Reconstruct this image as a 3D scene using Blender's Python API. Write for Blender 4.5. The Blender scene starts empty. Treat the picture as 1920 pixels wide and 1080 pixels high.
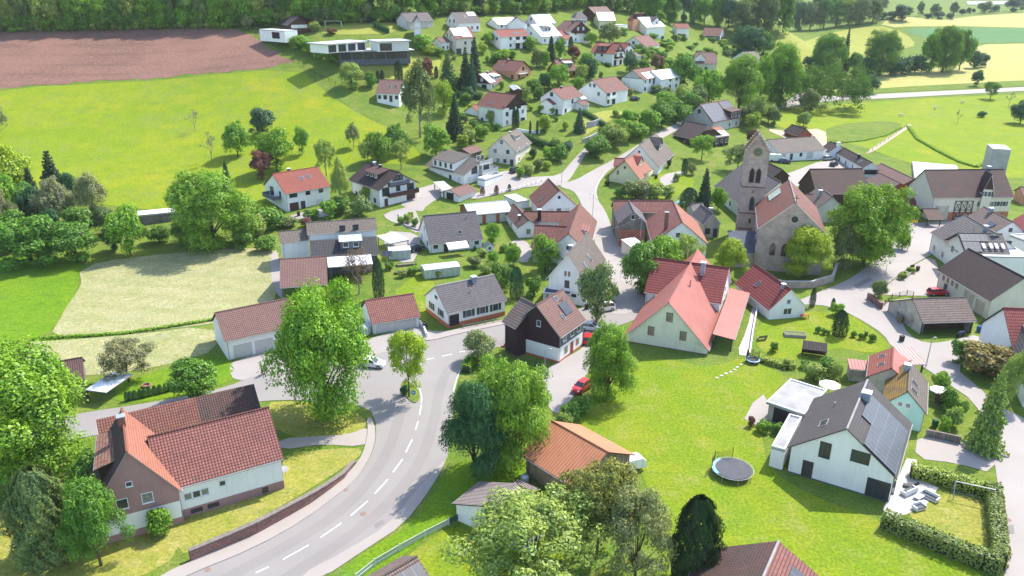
import bpy, bmesh, math, random
import numpy as np
from mathutils import Vector, Matrix, geometry as mgeo

# ------------------------------------------------------------------ camera, world, sun, exposure
PITCH, ROLL, FPX, CAMH = math.radians(21.4), math.radians(0.37), 1470.0, 58.0
SUN_EL, SUN_AZ = 51.0, 46.0          # sun elevation; azimuth measured from +Y (away from camera) towards +X
EXPOSURE, SKY_STRENGTH, SUN_STRENGTH = 1.4, 0.15, 2.95

def cam_basis():
    cp, sp = math.cos(PITCH), math.sin(PITCH)
    R = np.array([[1, 0, 0], [0, -sp, -cp], [0, cp, -sp]])
    cr, sr = math.cos(ROLL), math.sin(ROLL)
    return np.array([[cr, -sr, 0], [sr, cr, 0], [0, 0, 1]]) @ R
CB = cam_basis()
CAMP = np.array([0.0, 0.0, CAMH])

scene = bpy.context.scene
COL = scene.collection
cam_d = bpy.data.cameras.new('camera')
cam_d.sensor_width = 36.0
cam_d.lens = 36.0 * FPX / 1920.0
cam_d.clip_start, cam_d.clip_end = 1.0, 6000.0
cam_o = bpy.data.objects.new('camera', cam_d)
COL.objects.link(cam_o)
_m = Matrix(((CB[0][0], -CB[1][0], -CB[2][0], 0), (CB[0][1], -CB[1][1], -CB[2][1], 0), (CB[0][2], -CB[1][2], -CB[2][2], CAMH), (0, 0, 0, 1)))
cam_o.matrix_world = _m
scene.camera = cam_o

world = bpy.data.worlds.new('World')
scene.world = world
world.use_nodes = True
_nt = world.node_tree
_nt.nodes.clear()
_sky = _nt.nodes.new('ShaderNodeTexSky')
_sky.sky_type = 'NISHITA'
_sky.sun_disc = False
_sky.sun_elevation = math.radians(SUN_EL)
_sky.sun_rotation = math.radians(SUN_AZ)
_bg = _nt.nodes.new('ShaderNodeBackground')
_bg.inputs['Strength'].default_value = SKY_STRENGTH
_out = _nt.nodes.new('ShaderNodeOutputWorld')
_nt.links.new(_sky.outputs[0], _bg.inputs[0])
_nt.links.new(_bg.outputs[0], _out.inputs[0])

sun_d = bpy.data.lights.new('sun', 'SUN')
sun_d.energy = SUN_STRENGTH
sun_d.angle = math.radians(0.5)
sun_d.color = (1.0, 0.945, 0.86)
sun_o = bpy.data.objects.new('sun', sun_d)
COL.objects.link(sun_o)
_el, _az = math.radians(SUN_EL), math.radians(SUN_AZ)
SUNV = Vector((math.cos(_el) * math.sin(_az), math.cos(_el) * math.cos(_az), math.sin(_el)))   # towards the sun
sun_o.rotation_euler = SUNV.to_track_quat('Z', 'Y').to_euler()
scene.view_settings.view_transform = 'Standard'
scene.view_settings.look = 'None'
scene.view_settings.exposure = EXPOSURE
scene.view_settings.gamma = 1.0
scene.view_settings.use_curve_mapping = False
scene.cycles.max_bounces = 6
scene.cycles.diffuse_bounces = 3
scene.cycles.transparent_max_bounces = 8
scene.cycles.sample_clamp_indirect = 6.0

# ------------------------------------------------------------------ photo pixel <-> place
def ray(px, py):
    d = CB.T @ np.array([(px - 960.0) / FPX, (py - 540.0) / FPX, 1.0])
    return d
def proj(p):
    c = CB @ (np.array(p, float) - CAMP)
    return 960 + FPX * c[0] / c[2], 540 + FPX * c[1] / c[2], c[2]
def on_plane(px, py, z):
    d = ray(px, py)
    t = (z - CAMH) / d[2]
    return CAMP + t * d

# terrain: heights given at photo pixels (and a few plain places), joined by a thin-plate spline
TCP = [(0, 1070, 0), (300, 1060, 0), (600, 1000, 0), (1000, 1000, 0), (1500, 1000, 0), (1880, 1000, 0), (960, 750, 0), (1400, 700, 0),
 (1700, 600, 0), (1900, 650, 0), (700, 650, 0), (1150, 600, 0), (300, 700, 0), (40, 700, 0), (1250, 540, .3), (960, 570, 0), (300, 800, 0), (1500, 600, 0),
 (40, 450, 2), (300, 540, .7), (300, 470, 2), (560, 410, 3.5), (450, 400, 4), (730, 390, 3.5), (860, 370, 4.5), (960, 310, 7), (900, 230, 13),
 (640, 480, 1.5), (800, 470, 1.5), (900, 470, 1.5), (1000, 450, 1.5), (1110, 350, 3.5), (1160, 430, 1.5), (1180, 330, 4), (1260, 330, 4), (1300, 420, 1.5),
 (850, 200, 15), (1000, 240, 12.5), (1050, 210, 15), (1150, 195, 17.5), (1230, 168, 19), (1330, 150, 17), (1100, 120, 25), (950, 155, 21.5), (960, 95, 31),
 (860, 105, 30), (775, 62, 38.5), (680, 105, 31.5), (550, 60, 38.5), (300, 55, 39), (0, 60, 38), (300, 100, 31.5), (300, 150, 24), (300, 200, 18), (300, 250, 13),
 (300, 300, 9), (300, 350, 6), (300, 400, 4), (0, 160, 23), (0, 250, 13), (0, 350, 6), (600, 150, 25), (600, 250, 13), (700, 200, 18.5), (600, 300, 9), (750, 250, 12.5),
 (1000, 60, 37), (1100, 55, 36), (1170, 62, 33.5), (1210, 68, 31), (1260, 60, 29), (1340, 75, 23), (1440, 80, 16.5), (1420, 120, 13), (1400, 190, 8.5), (1320, 250, 6),
 (1250, 230, 8.5), (1190, 240, 10.5), (1480, 190, 6), (1480, 215, 5.5), (1450, 270, 4), (1560, 280, 3), (1500, 320, 2), (1600, 240, 4.5), (1700, 180, 6), (1900, 170, 6),
 (1800, 230, 4), (1800, 300, 1), (1700, 310, 1.2), (1900, 300, 1), (1900, 400, 0), (1800, 400, 0), (1650, 400, 0), (1600, 150, 8), (1900, 130, 9.5), (1500, 100, 13),
 (1700, 90, 13), (1900, 80, 14), (1500, 52, 17.5), (1600, 45, 18), (1700, 40, 18.5), (1900, 40, 19), (1800, 20, 23), (1900, 6, 27), (1450, 500, 0.5), (1550, 480, 0.3)]
TXY = [(-300, 520, 58), (-100, 500, 56), (60, 500, 55), (-420, 420, 42), (-420, 200, 8), (-300, 60, 0), (300, 40, 0), (0, -20, 0), (-150, 10, 0), (150, 10, 0), (-400, 700, 75), (-50, 700, 72), (180, 560, 44),
 (330, 800, 32), (450, 250, 0), (900, 500, 6), (1300, 1500, 26), (700, 1600, 40), (0, 1600, 90), (-900, 900, 80), (-900, 200, 12)]
def _tps():
    P, Z = [], []
    for px, py, z in TCP:
        p = on_plane(px, py, z)
        P.append((p[0], p[1])); Z.append(z)
    for x, y, z in TXY:
        P.append((x, y)); Z.append(z)
    P = np.array(P) / 100.0
    Z = np.array(Z, float)
    n = len(P)
    d2 = ((P[:, None] - P[None]) ** 2).sum(-1)
    K = 0.5 * d2 * np.log(d2 + 1e-9) + np.eye(n) * 0.12
    Q = np.hstack([np.ones((n, 1)), P])
    A = np.zeros((n + 3, n + 3))
    A[:n, :n] = K; A[:n, n:] = Q; A[n:, :n] = Q.T
    s = np.linalg.solve(A, np.concatenate([Z, np.zeros(3)]))
    return P, s[:n], s[n:]
_TP, _TW, _TA = _tps()
def tz_exact(X, Y):
    X = np.asarray(X, float) / 100; Y = np.asarray(Y, float) / 100
    d2 = (X[..., None] - _TP[:, 0]) ** 2 + (Y[..., None] - _TP[:, 1]) ** 2
    return (0.5 * d2 * np.log(d2 + 1e-9)) @ _TW + _TA[0] + _TA[1] * X + _TA[2] * Y
GX = np.concatenate([np.arange(-900, -300, 25), np.arange(-300, 400, 3.5), np.arange(400, 1500, 25)])
GY = np.concatenate([np.arange(-40, 420, 3.5), np.arange(420, 900, 12), np.arange(900, 1700, 40)])
GZ = tz_exact(*np.meshgrid(GX, GY, indexing='ij'))
def gz(x, y):
    i = min(max(int(np.searchsorted(GX, x)) - 1, 0), len(GX) - 2)
    j = min(max(int(np.searchsorted(GY, y)) - 1, 0), len(GY) - 2)
    u = min(max((x - GX[i]) / (GX[i + 1] - GX[i]), 0), 1); v = min(max((y - GY[j]) / (GY[j + 1] - GY[j]), 0), 1)
    # same diagonal as the terrain triangles
    a, b, c, d = GZ[i, j], GZ[i + 1, j], GZ[i + 1, j + 1], GZ[i, j + 1]
    if u >= v: return float(a + u * (b - a) + v * (c - b))
    return float(a + u * (c - d) + v * (d - a))
def hit(px, py, h=0.0):
    """first place where the sight line of a photo pixel meets the ground raised by h"""
    d = ray(px, py)
    t, prev = 40.0, 40.0
    while t < 2500:
        p = CAMP + t * d
        if p[2] <= gz(p[0], p[1]) + h:
            lo, hi = prev, t
            for _ in range(24):
                m = (lo + hi) / 2
                p = CAMP + m * d
                if p[2] <= gz(p[0], p[1]) + h: hi = m
                else: lo = m
            return CAMP + hi * d
        prev = t
        t += 1.5
    return CAMP + 1500 * d
def G(px, py): 
    p = hit(px, py); return Vector((p[0], p[1], gz(p[0], p[1])))
def pxm(px, py): return FPX / proj(hit(px, py))[2]
# ------------------------------------------------------------------ materials
def new_mat(name):
    m = bpy.data.materials.new(name); m.use_nodes = True
    nt = m.node_tree; nt.nodes.clear()
    out = nt.nodes.new('ShaderNodeOutputMaterial')
    b = nt.nodes.new('ShaderNodeBsdfPrincipled')
    nt.links.new(b.outputs[0], out.inputs[0])
    return m, nt, b, out
def N(nt, t, **kw):
    n = nt.nodes.new('ShaderNode' + t)
    for k, v in kw.items():
        if k in n.inputs: n.inputs[k].default_value = v
        else: setattr(n, k, v)
    return n
def mathn(nt, op, a, b=None):
    n = nt.nodes.new('ShaderNodeMath'); n.operation = op
    for i, x in enumerate((a, b)):
        if x is None: continue
        if isinstance(x, (int, float)): n.inputs[i].default_value = x
        else: nt.links.new(x, n.inputs[i])
    return n.outputs[0]
def mixc(nt, fac, a, b, blend='MIX'):
    n = nt.nodes.new('ShaderNodeMix'); n.data_type = 'RGBA'; n.blend_type = blend
    for i, x in ((0, fac), (6, a), (7, b)):
        if isinstance(x, (int, float)): n.inputs[i].default_value = x
        elif isinstance(x, tuple): n.inputs[i].default_value = (*x[:3], 1)
        else: nt.links.new(x, n.inputs[i])
    return n.outputs[2]
def ramp(nt, x, lo, hi):
    n = nt.nodes.new('ShaderNodeMapRange'); n.inputs[1].default_value = lo; n.inputs[2].default_value = hi
    nt.links.new(x, n.inputs[0]); return n.outputs[0]
def noise(nt, vec, scale, detail=3.0, rough=0.6):
    n = N(nt, 'TexNoise', Scale=scale, Detail=detail, Roughness=rough)
    nt.links.new(vec, n.inputs['Vector']); return n.outputs[0]
_MC = {}
def pm(name, c1, c2=None, scale=0.6, rough=0.85, bump=0.0, bscale=6.0, spec=0.3, metal=0.0, c3=None, s3=0.12, coord='Object', l3=(0.5, 0.65)):
    """plain procedural surface: two colours mixed by noise, a third in larger patches"""
    if name in _MC: return _MC[name]
    m, nt, b, out = new_mat(name)
    tc = N(nt, 'TexCoord').outputs[coord]
    c2 = c2 or tuple(x * 0.82 for x in c1)
    col = mixc(nt, ramp(nt, noise(nt, tc, scale), 0.35, 0.65), c1, c2)
    if c3: col = mixc(nt, ramp(nt, noise(nt, tc, s3, 4.0), *l3), col, c3)
    if name.startswith('plaster'):                        # rain streaks: noise stretched down the wall
        mp = N(nt, 'Mapping'); mp.inputs['Scale'].default_value = (2.6, 2.6, .28); nt.links.new(tc, mp.inputs[0])
        col = mixc(nt, mathn(nt, 'MULTIPLY', ramp(nt, noise(nt, mp.outputs[0], .8, 5.0, .7), .5, .8), .32), col, tuple(x * k for x, k in zip(c2, (.62, .6, .56))))
    nt.links.new(col, b.inputs['Base Color'])
    b.inputs['Roughness'].default_value = rough; b.inputs['Specular IOR Level'].default_value = spec; b.inputs['Metallic'].default_value = metal
    if bump:
        bn = N(nt, 'Bump', Strength=bump, Distance=0.05); nt.links.new(noise(nt, tc, bscale, 4.0), bn.inputs['Height']); nt.links.new(bn.outputs[0], b.inputs['Normal'])
    _MC[name] = m
    return m
def tile(name, c1, c2, pu=0.30, pv=0.36, c3=None, l3=(0.5, 0.7), s3=0.5, rough=0.75, joint=0.72, style='tile', spec=0.3, vary=0.9):
    """roof covering in metres of UV: u along the ridge, v down the slope"""
    if name in _MC: return _MC[name]
    if max(c1) < .6: c1, c2 = [tuple(x * k for x, k in zip(c, (.82, .75, .71))) for c in (c1, c2)]; c1, c2 = [tuple(x * .92 + .08 * (.3 * c[0] + .6 * c[1] + .1 * c[2]) for x in c) for c in (c1, c2)]; c3 = c3 and tuple(x * .8 for x in c3)
    m, nt, b, out = new_mat(name)
    uvn = N(nt, 'UVMap'); sp = N(nt, 'SeparateXYZ'); nt.links.new(uvn.outputs[0], sp.inputs[0])
    u = mathn(nt, 'DIVIDE', sp.outputs[0], pu); v = mathn(nt, 'DIVIDE', sp.outputs[1], pv)
    fu = mathn(nt, 'FRACT', u); fv = mathn(nt, 'FRACT', v)
    cell = N(nt, 'CombineXYZ'); nt.links.new(mathn(nt, 'FLOOR', u), cell.inputs[0]); nt.links.new(mathn(nt, 'FLOOR', v), cell.inputs[1])
    wn = N(nt, 'TexWhiteNoise'); nt.links.new(cell.outputs[0], wn.inputs[0])
    if style == 'sheet':
        col = mixc(nt, ramp(nt, noise(nt, uvn.outputs[0], 0.5), 0.3, 0.7), c1, c2)
        h = mathn(nt, 'POWER', mathn(nt, 'ABSOLUTE', mathn(nt, 'SUBTRACT', mathn(nt, 'MULTIPLY', fu, 2.0), 1.0)), 9.0)
        jl = mathn(nt, 'GREATER_THAN', fu, 0.86)
    elif style == 'rib':                       # corrugated along the slope
        col = mixc(nt, ramp(nt, noise(nt, uvn.outputs[0], 0.8), 0.3, 0.7), c1, c2)
        h = mathn(nt, 'SINE', mathn(nt, 'MULTIPLY', u, 6.2832)); jl = mathn(nt, 'GREATER_THAN', fu, 0.7)
    else:
        col = mixc(nt, mathn(nt, 'MULTIPLY', wn.outputs[0], vary), c1, c2)
        h = mathn(nt, 'ADD', mathn(nt, 'MULTIPLY', mathn(nt, 'SINE', mathn(nt, 'MULTIPLY', fu, 3.1416)), 0.6), mathn(nt, 'MULTIPLY', fv, 0.8))
        ja = mathn(nt, 'GREATER_THAN', fv, 0.72)
        jb = mathn(nt, 'MULTIPLY', mathn(nt, 'GREATER_THAN', fu, 0.74), 0.75) if style == 'tile' else 0.0
        jl = mathn(nt, 'MAXIMUM', ja, jb)
    if c3: col = mixc(nt, ramp(nt, noise(nt, uvn.outputs[0], s3, 5.0), *l3), col, c3)
    elif style in ('tile', 'row'): col = mixc(nt, ramp(nt, noise(nt, uvn.outputs[0], 0.9, 6.0, .75), .56, .78), col, tuple(.55 * x + .03 for x in c2))
    dirt = mixc(nt, ramp(nt, noise(nt, uvn.outputs[0], 0.22, 5.0), 0.42, 0.72), (0, 0, 0), (1, 1, 1))
    col = mixc(nt, mathn(nt, 'MULTIPLY', jl, joint), col, tuple(x * 0.35 for x in c2))
    col = mixc(nt, mathn(nt, 'MULTIPLY', dirt, 0.28), col, tuple(x * 0.55 for x in c2))
    nt.links.new(col, b.inputs['Base Color'])
    b.inputs['Roughness'].default_value = rough; b.inputs['Specular IOR Level'].default_value = spec
    bn = N(nt, 'Bump', Strength=0.8, Distance=0.08); nt.links.new(h, bn.inputs['Height']); nt.links.new(bn.outputs[0], b.inputs['Normal'])
    _MC[name] = m
    return m

W = dict(
    white=pm('plaster_white', (0.83, 0.82, 0.79), (0.77, 0.76, 0.73), 0.35, c3=(0.66, 0.64, 0.59), l3=(0.62, 0.85), bump=0.15, bscale=9),
    warm=pm('plaster_warm', (0.68, 0.63, 0.53), (0.61, 0.56, 0.46), 0.35, c3=(0.52, 0.47, 0.38), l3=(0.55, 0.8), bump=0.15),
    cream=pm('plaster_cream', (0.70, 0.64, 0.42), (0.64, 0.58, 0.38), 0.4),
    greywall=pm('plaster_grey', (0.52, 0.51, 0.49), (0.44, 0.43, 0.41), 0.4),
    dirty=pm('plaster_dirty', (0.50, 0.46, 0.38), (0.38, 0.34, 0.27), 0.5, c3=(0.22, 0.19, 0.16), s3=0.35, l3=(0.5, 0.75)),
    mint=pm('plaster_mint', (0.42, 0.66, 0.58), (0.38, 0.60, 0.53), 0.4),
    palegreen=pm('plaster_palegreen', (0.76, 0.73, 0.58), (0.67, 0.65, 0.51), 0.5, c3=(0.40, 0.43, 0.33), s3=0.5, l3=(0.58, 0.75)),
    pinkwall=pm('plaster_pink', (0.38, 0.215, 0.205), (0.33, 0.185, 0.178), 0.4),
    salmon=pm('plaster_salmon', (0.62, 0.30, 0.17), (0.56, 0.27, 0.15), 0.4),
    brick=pm('plaster_brick', (0.42, 0.17, 0.10), (0.33, 0.13, 0.08), 1.2),
    wood=pm('wood_dark', (0.085, 0.045, 0.03), (0.05, 0.028, 0.02), 2.0),
    darkbrown=pm('wood_brown_panels', (0.055, 0.026, 0.028), (0.04, 0.02, 0.022), 1.5),
    orangewood=pm('wood_orange', (0.36, 0.13, 0.045), (0.28, 0.10, 0.035), 1.5),
    slategrey=pm('cladding_slate', (0.12, 0.14, 0.16), (0.09, 0.105, 0.12), 0.8),
    blue=pm('cladding_blue', (0.16, 0.21, 0.28), (0.13, 0.17, 0.23), 0.8),
    concrete=pm('concrete', (0.40, 0.39, 0.37), (0.32, 0.31, 0.30), 0.6, c3=(0.25, 0.24, 0.23), l3=(0.55, 0.8)),
    terracotta=pm('plinth_terracotta', (0.55, 0.17, 0.09), (0.47, 0.145, 0.08), 0.8),
)
def wood_boards(name, c1, c2, per=0.2):
    if name in _MC: return _MC[name]
    m, nt, b, out = new_mat(name)
    tc = N(nt, 'TexCoord').outputs['Object']; sp = N(nt, 'SeparateXYZ'); nt.links.new(tc, sp.inputs[0])
    s = mathn(nt, 'ADD', sp.outputs[0], sp.outputs[1])
    k = mathn(nt, 'DIVIDE', s, per)
    wn = N(nt, 'TexWhiteNoise'); wn.noise_dimensions = '1D'; nt.links.new(mathn(nt, 'FLOOR', k), wn.inputs['W'])
    col = mixc(nt, wn.outputs[0], c1, c2)
    col = mixc(nt, ramp(nt, noise(nt, tc, 1.3), 0.45, 0.8), col, tuple(x * 0.55 for x in c2))
    col = mixc(nt, mathn(nt, 'GREATER_THAN', mathn(nt, 'FRACT', k), 0.86), col, tuple(x * 0.25 for x in c2))
    nt.links.new(col, b.inputs['Base Color']); b.inputs['Roughness'].default_value = 0.85
    _MC[name] = m
    return m
W['boards'] = wood_boards('wood_grey_boards', (0.33, 0.26, 0.18), (0.20, 0.155, 0.11))
W['greyboards'] = wood_boards('wood_weathered_boards', (0.24, 0.20, 0.17), (0.15, 0.125, 0.11))
W['redboards'] = wood_boards('wood_red_boards', (0.30, 0.085, 0.04), (0.23, 0.065, 0.03))
def stone_mat(name, c1, c2, c3, sx, sz, mortar):
    m, nt, b, out = new_mat(name)
    tc = N(nt, 'TexCoord').outputs['Object']; sp = N(nt, 'SeparateXYZ'); nt.links.new(tc, sp.inputs[0])
    cb = N(nt, 'CombineXYZ'); nt.links.new(mathn(nt, 'ADD', sp.outputs[0], sp.outputs[1]), cb.inputs[0]); nt.links.new(sp.outputs[2], cb.inputs[1])
    br = N(nt, 'TexBrick', Scale=1.0); br.inputs['Color1'].default_value = (*c1, 1); br.inputs['Color2'].default_value = (*c2, 1); br.inputs['Mortar'].default_value = (*mortar, 1)
    br.inputs['Mortar Size'].default_value = 0.03; br.inputs['Brick Width'].default_value = sx; br.inputs['Row Height'].default_value = sz; br.inputs['Bias'].default_value = 0.0
    nt.links.new(cb.outputs[0], br.inputs[0])
    col = mixc(nt, ramp(nt, noise(nt, tc, 0.5, 5.0), 0.45, 0.75), br.outputs[0], c3)
    nt.links.new(col, b.inputs['Base Color']); b.inputs['Roughness'].default_value = 0.9
    bn = N(nt, 'Bump', Strength=0.5, Distance=0.05); nt.links.new(br.outputs[1], bn.inputs['Height']); nt.links.new(bn.outputs[0], b.inputs['Normal'])
    return m
W['stone'] = stone_mat('church_stone', (0.51, 0.41, 0.335), (0.41, 0.325, 0.27), (0.28, 0.22, 0.18), 0.9, 0.42, (0.31, 0.245, 0.205))
W['redstone'] = stone_mat('red_sandstone', (0.30, 0.15, 0.12), (0.22, 0.11, 0.09), (0.11, 0.075, 0.065), 0.7, 0.3, (0.09, 0.06, 0.055))
R = dict(
    red=tile('tiles_red', (0.40, 0.115, 0.075), (0.30, 0.080, 0.055)),
    oldred=tile('tiles_old_red', (0.36, 0.145, 0.12), (0.26, 0.10, 0.085), 0.34, 0.36, c3=(0.16, 0.09, 0.08), l3=(0.55, 0.75), joint=0.95),
    redstripe=tile('tiles_red_rows', (0.36, 0.08, 0.07), (0.27, 0.058, 0.055), 0.3, 0.55, style='row', joint=0.9),
    fadedred=tile('tiles_faded_red', (0.29, 0.118, 0.085), (0.20, 0.08, 0.062), 0.3, 0.38, c3=(0.34, 0.17, 0.125), l3=(0.55, 0.85)),
    pinkbrown=tile('tiles_pinkbrown', (0.27, 0.155, 0.135), (0.21, 0.115, 0.10), 0.3, 0.38, vary=0.7),
    brown=tile('tiles_brown', (0.17, 0.10, 0.085), (0.12, 0.07, 0.06), 0.3, 0.38),
    darkbrown=tile('tiles_dark_brown', (0.075, 0.048, 0.045), (0.05, 0.034, 0.034), 0.3, 0.42),
    mossbrown=tile('tiles_brown_worn', (0.16, 0.085, 0.07), (0.10, 0.06, 0.055), 0.28, 0.34, c3=(0.085, 0.07, 0.06), l3=(0.45, 0.7), s3=0.3),
    grey=tile('tiles_grey', (0.20, 0.185, 0.185), (0.15, 0.14, 0.145), 0.3, 0.42),
    slate=tile('tiles_slate', (0.155, 0.15, 0.165), (0.115, 0.11, 0.125), 0.3, 0.46, style='row', joint=0.6),
    darkgrey=tile('tiles_dark_grey', (0.085, 0.085, 0.095), (0.06, 0.06, 0.068), 0.3, 0.45),
    taupe=tile('tiles_taupe', (0.22, 0.195, 0.165), (0.17, 0.15, 0.13), 0.3, 0.42),
    charcoal=tile('tiles_charcoal', (0.105, 0.10, 0.10), (0.08, 0.076, 0.076), 0.28, 0.38, joint=0.35),
    stripegrey=tile('tiles_grey_rows', (0.175, 0.165, 0.165), (0.125, 0.12, 0.125), 0.3, 0.55, style='row', joint=0.8),
    stripebrown=tile('tiles_brown_rows', (0.235, 0.185, 0.165), (0.175, 0.135, 0.12), 0.3, 0.5, style='row', joint=0.75),
    orange=tile('sheet_orange', (0.60, 0.25, 0.135), (0.53, 0.21, 0.11), 0.42, 1.0, style='rib', joint=0.55),
    orangetile=tile('tiles_orange', (0.50, 0.20, 0.125), (0.42, 0.16, 0.10), 0.3, 0.4, c3=(0.30, 0.12, 0.08), l3=(0.55, 0.8)),
    pinksheet=tile('sheet_pink', (0.50, 0.185, 0.15), (0.45, 0.165, 0.135), 0.5, 1.0, style='sheet', joint=0.25, rough=0.6),
    moss=tile('tiles_mossy', (0.20, 0.14, 0.09), (0.14, 0.10, 0.07), 0.3, 0.38, c3=(0.34, 0.20, 0.03), l3=(0.36, 0.52), s3=0.55),
    spotted=tile('tiles_spotted', (0.36, 0.16, 0.105), (0.20, 0.105, 0.08), 0.34, 0.36, c3=(0.30, 0.22, 0.17), l3=(0.5, 0.62), s3=1.3, joint=0.6, vary=1.0),
    metal=tile('sheet_pale_metal', (0.62, 0.63, 0.64), (0.52, 0.53, 0.54), 0.35, 1.0, style='rib', joint=0.25, rough=0.4, spec=0.6),
    eternit=tile('sheet_grey_ribbed', (0.36, 0.33, 0.32), (0.28, 0.25, 0.25), 0.3, 1.0, style='rib', joint=0.65),
    whitesheet=tile('sheet_white', (0.80, 0.81, 0.82), (0.74, 0.75, 0.77), 1.0, 1.0, style='sheet', joint=0.1, rough=0.35, spec=0.6),
    flat=pm('flat_roof_gravel', (0.34, 0.33, 0.32), (0.26, 0.255, 0.25), 0.5, c3=(0.20, 0.20, 0.20), l3=(0.55, 0.75)),
    flatwhite=pm('flat_roof_pale', (0.62, 0.62, 0.60), (0.53, 0.53, 0.51), 0.4),
    navy=pm('flat_roof_dark', (0.075, 0.085, 0.11), (0.06, 0.068, 0.09), 0.6),
)
TRIM = pm('trim_white', (0.74, 0.74, 0.72), (0.68, 0.68, 0.66), 1.0)
TRIMD = pm('trim_dark', (0.07, 0.055, 0.05), (0.05, 0.04, 0.038), 1.0)
TRIMG = pm('trim_grey', (0.33, 0.31, 0.30), (0.27, 0.25, 0.245), 1.0)
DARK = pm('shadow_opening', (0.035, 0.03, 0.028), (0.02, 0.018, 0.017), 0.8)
SHUT = pm('shutter_green', (0.035, 0.075, 0.065), (0.028, 0.06, 0.052), 1.0)
SHUTD = pm('shutter_slate', (0.075, 0.085, 0.095), (0.06, 0.07, 0.08), 1.0)
BLIND = pm('roller_blind', (0.62, 0.62, 0.60), (0.56, 0.56, 0.54), 1.5)
GARD = pm('garage_door_pale', (0.50, 0.50, 0.475), (0.45, 0.45, 0.43), 1.0)
GARDB = pm('garage_door_brown', (0.10, 0.05, 0.035), (0.075, 0.04, 0.03), 1.0)
DOORM = pm('door_dark', (0.06, 0.055, 0.055), (0.045, 0.04, 0.04), 1.0, rough=0.5)
REDDOOR = pm('door_red', (0.30, 0.05, 0.035), (0.24, 0.04, 0.03), 1.0, rough=0.5)
CHIM = pm('chimney_metal_clad', (0.30, 0.33, 0.38), (0.22, 0.25, 0.30), 1.0, rough=0.5)
CHIMB = pm('chimney_brick', (0.24, 0.11, 0.085), (0.17, 0.08, 0.065), 2.0)
STEEL = pm('galvanised_steel', (0.42, 0.43, 0.44), (0.36, 0.37, 0.38), 1.0, rough=0.45, metal=0.5)
BLACK = pm('black_plastic', (0.02, 0.02, 0.022), (0.015, 0.015, 0.017), 1.0, rough=0.5)
def glass():
    m, nt, b, out = new_mat('window_glass')
    tc = N(nt, 'TexCoord').outputs['Object']
    nt.links.new(mixc(nt, noise(nt, tc, 0.7), (0.02, 0.025, 0.03), (0.06, 0.07, 0.08)), b.inputs['Base Color'])
    b.inputs['Roughness'].default_value = 0.08; b.inputs['Specular IOR Level'].default_value = 0.6
    return m
GLASS = glass(); CURT = pm('window_with_curtain', (.26, .26, .25), (.10, .105, .11), 2.2, rough=.12, spec=.6); _WR = random.Random(3)
GREENGL = pm('greenhouse_glass', (0.42, 0.50, 0.46), (0.34, 0.42, 0.38), 1.0, rough=0.2, spec=0.6)
def solar():
    m, nt, b, out = new_mat('solar_cells')
    uvn = N(nt, 'UVMap'); sp = N(nt, 'SeparateXYZ'); nt.links.new(uvn.outputs[0], sp.inputs[0])
    fu = mathn(nt, 'FRACT', mathn(nt, 'DIVIDE', sp.outputs[0], 1.0)); fv = mathn(nt, 'FRACT', mathn(nt, 'DIVIDE', sp.outputs[1], 1.65))
    g = mathn(nt, 'MAXIMUM', mathn(nt, 'GREATER_THAN', fu, 0.965), mathn(nt, 'GREATER_THAN', fv, 0.98))
    col = mixc(nt, ramp(nt, noise(nt, uvn.outputs[0], 0.5), 0.3, 0.7), (0.045, 0.05, 0.06), (0.065, 0.07, 0.082))
    nt.links.new(mixc(nt, g, col, (0.22, 0.225, 0.235)), b.inputs['Base Color'])
    b.inputs['Roughness'].default_value = 0.34; b.inputs['Specular IOR Level'].default_value = 0.5
    return m
SOLAR = solar()

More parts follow.
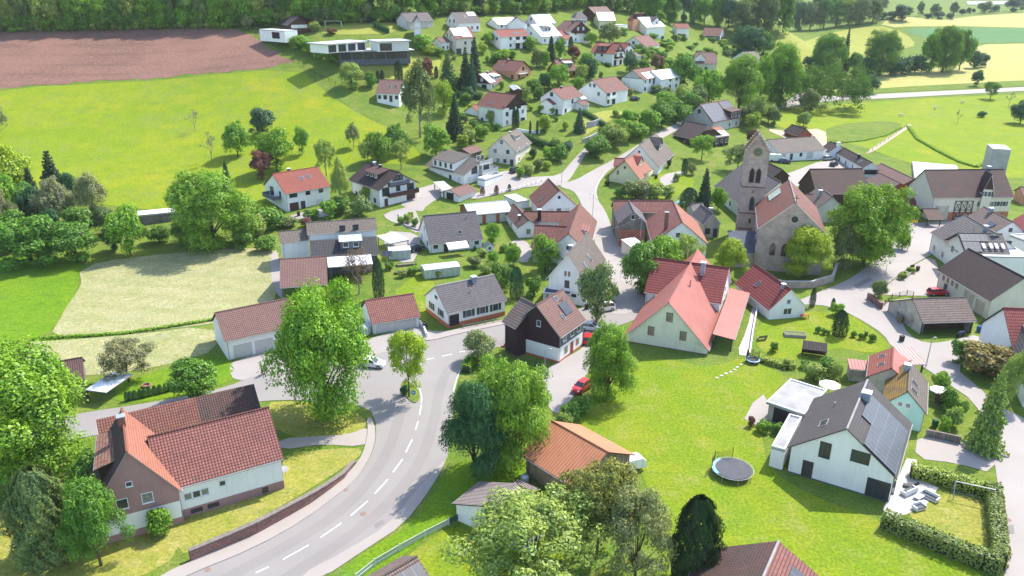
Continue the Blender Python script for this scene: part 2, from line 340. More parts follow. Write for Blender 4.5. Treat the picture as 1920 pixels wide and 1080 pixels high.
# ------------------------------------------------------------------ mesh building
class MB:
    def __init__(s): s.v, s.f, s.m, s.uv = [], [], [], []
    def poly(s, pts, m=0, uv=None):
        i = len(s.v); s.v += [tuple(p) for p in pts]; s.f.append(tuple(range(i, i + len(pts)))); s.m.append(m)
        s.uv.append(uv or [(p[0], p[2] + p[1]) for p in pts]); return s
    def box(s, x0, y0, z0, x1, y1, z1, m=0):
        p = [(x, y, z) for z in (z0, z1) for y in (y0, y1) for x in (x0, x1)]
        for q in ((0, 2, 3, 1), (4, 5, 7, 6), (0, 1, 5, 4), (1, 3, 7, 5), (3, 2, 6, 7), (2, 0, 4, 6)):
            s.poly([p[k] for k in q], m)
        return s
    def slab(s, top, th, m=0, ms=1, uv=None):
        """polygon with thickness th straight down; top slot m, edges and underside slot ms"""
        bot = [(p[0], p[1], p[2] - th) for p in top]
        s.poly(top, m, uv); s.poly(bot[::-1], ms)
        for i in range(len(top)):
            j = (i + 1) % len(top); s.poly([top[j], top[i], bot[i], bot[j]], ms)
        return s
    def tube(s, path, rad, n=6, m=0, cap=True):
        if isinstance(rad, (int, float)): rad = [rad] * len(path)
        path = [Vector(p) for p in path]; rings = []
        for i, p in enumerate(path):
            d = (path[min(i + 1, len(path) - 1)] - path[max(i - 1, 0)]).normalized()
            a = d.cross(Vector((0, 0, 1)) if abs(d.z) < 0.9 else Vector((1, 0, 0))).normalized(); c = d.cross(a)
            rings.append([p + (a * math.cos(2 * math.pi * k / n) + c * math.sin(2 * math.pi * k / n)) * rad[i] for k in range(n)])
        for r0, r1 in zip(rings, rings[1:]):
            for k in range(n): s.poly([r0[k], r0[(k + 1) % n], r1[(k + 1) % n], r1[k]], m)
        if cap: s.poly(rings[0][::-1], m); s.poly(rings[-1], m)
        return s
    def lathe(s, c, prof, n=12, m=0):
        c = Vector(c); rings = [[c + Vector((r * math.cos(2 * math.pi * k / n), r * math.sin(2 * math.pi * k / n), z)) for k in range(n)] for r, z in prof]
        for r0, r1 in zip(rings, rings[1:]):
            for k in range(n): s.poly([r0[k], r0[(k + 1) % n], r1[(k + 1) % n], r1[k]], m)
        s.poly(rings[0][::-1], m); s.poly(rings[-1], m); return s
    def mesh(s, name, mats, smooth=False):
        me = bpy.data.meshes.new(name); me.from_pydata(s.v, [], s.f)
        uvl = me.uv_layers.new(name='UVMap')
        uvl.data.foreach_set('uv', [c for f in s.uv for p in f for c in p[:2]])
        for mt in (mats if isinstance(mats, (list, tuple)) else [mats]): me.materials.append(mt)
        me.polygons.foreach_set('material_index', s.m)
        bm = bmesh.new(); bm.from_mesh(me); bmesh.ops.remove_doubles(bm, verts=bm.verts, dist=0.0005); bmesh.ops.recalc_face_normals(bm, faces=bm.faces); bm.to_mesh(me); bm.free()
        if smooth: me.polygons.foreach_set('use_smooth', [True] * len(me.polygons))
        return me
    def build(s, name, mats, parent=None, smooth=False):
        return link(bpy.data.objects.new(name, s.mesh(name, mats, smooth)), parent)
def link(o, parent=None):
    COL.objects.link(o)
    if parent is not None: o.parent = parent
    return o
def tag(o, label=None, cat=None, group=None, kind=None):
    if label: o['label'] = label
    if cat: o['category'] = cat
    if group: o['group'] = group
    if kind: o['kind'] = kind
    return o
def empty(name, label, cat, loc=(0, 0, 0), rz=0.0, group=None):
    o = bpy.data.objects.new(name, None); o.location = loc; o.rotation_euler = (0, 0, rz); o.empty_display_size = 0.5
    COL.objects.link(o); return tag(o, label, cat, group)
def copy_tree(o, parent=None):
    c = o.copy(); COL.objects.link(c)
    if parent is not None: c.parent = parent
    for ch in o.children: copy_tree(ch, c)
    return c

# ------------------------------------------------------------------ windows and doors (meshes shared)
_WM = {}
def win_mesh(w, h, kind):
    k = (round(w, 2), round(h, 2), kind)
    if k in _WM: return _WM[k]
    dark = kind in 'kb'; fr = TRIMD if dark else TRIM; t = 0.07
    mb = MB()
    mb.box(-w / 2 - t, -0.04, -t, w / 2 + t, 0.06, 0); mb.box(-w / 2 - t, -0.04, h, w / 2 + t, 0.06, h + t)
    mb.box(-w / 2 - t, -0.04, 0, -w / 2, 0.06, h); mb.box(w / 2, -0.04, 0, w / 2 + t, 0.06, h)
    n = max(1, round(w / 0.75))
    for i in range(1, n): x = -w / 2 + w * i / n; mb.box(x - 0.035, -0.02, 0, x + 0.035, 0.05, h)
    if kind in 'ws': mb.box(-w / 2 - 0.12, 0.06, -t - 0.05, w / 2 + 0.12, 0.16, -t)
    fm = mb.mesh('window', [fr])
    pn = MB(); pn.poly([(-w / 2, 0.025, 0), (-w / 2, 0.025, h), (w / 2, 0.025, h), (w / 2, 0.025, 0)])
    pmh = pn.mesh('pane', [BLIND if kind == 'r' else GLASS])
    sm = None
    if kind in 'sS':
        sb = MB()
        sb.box(0, 0.02, -0.03, w * 0.5, 0.07, h + 0.03)
        sm = sb.mesh('shutter', [SHUT if kind == 's' else SHUTD])
    _WM[k] = (fm, pmh, sm); return _WM[k]
def plate_mesh(w, h, name, m, ribs=0):
    k = (round(w, 2), round(h, 2), name, m.name, ribs)
    if k not in _WM:
        mb = MB().box(-w / 2, -0.02, 0, w / 2, 0.05, h)
        for i in range(ribs): z = h * (i + 0.5) / ribs; mb.box(-w / 2 + 0.06, 0.05, z - h / ribs * 0.4, w / 2 - 0.06, 0.065, z + h / ribs * 0.4)
        _WM[k] = mb.mesh(name, [m])
    return _WM[k]

# ------------------------------------------------------------------ buildings
class Wing:
    """one mass with a roof, in the frame x along the ridge, y towards the eave seen in the photo"""
    pass
def solve(A, B, E, e, pitch, z0):
    Ew = on_plane(*E, z0 + e)
    lo, hi, sg = e, e + 16, None
    for i_ in range(40):
        r = (lo + hi) / 2 if i_ else e
        a = on_plane(*A, z0 + r); b = on_plane(*B, z0 + r)
        d = (b - a)[:2]; L = math.hypot(*d); n = (-d[1] / L, d[0] / L)
        w = (Ew - a)[0] * n[0] + (Ew - a)[1] * n[1]
        if sg is None: sg = 1 if w > 0 else -1
        w *= sg
        if (r - e) > w * math.tan(math.radians(pitch)): hi = r
        else: lo = r
    return r, abs(w), a, b, Ew
def L0(a, b): return math.hypot(b[0] - a[0], b[1] - a[1])
def height_at(g, y):
    lo, hi = 0, 30
    for _ in range(40):
        m = (lo + hi) / 2
        if proj((g[0], g[1], g[2] + m))[1] > y: lo = m
        else: hi = m
    return lo
def slope_uv(pts, r):
    return [(p[0], math.hypot(p[1], r - p[2]) if True else 0) for p in pts]
HLOG = []
class House:
    def __init__(s, name, label, cat='house', group=None):
        s.name, s.label, s.cat, s.group, s.root, s.z0 = name, label, cat, group, None, None
    def wing(s, A, B, E, G=None, e=None, pitch=38, wall='white', roof='brown', z0=None, oe=0.4, og=0.3, hipA=0, hipB=0, w2=None, cap=True, trim=None, plinth=None, win={}, kind='gable', open_=None, base=-3.0, r=None, e2=None, th=0.16, rise=0.0, fh=2.75, roof2=None, E2=None, wfix=None, gut=True):
        s.cnt = getattr(s, 'cnt', 0) + 1
        z = s.z0 if z0 is None else z0
        if G is not None:
            g = hit(*G)
            if g[2] > 10 and E2 is not None: E2 = None; pitch = 33 if pitch == 38 else pitch
            if z is None: z = g[2]
            else: g = on_plane(*G, z)
            e = height_at(g, E[1]) if e is None else e
        if z is None:
            p = hit(*E, h=e); z = gz(p[0], p[1])
        z += rise
        e -= rise
        if r is None and E2 is None: rr, w, a, b, Ew = solve(A, B, E, e, pitch, z)
        elif r is None:                                # both eaves of the near gable are seen: the apex stands over their middle
            Ew, E2w = on_plane(*E, z + e), on_plane(*E2, z + e); md = (Ew + E2w) / 2
            rr = min((e + 0.5 + i * 0.05 for i in range(260)), key=lambda q_: abs(float((on_plane(*A, z + q_) - md)[1])))
            a, b = on_plane(*A, z + rr), on_plane(*B, z + rr)
            d = (b - a)[:2]; L = math.hypot(*d); w = abs((Ew - E2w)[0] * -d[1] / L + (Ew - E2w)[1] * d[0] / L) / 2
        else:
            rr = r; a = on_plane(*A, z + r); b = on_plane(*B, z + r); Ew = on_plane(*E, z + e)
            d = (b - a)[:2]; L = math.hypot(*d); w = abs((Ew - a)[0] * -d[1] / L + (Ew - a)[1] * d[0] / L)
        if z > 10 and L0(a, b) > 17: b = a + (b - a) * 17 / L0(a, b)
        if wfix: w = wfix; e = rr - w * math.tan(math.radians(pitch))
        d = (b - a)[:2]; L = math.hypot(*d); ex = d / L; swap = False
        ey = np.array([-ex[1], ex[0]])
        if (Ew - a)[:2] @ ey < 0: a, b = b, a; ex = -ex; ey = -ey; swap = True; hipA, hipB = hipB, hipA
        tanp = (rr - e) / w
        ia, ib = hipA * 0.8, hipB * 0.8
        mid = (a + b) / 2 + np.append(ex * (ib - ia) / 2, 0); L += ia + ib
        q = Wing(); q.h = s; q.L, q.w, q.e, q.r, q.tan, q.swap, q.z0, q.oe, q.og = L, w, e, rr, tanp, swap, z, oe, og
        loc = Vector((mid[0], mid[1], z)); rz = math.atan2(ex[1], ex[0])
        if s.root is None:
            s.root = empty(s.name, s.label, s.cat, loc, rz, s.group); s.z0 = z; s.M0 = Matrix.Translation(loc) @ Matrix.Rotation(rz, 4, 'Z')
        q.T = s.M0.inverted() @ (Matrix.Translation(loc) @ Matrix.Rotation(rz, 4, 'Z'))
        def put(mb, nm, mats, par=None, smooth=False):
            if not mb.f: return None
            o = mb.build(nm, mats, par or s.root, smooth)
            if par is None: o.matrix_local = q.T.copy()
            return o
        q.put = put
        hl = L / 2
        W2 = w if w2 is None else w2
        if kind == 'shed': W2 = 0.0
        eb = rr - W2 * tanp if e2 is None else e2
        q.W2, q.eb = W2, eb
        tr = trim or TRIMD
        mb = MB()
        whA, whB = min(hipA / tanp, w), min(hipB / tanp, w)
        top = [(-hl + ia, 0, rr), (hl - ib, 0, rr)] + ([(hl, whB, rr - hipB)] if hipB else []) + [(hl, w, e), (-hl, w, e)] + ([(-hl, whA, rr - hipA)] if hipA else [])
        if hipB and abs(rr - hipB - e) < 0.05: top = [p for p in top if p != (hl, whB, rr - hipB)]
        if hipA and abs(rr - hipA - e) < 0.05: top = [p for p in top if p != (-hl, whA, rr - hipA)]
        mb.slab(top, th, 0, 1, slope_uv(top, rr))
        if W2 > 0:
            wa2, wb2 = min(whA, W2), min(whB, W2)
            bt = [(hl - ib, 0, rr), (-hl + ia, 0, rr)] + ([(-hl, -wa2, rr - hipA)] if hipA and rr - hipA - eb > 0.05 else []) + [(-hl, -W2, eb), (hl, -W2, eb)] + ([(hl, -wb2, rr - hipB)] if hipB and rr - hipB - eb > 0.05 else [])
            mb.slab(bt, th, 2 if roof2 else 0, 1, slope_uv(bt, rr))
            for sg, hp, i_, wh in ((-1, hipA, ia, whA), (1, hipB, ib, whB)):
                if hp:
                    t3 = [(sg * (hl - i_), 0, rr), (sg * hl, sg * -min(wh, W2), rr - hp), (sg * hl, sg * min(wh, w), rr - hp)]
                    mb.slab(t3, th, 0, 1, [(p[1], (rr - p[2]) * 1.4) for p in t3])
        q.roof = put(mb, 'roof', [R[roof] if isinstance(roof, str) else roof, tr] + ([R[roof2]] if roof2 else []))
        if cap and kind != 'shed':
            put(MB().tube([(-hl + ia - 0.03, 0, rr + 0.0), (hl - ib + 0.03, 0, rr + 0.0)], 0.13, 6), 'ridge_cap', [R[roof] if isinstance(roof, str) and cap is True else cap if cap is not True else roof])
        # walls under the roof
        wy, wy2, wx = w - oe, -(W2 - oe) if W2 > 0 else 0.0, hl - og
        zf = e + oe * tanp - th - 0.01
        zb = (eb + oe * tanp - th - 0.01) if W2 > 0 else rr - th - 0.01
        zr = rr - th - 0.01
        q.wy, q.wy2, q.wx, q.zf, q.zb = wy, wy2, wx, zf, zb
        mb = MB()
        def gab(sg, hp):
            pts = [(sg * wx, wy, base), (sg * wx, wy, zf)]
            if W2 > 0 or kind == 'gable':
                if hp:
                    zt = rr - hp - th - 0.02 + og * 1.25
                    zt = max(zt, zf)
                    yy = (rr - th - zt) / tanp
                    pts += [(sg * wx, min(yy, wy), zt), (sg * wx, max(-yy, wy2), zt)]
                else: pts += [(sg * wx, 0, zr)]
                pts += [(sg * wx, wy2, zb), (sg * wx, wy2, base)]
            else: pts += [(sg * wx, 0, zr), (sg * wx, 0, base)]
            return pts
        om = s_open = set(open_ or '')
        def cls(c): return {'A': 'B', 'B': 'A'}.get(c, c) if swap else c
        op = {cls(c) for c in om}
        if 'A' not in op: mb.poly(gab(-1, hipA))
        if 'B' not in op: mb.poly(gab(1, hipB))
        if 'E' not in op: mb.poly([(-wx, wy, base), (wx, wy, base), (wx, wy, zf), (-wx, wy, zf)])
        if 'O' not in op: mb.poly([(-wx, wy2, base), (wx, wy2, base), (wx, wy2, zb), (-wx, wy2, zb)])
        if wall: q.wall = put(mb, 'wall', [W[wall] if isinstance(wall, str) else wall])
        if op:
            pb = MB()
            for sx in (-1, 1):
                for y in (wy - 0.1, wy2 + 0.1): pb.box(sx * (wx - 0.1) - 0.1, y - 0.1, base, sx * (wx - 0.1) + 0.1, y + 0.1, (zf if y > 0 else zb) - 0.02)
            put(pb, 'post', [W['wood']])
        if plinth:
            ph, pmat = plinth
            put(MB().box(-wx - 0.035, wy2 - 0.035, base, wx + 0.035, wy + 0.035, ph), 'plinth', [W[pmat]])
            q.ph = ph
        else: q.ph = 0.0
        gm = MB(); gm.tube([(-hl + 0.05, w + 0.05, e - 0.12), (hl - 0.05, w + 0.05, e - 0.12)], 0.07, 5)
        if e > 2: gm.tube([(wx - 0.2, wy + 0.09, e - 0.2), (wx - 0.2, wy + 0.09, base)], 0.045, 5)
        if gut: put(gm, 'gutter', [TRIMG])
        for f, spec in win.items(): wins(q, f, spec, fh)
        s.log = getattr(s, 'log', []) + [(round(L, 1), round(w, 1), round(e, 1), round(rr, 1), round(z, 1), round(math.degrees(math.atan(tanp))))]
        HLOG.append((s.label[:46],) + s.log[-1])
        return q
def face(q, f):
    """origin at the middle of the wall foot, right vector, outward normal, width"""
    if f in 'AB' and q.swap: f = 'A' if f == 'B' else 'B'
    if f == 'E': return Vector((0, q.wy, 0)), Vector((-1, 0, 0)), Vector((0, 1, 0)), 2 * q.wx
    if f == 'O': return Vector((0, q.wy2, 0)), Vector((1, 0, 0)), Vector((0, -1, 0)), 2 * q.wx
    cy = (q.wy + q.wy2) / 2
    if f == 'A': return Vector((-q.wx, cy, 0)), Vector((0, -1, 0)), Vector((-1, 0, 0)), q.wy - q.wy2
    return Vector((q.wx, cy, 0)), Vector((0, 1, 0)), Vector((1, 0, 0)), q.wy - q.wy2
def place(q, f, u, z, me, name, par=None, off=0.0):
    o, U, n, wd = face(q, f)
    ob = bpy.data.objects.new(name, me); COL.objects.link(ob); ob.parent = q.h.root
    M = Matrix(((-U.x, n.x, 0, 0), (-U.y, n.y, 0, 0), (0, 0, 1, 0), (0, 0, 0, 1)))
    ob.matrix_local = q.T @ (Matrix.Translation(o + U * u * wd + n * off + Vector((0, 0, z))) @ M)
    return ob
def win(q, f, u, z, w=1.05, h=1.25, k='w', off=0.0):
    if f == 'E': u = -u          # on the eave side u counts towards the viewer's left
    if k in 'wksSrbK':
        fm, pn, sm = win_mesh(w, h, k)
        o = place(q, f, u, z, fm, 'window', off=off)
        if k in 'wsS' and _WR.random() < .45:
            kk = ('curt', round(w, 2), round(h, 2))
            if kk not in _WM: _WM[kk] = pn.copy(); _WM[kk].materials.clear(); _WM[kk].materials.append(CURT)
            pn = _WM[kk]
        p = bpy.data.objects.new('pane', pn); link(p, o)
        if sm:
            for x in (-w - 0.08 + 0.0, w / 2 + 0.08):
                so = bpy.data.objects.new('shutter', sm); link(so, o); so.location.x = x if x > 0 else -w - 0.08
        return o
    nm, mt, rb = {'d': ('door', DOORM, 1), 'D': ('door', REDDOOR, 1), 'g': ('garage_door', GARD, 4), 'G': ('garage_door', GARDB, 4), 'o': ('opening', DARK, 0), 'y': ('shuttered_window', W['boards'], 0), 'v': ('vent', TRIMD, 3), 'e': ('gate', W['dirty'], 2)}[k]
    return place(q, f, u, z, plate_mesh(w, h, nm, mt, rb), nm, off=off)
KSZ = dict(w=(1.05, 1.25, .95), s=(1.0, 1.25, .95), S=(1.0, 1.25, .95), k=(1.1, 1.3, .9), r=(1.05, 1.25, .95), b=(2.0, 2.1, .15), d=(1.05, 2.1, .05), D=(1.05, 2.1, .05), g=(2.6, 2.15, .03), G=(2.6, 2.15, .03), o=(2.4, 2.2, .03), y=(.9, 1.1, .9), v=(.6, .5, 1.2), e=(2.8, 2.7, .02))
def wins(q, f, spec, fh=2.75):
    for i, row in enumerate(spec.split('/')):
        n = len(row)
        for j, c in enumerate(row):
            if c in ' x': continue
            w, h, sl = KSZ[c]
            wd = face(q, f)[3]
            sh = 1.0
            if f in 'AB':       # narrow the row where the gable narrows
                zt = i * fh + 2.3
                if zt > q.zf: sh = max(0.25, (q.r - zt) / max(q.r - q.zf, .1))
            u = ((j + 0.5) / n - 0.5) * sh
            win(q, f, -u if f == 'E' else u, q.ph + i * fh + sl if i == 0 and c not in 'dDgGoe' else i * fh + sl, w, h, c)
def on_slope(q, t, v, side='E'):
    if q.swap: t = 1 - t
    x = (t - 0.5) * q.L
    wd, ed = (q.w, q.e) if side == 'E' else (q.W2, q.eb)
    y = v * wd * (1 if side == 'E' else -1)
    return x, y, q.r - v * (q.r - ed)
def slope_mat(q, t, v, side, lift=0.0):
    x, y, z = on_slope(q, t, v, side)
    sg = 1 if side == 'E' else -1
    a = math.atan(q.tan)
    n = Vector((0, sg * math.sin(a), math.cos(a))); dn = Vector((0, sg * math.cos(a), -math.sin(a))); U = dn.cross(n) * 1
    p = Vector((x, y, z)) + n * lift
    return q.T @ Matrix(((U.x, dn.x, n.x, p.x), (U.y, dn.y, n.y, p.y), (U.z, dn.z, n.z, p.z), (0, 0, 0, 1)))
def skylight(q, t, v, w=0.8, h=1.2, side='E'):
    mb = MB()
    mb.box(-w / 2 - .08, -h / 2 - .08, -0.02, w / 2 + .08, -h / 2, 0.09); mb.box(-w / 2 - .08, h / 2, -0.02, w / 2 + .08, h / 2 + .08, 0.09)
    mb.box(-w / 2 - .08, -h / 2, -0.02, -w / 2, h / 2, 0.09); mb.box(w / 2, -h / 2, -0.02, w / 2 + .08, h / 2, 0.09)
    o = mb.build('skylight', [TRIMG], q.h.root); o.matrix_local = slope_mat(q, t, v, side)
    MB().poly([(-w / 2, -h / 2, .06), (w / 2, -h / 2, .06), (w / 2, h / 2, .06), (-w / 2, h / 2, .06)]).build('pane', [GLASS], o)
def panels(q, t0, t1, v0, v1, side='E', m=None, name='solar_panel', lift=0.12):
    wd = math.hypot(q.w, q.r - q.e) if side == 'E' else math.hypot(q.W2, q.r - q.eb)
    w, h = abs(t1 - t0) * q.L, (v1 - v0) * wd
    mb = MB().box(-w / 2, -h / 2, -0.03, w / 2, h / 2, 0.04)
    mb.uv = [[(p[0] + w / 2, p[1] + h / 2) for p in [mb.v[i] for i in f]] for f in mb.f]
    o = mb.build(name, [m or SOLAR], q.h.root); o.matrix_local = slope_mat(q, (t0 + t1) / 2, (v0 + v1) / 2, side, lift)
def chimney(q, t, v=0.12, side='E', w=0.6, h=1.3, m=None, capm=None):
    x, y, z = on_slope(q, t, v, side)
    top = q.r + h - 0.3
    o = MB().box(x - w / 2, y - w / 2, z - 0.4, x + w / 2, y + w / 2, top).build('chimney', [m or CHIM], q.h.root); o.matrix_local = q.T.copy()
    MB().box(x - w / 2 - .1, y - w / 2 - .1, top, x + w / 2 + .1, y + w / 2 + .1, top + 0.12).build('chimney_cap', [capm or TRIM], o)
def pipe(q, t, v, side='E', h=0.7, r=0.08, m=None):
    x, y, z = on_slope(q, t, v, side)
    o = MB().tube([(x, y, z - .1), (x, y, z + h)], r, 8).build('vent_pipe', [m or STEEL], q.h.root); o.matrix_local = q.T.copy()
def dormer(q, t, v, w, h=1.5, side='E', kind='shed', roof='brown', wall='white', wk='w', n=2, pitch=None, sink=0.0):
    """front wall stands on the slope at v; kind shed or gable"""
    x, y, z = on_slope(q, t, v, side); sg = 1 if side == 'E' else -1
    zt = z + h
    mb, rb = MB(), MB()
    if kind == 'shed':
        k = 0.22
        dep = h / max(q.tan - k, 0.15)
        dep = min(dep, abs(y) - 0.05)
        zi = zt + dep * k
        for sx in (-1, 1): mb.poly([(x + sx * w / 2, y, z - .4), (x + sx * w / 2, y, zt), (x + sx * w / 2, y - sg * dep, zi), (x + sx * w / 2, y - sg * dep, z + dep * q.tan - .4)])
        mb.poly([(x - w / 2, y, z - .4), (x + w / 2, y, z - .4), (x + w / 2, y, zt), (x - w / 2, y, zt)])
        o_ = 0.35
        tp = [(x - w / 2 - .3, y + sg * o_, zt - o_ * k + .14), (x + w / 2 + .3, y + sg * o_, zt - o_ * k + .14), (x + w / 2 + .3, y - sg * dep, zi + .14), (x - w / 2 - .3, y - sg * dep, zi + .14)]
        rb.slab(tp, 0.12, 0, 1, [(p[0], abs(p[1] - y)) for p in tp])
    else:
        rise = w / 2 * (pitch or 0.9)
        dep = min((h + rise) / q.tan, abs(y) - 0.02)
        dw = min(h / q.tan, dep)
        for sx in (-1, 1): mb.poly([(x + sx * w / 2, y, z - .4), (x + sx * w / 2, y, zt), (x + sx * w / 2, y - sg * dw, zt), (x + sx * w / 2, y - sg * dw, z + dw * q.tan - .5)])
        mb.poly([(x - w / 2, y, z - .4), (x + w / 2, y, z - .4), (x + w / 2, y, zt), (x, y, zt + rise), (x - w / 2, y, zt)])
        for sx in (-1, 1):
            f_ = 0.3
            tp = [(x, y + sg * f_, zt + rise + .14), (x + sx * (w / 2 + .3), y + sg * f_, zt - .3 * rise / (w / 2) + .14), (x + sx * (w / 2 + .3), y - sg * max(dw - .3, .1), zt - .3 * rise / (w / 2) + .14), (x, y - sg * dep, zt + rise + .14)]
            rb.slab(tp if sx * sg < 0 else tp[::-1], 0.12, 0, 1, [(abs(p[1] - y), abs(p[0] - x) * 1.4) for p in (tp if sx * sg < 0 else tp[::-1])])
    o = mb.build('dormer', [W[wall]], q.h.root); o.matrix_local = q.T.copy()
    rb.build('dormer_roof', [R[roof], TRIMD], o)
    for i in range(n):
        ww = min(1.0, w / n * 0.7); fm, pn, sm = win_mesh(ww, h * 0.62, wk)
        wo = bpy.data.objects.new('dormer_window', fm); link(wo, o)
        wm_ = Matrix.Translation((x + (-w / 2 + w * (i + .5) / n), y + sg * 0.02, z + h * 0.2)) @ Matrix(((sg, 0, 0, 0), (0, sg, 0, 0), (0, 0, 1, 0), (0, 0, 0, 1)))
        wo.matrix_local = wm_; ob = bpy.data.objects.new('pane', pn); link(ob, wo)
def clad(q, f, z0, m, name='cladding', z1=None, lift=0.035):
    """cladding on the upper part of a wall face, up to the gable top"""
    o, U, n, wd = face(q, f)
    mb = MB()
    if f in 'EO':
        zt = (q.zf if f == 'E' else q.zb) - 0.02 if z1 is None else z1
        mb.box(-wd / 2 - .02, -.01, z0, wd / 2 + .02, lift, zt)
        M = Matrix(((-U.x, n.x, 0, 0), (-U.y, n.y, 0, 0), (0, 0, 1, 0), (0, 0, 0, 1)))
        ob = mb.build(name, [W[m]], q.h.root); ob.matrix_local = q.T @ (Matrix.Translation(o) @ M); return ob
    zr = q.r - 0.2
    a = math.tan(math.atan2(zr - q.zf, q.wy)); sx = o.x + n.x * lift; s0 = o.x - n.x * .01
    def prof(x): return [(x, q.wy + .02, z0), (x, q.wy + .02, q.zf), (x, 0, zr), (x, q.wy2 - .02, q.zb), (x, q.wy2 - .02, z0)]
    p0, p1 = prof(s0), prof(sx)
    if z1 is not None:
        p0, p1 = [(x, y, min(z, z1)) for x, y, z in p0], [(x, y, min(z, z1)) for x, y, z in p1]
    mb.poly(p1)
    for i in range(5): j = (i + 1) % 5; mb.poly([p0[i], p0[j], p1[j], p1[i]])
    ob = mb.build(name, [W[m]], q.h.root); ob.matrix_local = q.T.copy(); return ob
def balcony(q, f, u, z, w, d=1.3, rail='wood', slab='white', solid=True, h=0.95):
    if f == 'E': u = -u
    o, U, n, wd = face(q, f)
    M = Matrix(((-U.x, n.x, 0, 0), (-U.y, n.y, 0, 0), (0, 0, 1, 0), (0, 0, 0, 1)))
    T = q.T @ (Matrix.Translation(o + U * u * wd + Vector((0, 0, z))) @ M)
    b = MB().box(-w / 2, 0.01, -0.2, w / 2, d, 0).build('balcony', [W[slab] if isinstance(slab, str) else slab], q.h.root); b.matrix_local = T
    mb = MB()
    if solid:
        mb.box(-w / 2, d - .07, 0.06, w / 2, d + .02, h); mb.box(-w / 2 - .03, 0.02, 0.06, -w / 2 + .05, d - .07, h); mb.box(w / 2 - .05, 0.02, 0.06, w / 2 + .03, d - .07, h)
    else:
        for zz in (0.12, h - .05): mb.box(-w / 2, d - .06, zz, w / 2, d - .01, zz + .05)
        for i in range(int(w / .25) + 1): mb.box(-w / 2 + i * .25, d - .05, 0, -w / 2 + i * .25 + .03, d - .02, h)
    mb.build('railing', [W[rail] if isinstance(rail, str) else rail], b)
def flatbox(h, P1, P2, P3, top, wall='white', roof='flat', par=0.25, over=0.0, base=-1.2, z0=None, name='annex', th=0.3, trim=None, dep=None):
    """flat-roofed box: three roof corners as photo pixels at height top (P1-P2 is one edge, P3 lies on the opposite one)"""
    z = h.z0 if z0 is None else z0
    if z is None: p = hit(*P1, h=top); z = gz(p[0], p[1])
    a, b, c = on_plane(*P1, z + top), on_plane(*P2, z + top), on_plane(*P3, z + top)
    d = (b - a)[:2]; L = math.hypot(*d); ex = d / L; ey = np.array([-ex[1], ex[0]]); w = float((c - b)[:2] @ ey)
    if dep: w = dep if w > 0 else -dep
    if w < 0: a = a + np.append(ey * w, 0); w = -w
    loc = Vector((a[0], a[1], z)); rz = math.atan2(ex[1], ex[0])
    if h.root is None:
        h.root = empty(h.name, h.label, h.cat, loc, rz, h.group); h.z0 = z; h.M0 = Matrix.Translation(loc) @ Matrix.Rotation(rz, 4, 'Z')
    q = Wing(); q.h = h; q.swap = False; q.L, q.z0 = L, z
    # frame of faces: centre
    T = h.M0.inverted() @ (Matrix.Translation(loc) @ Matrix.Rotation(rz, 4, 'Z'))
    q.T = T @ Matrix.Translation((L / 2, w / 2, 0)); q.wx, q.wy, q.wy2, q.zf, q.r, q.ph = L / 2 - over, w / 2 - over, -w / 2 + over, top, top + 0.01, 0
    rb = MB().box(-L / 2, -w / 2, top - th, L / 2, w / 2, top, 0)
    t = 0.22
    for bx in ((-L / 2, -w / 2, L / 2, -w / 2 + t), (-L / 2, w / 2 - t, L / 2, w / 2), (-L / 2, -w / 2 + t, -L / 2 + t, w / 2 - t), (L / 2 - t, -w / 2 + t, L / 2, w / 2 - t)):
        rb.box(bx[0], bx[1], top - th, bx[2], bx[3], top + max(par, .03), 1)
    ro = rb.build('roof', [(R.get(roof) or W[roof]) if isinstance(roof, str) else roof, trim or TRIM], h.root); ro.matrix_local = q.T.copy()
    if wall:
        wo = MB().box(-q.wx + .003, q.wy2 + .003, base, q.wx - .003, q.wy - .003, top - th).build('wall', [W[wall]], h.root); wo.matrix_local = q.T.copy()
    return q
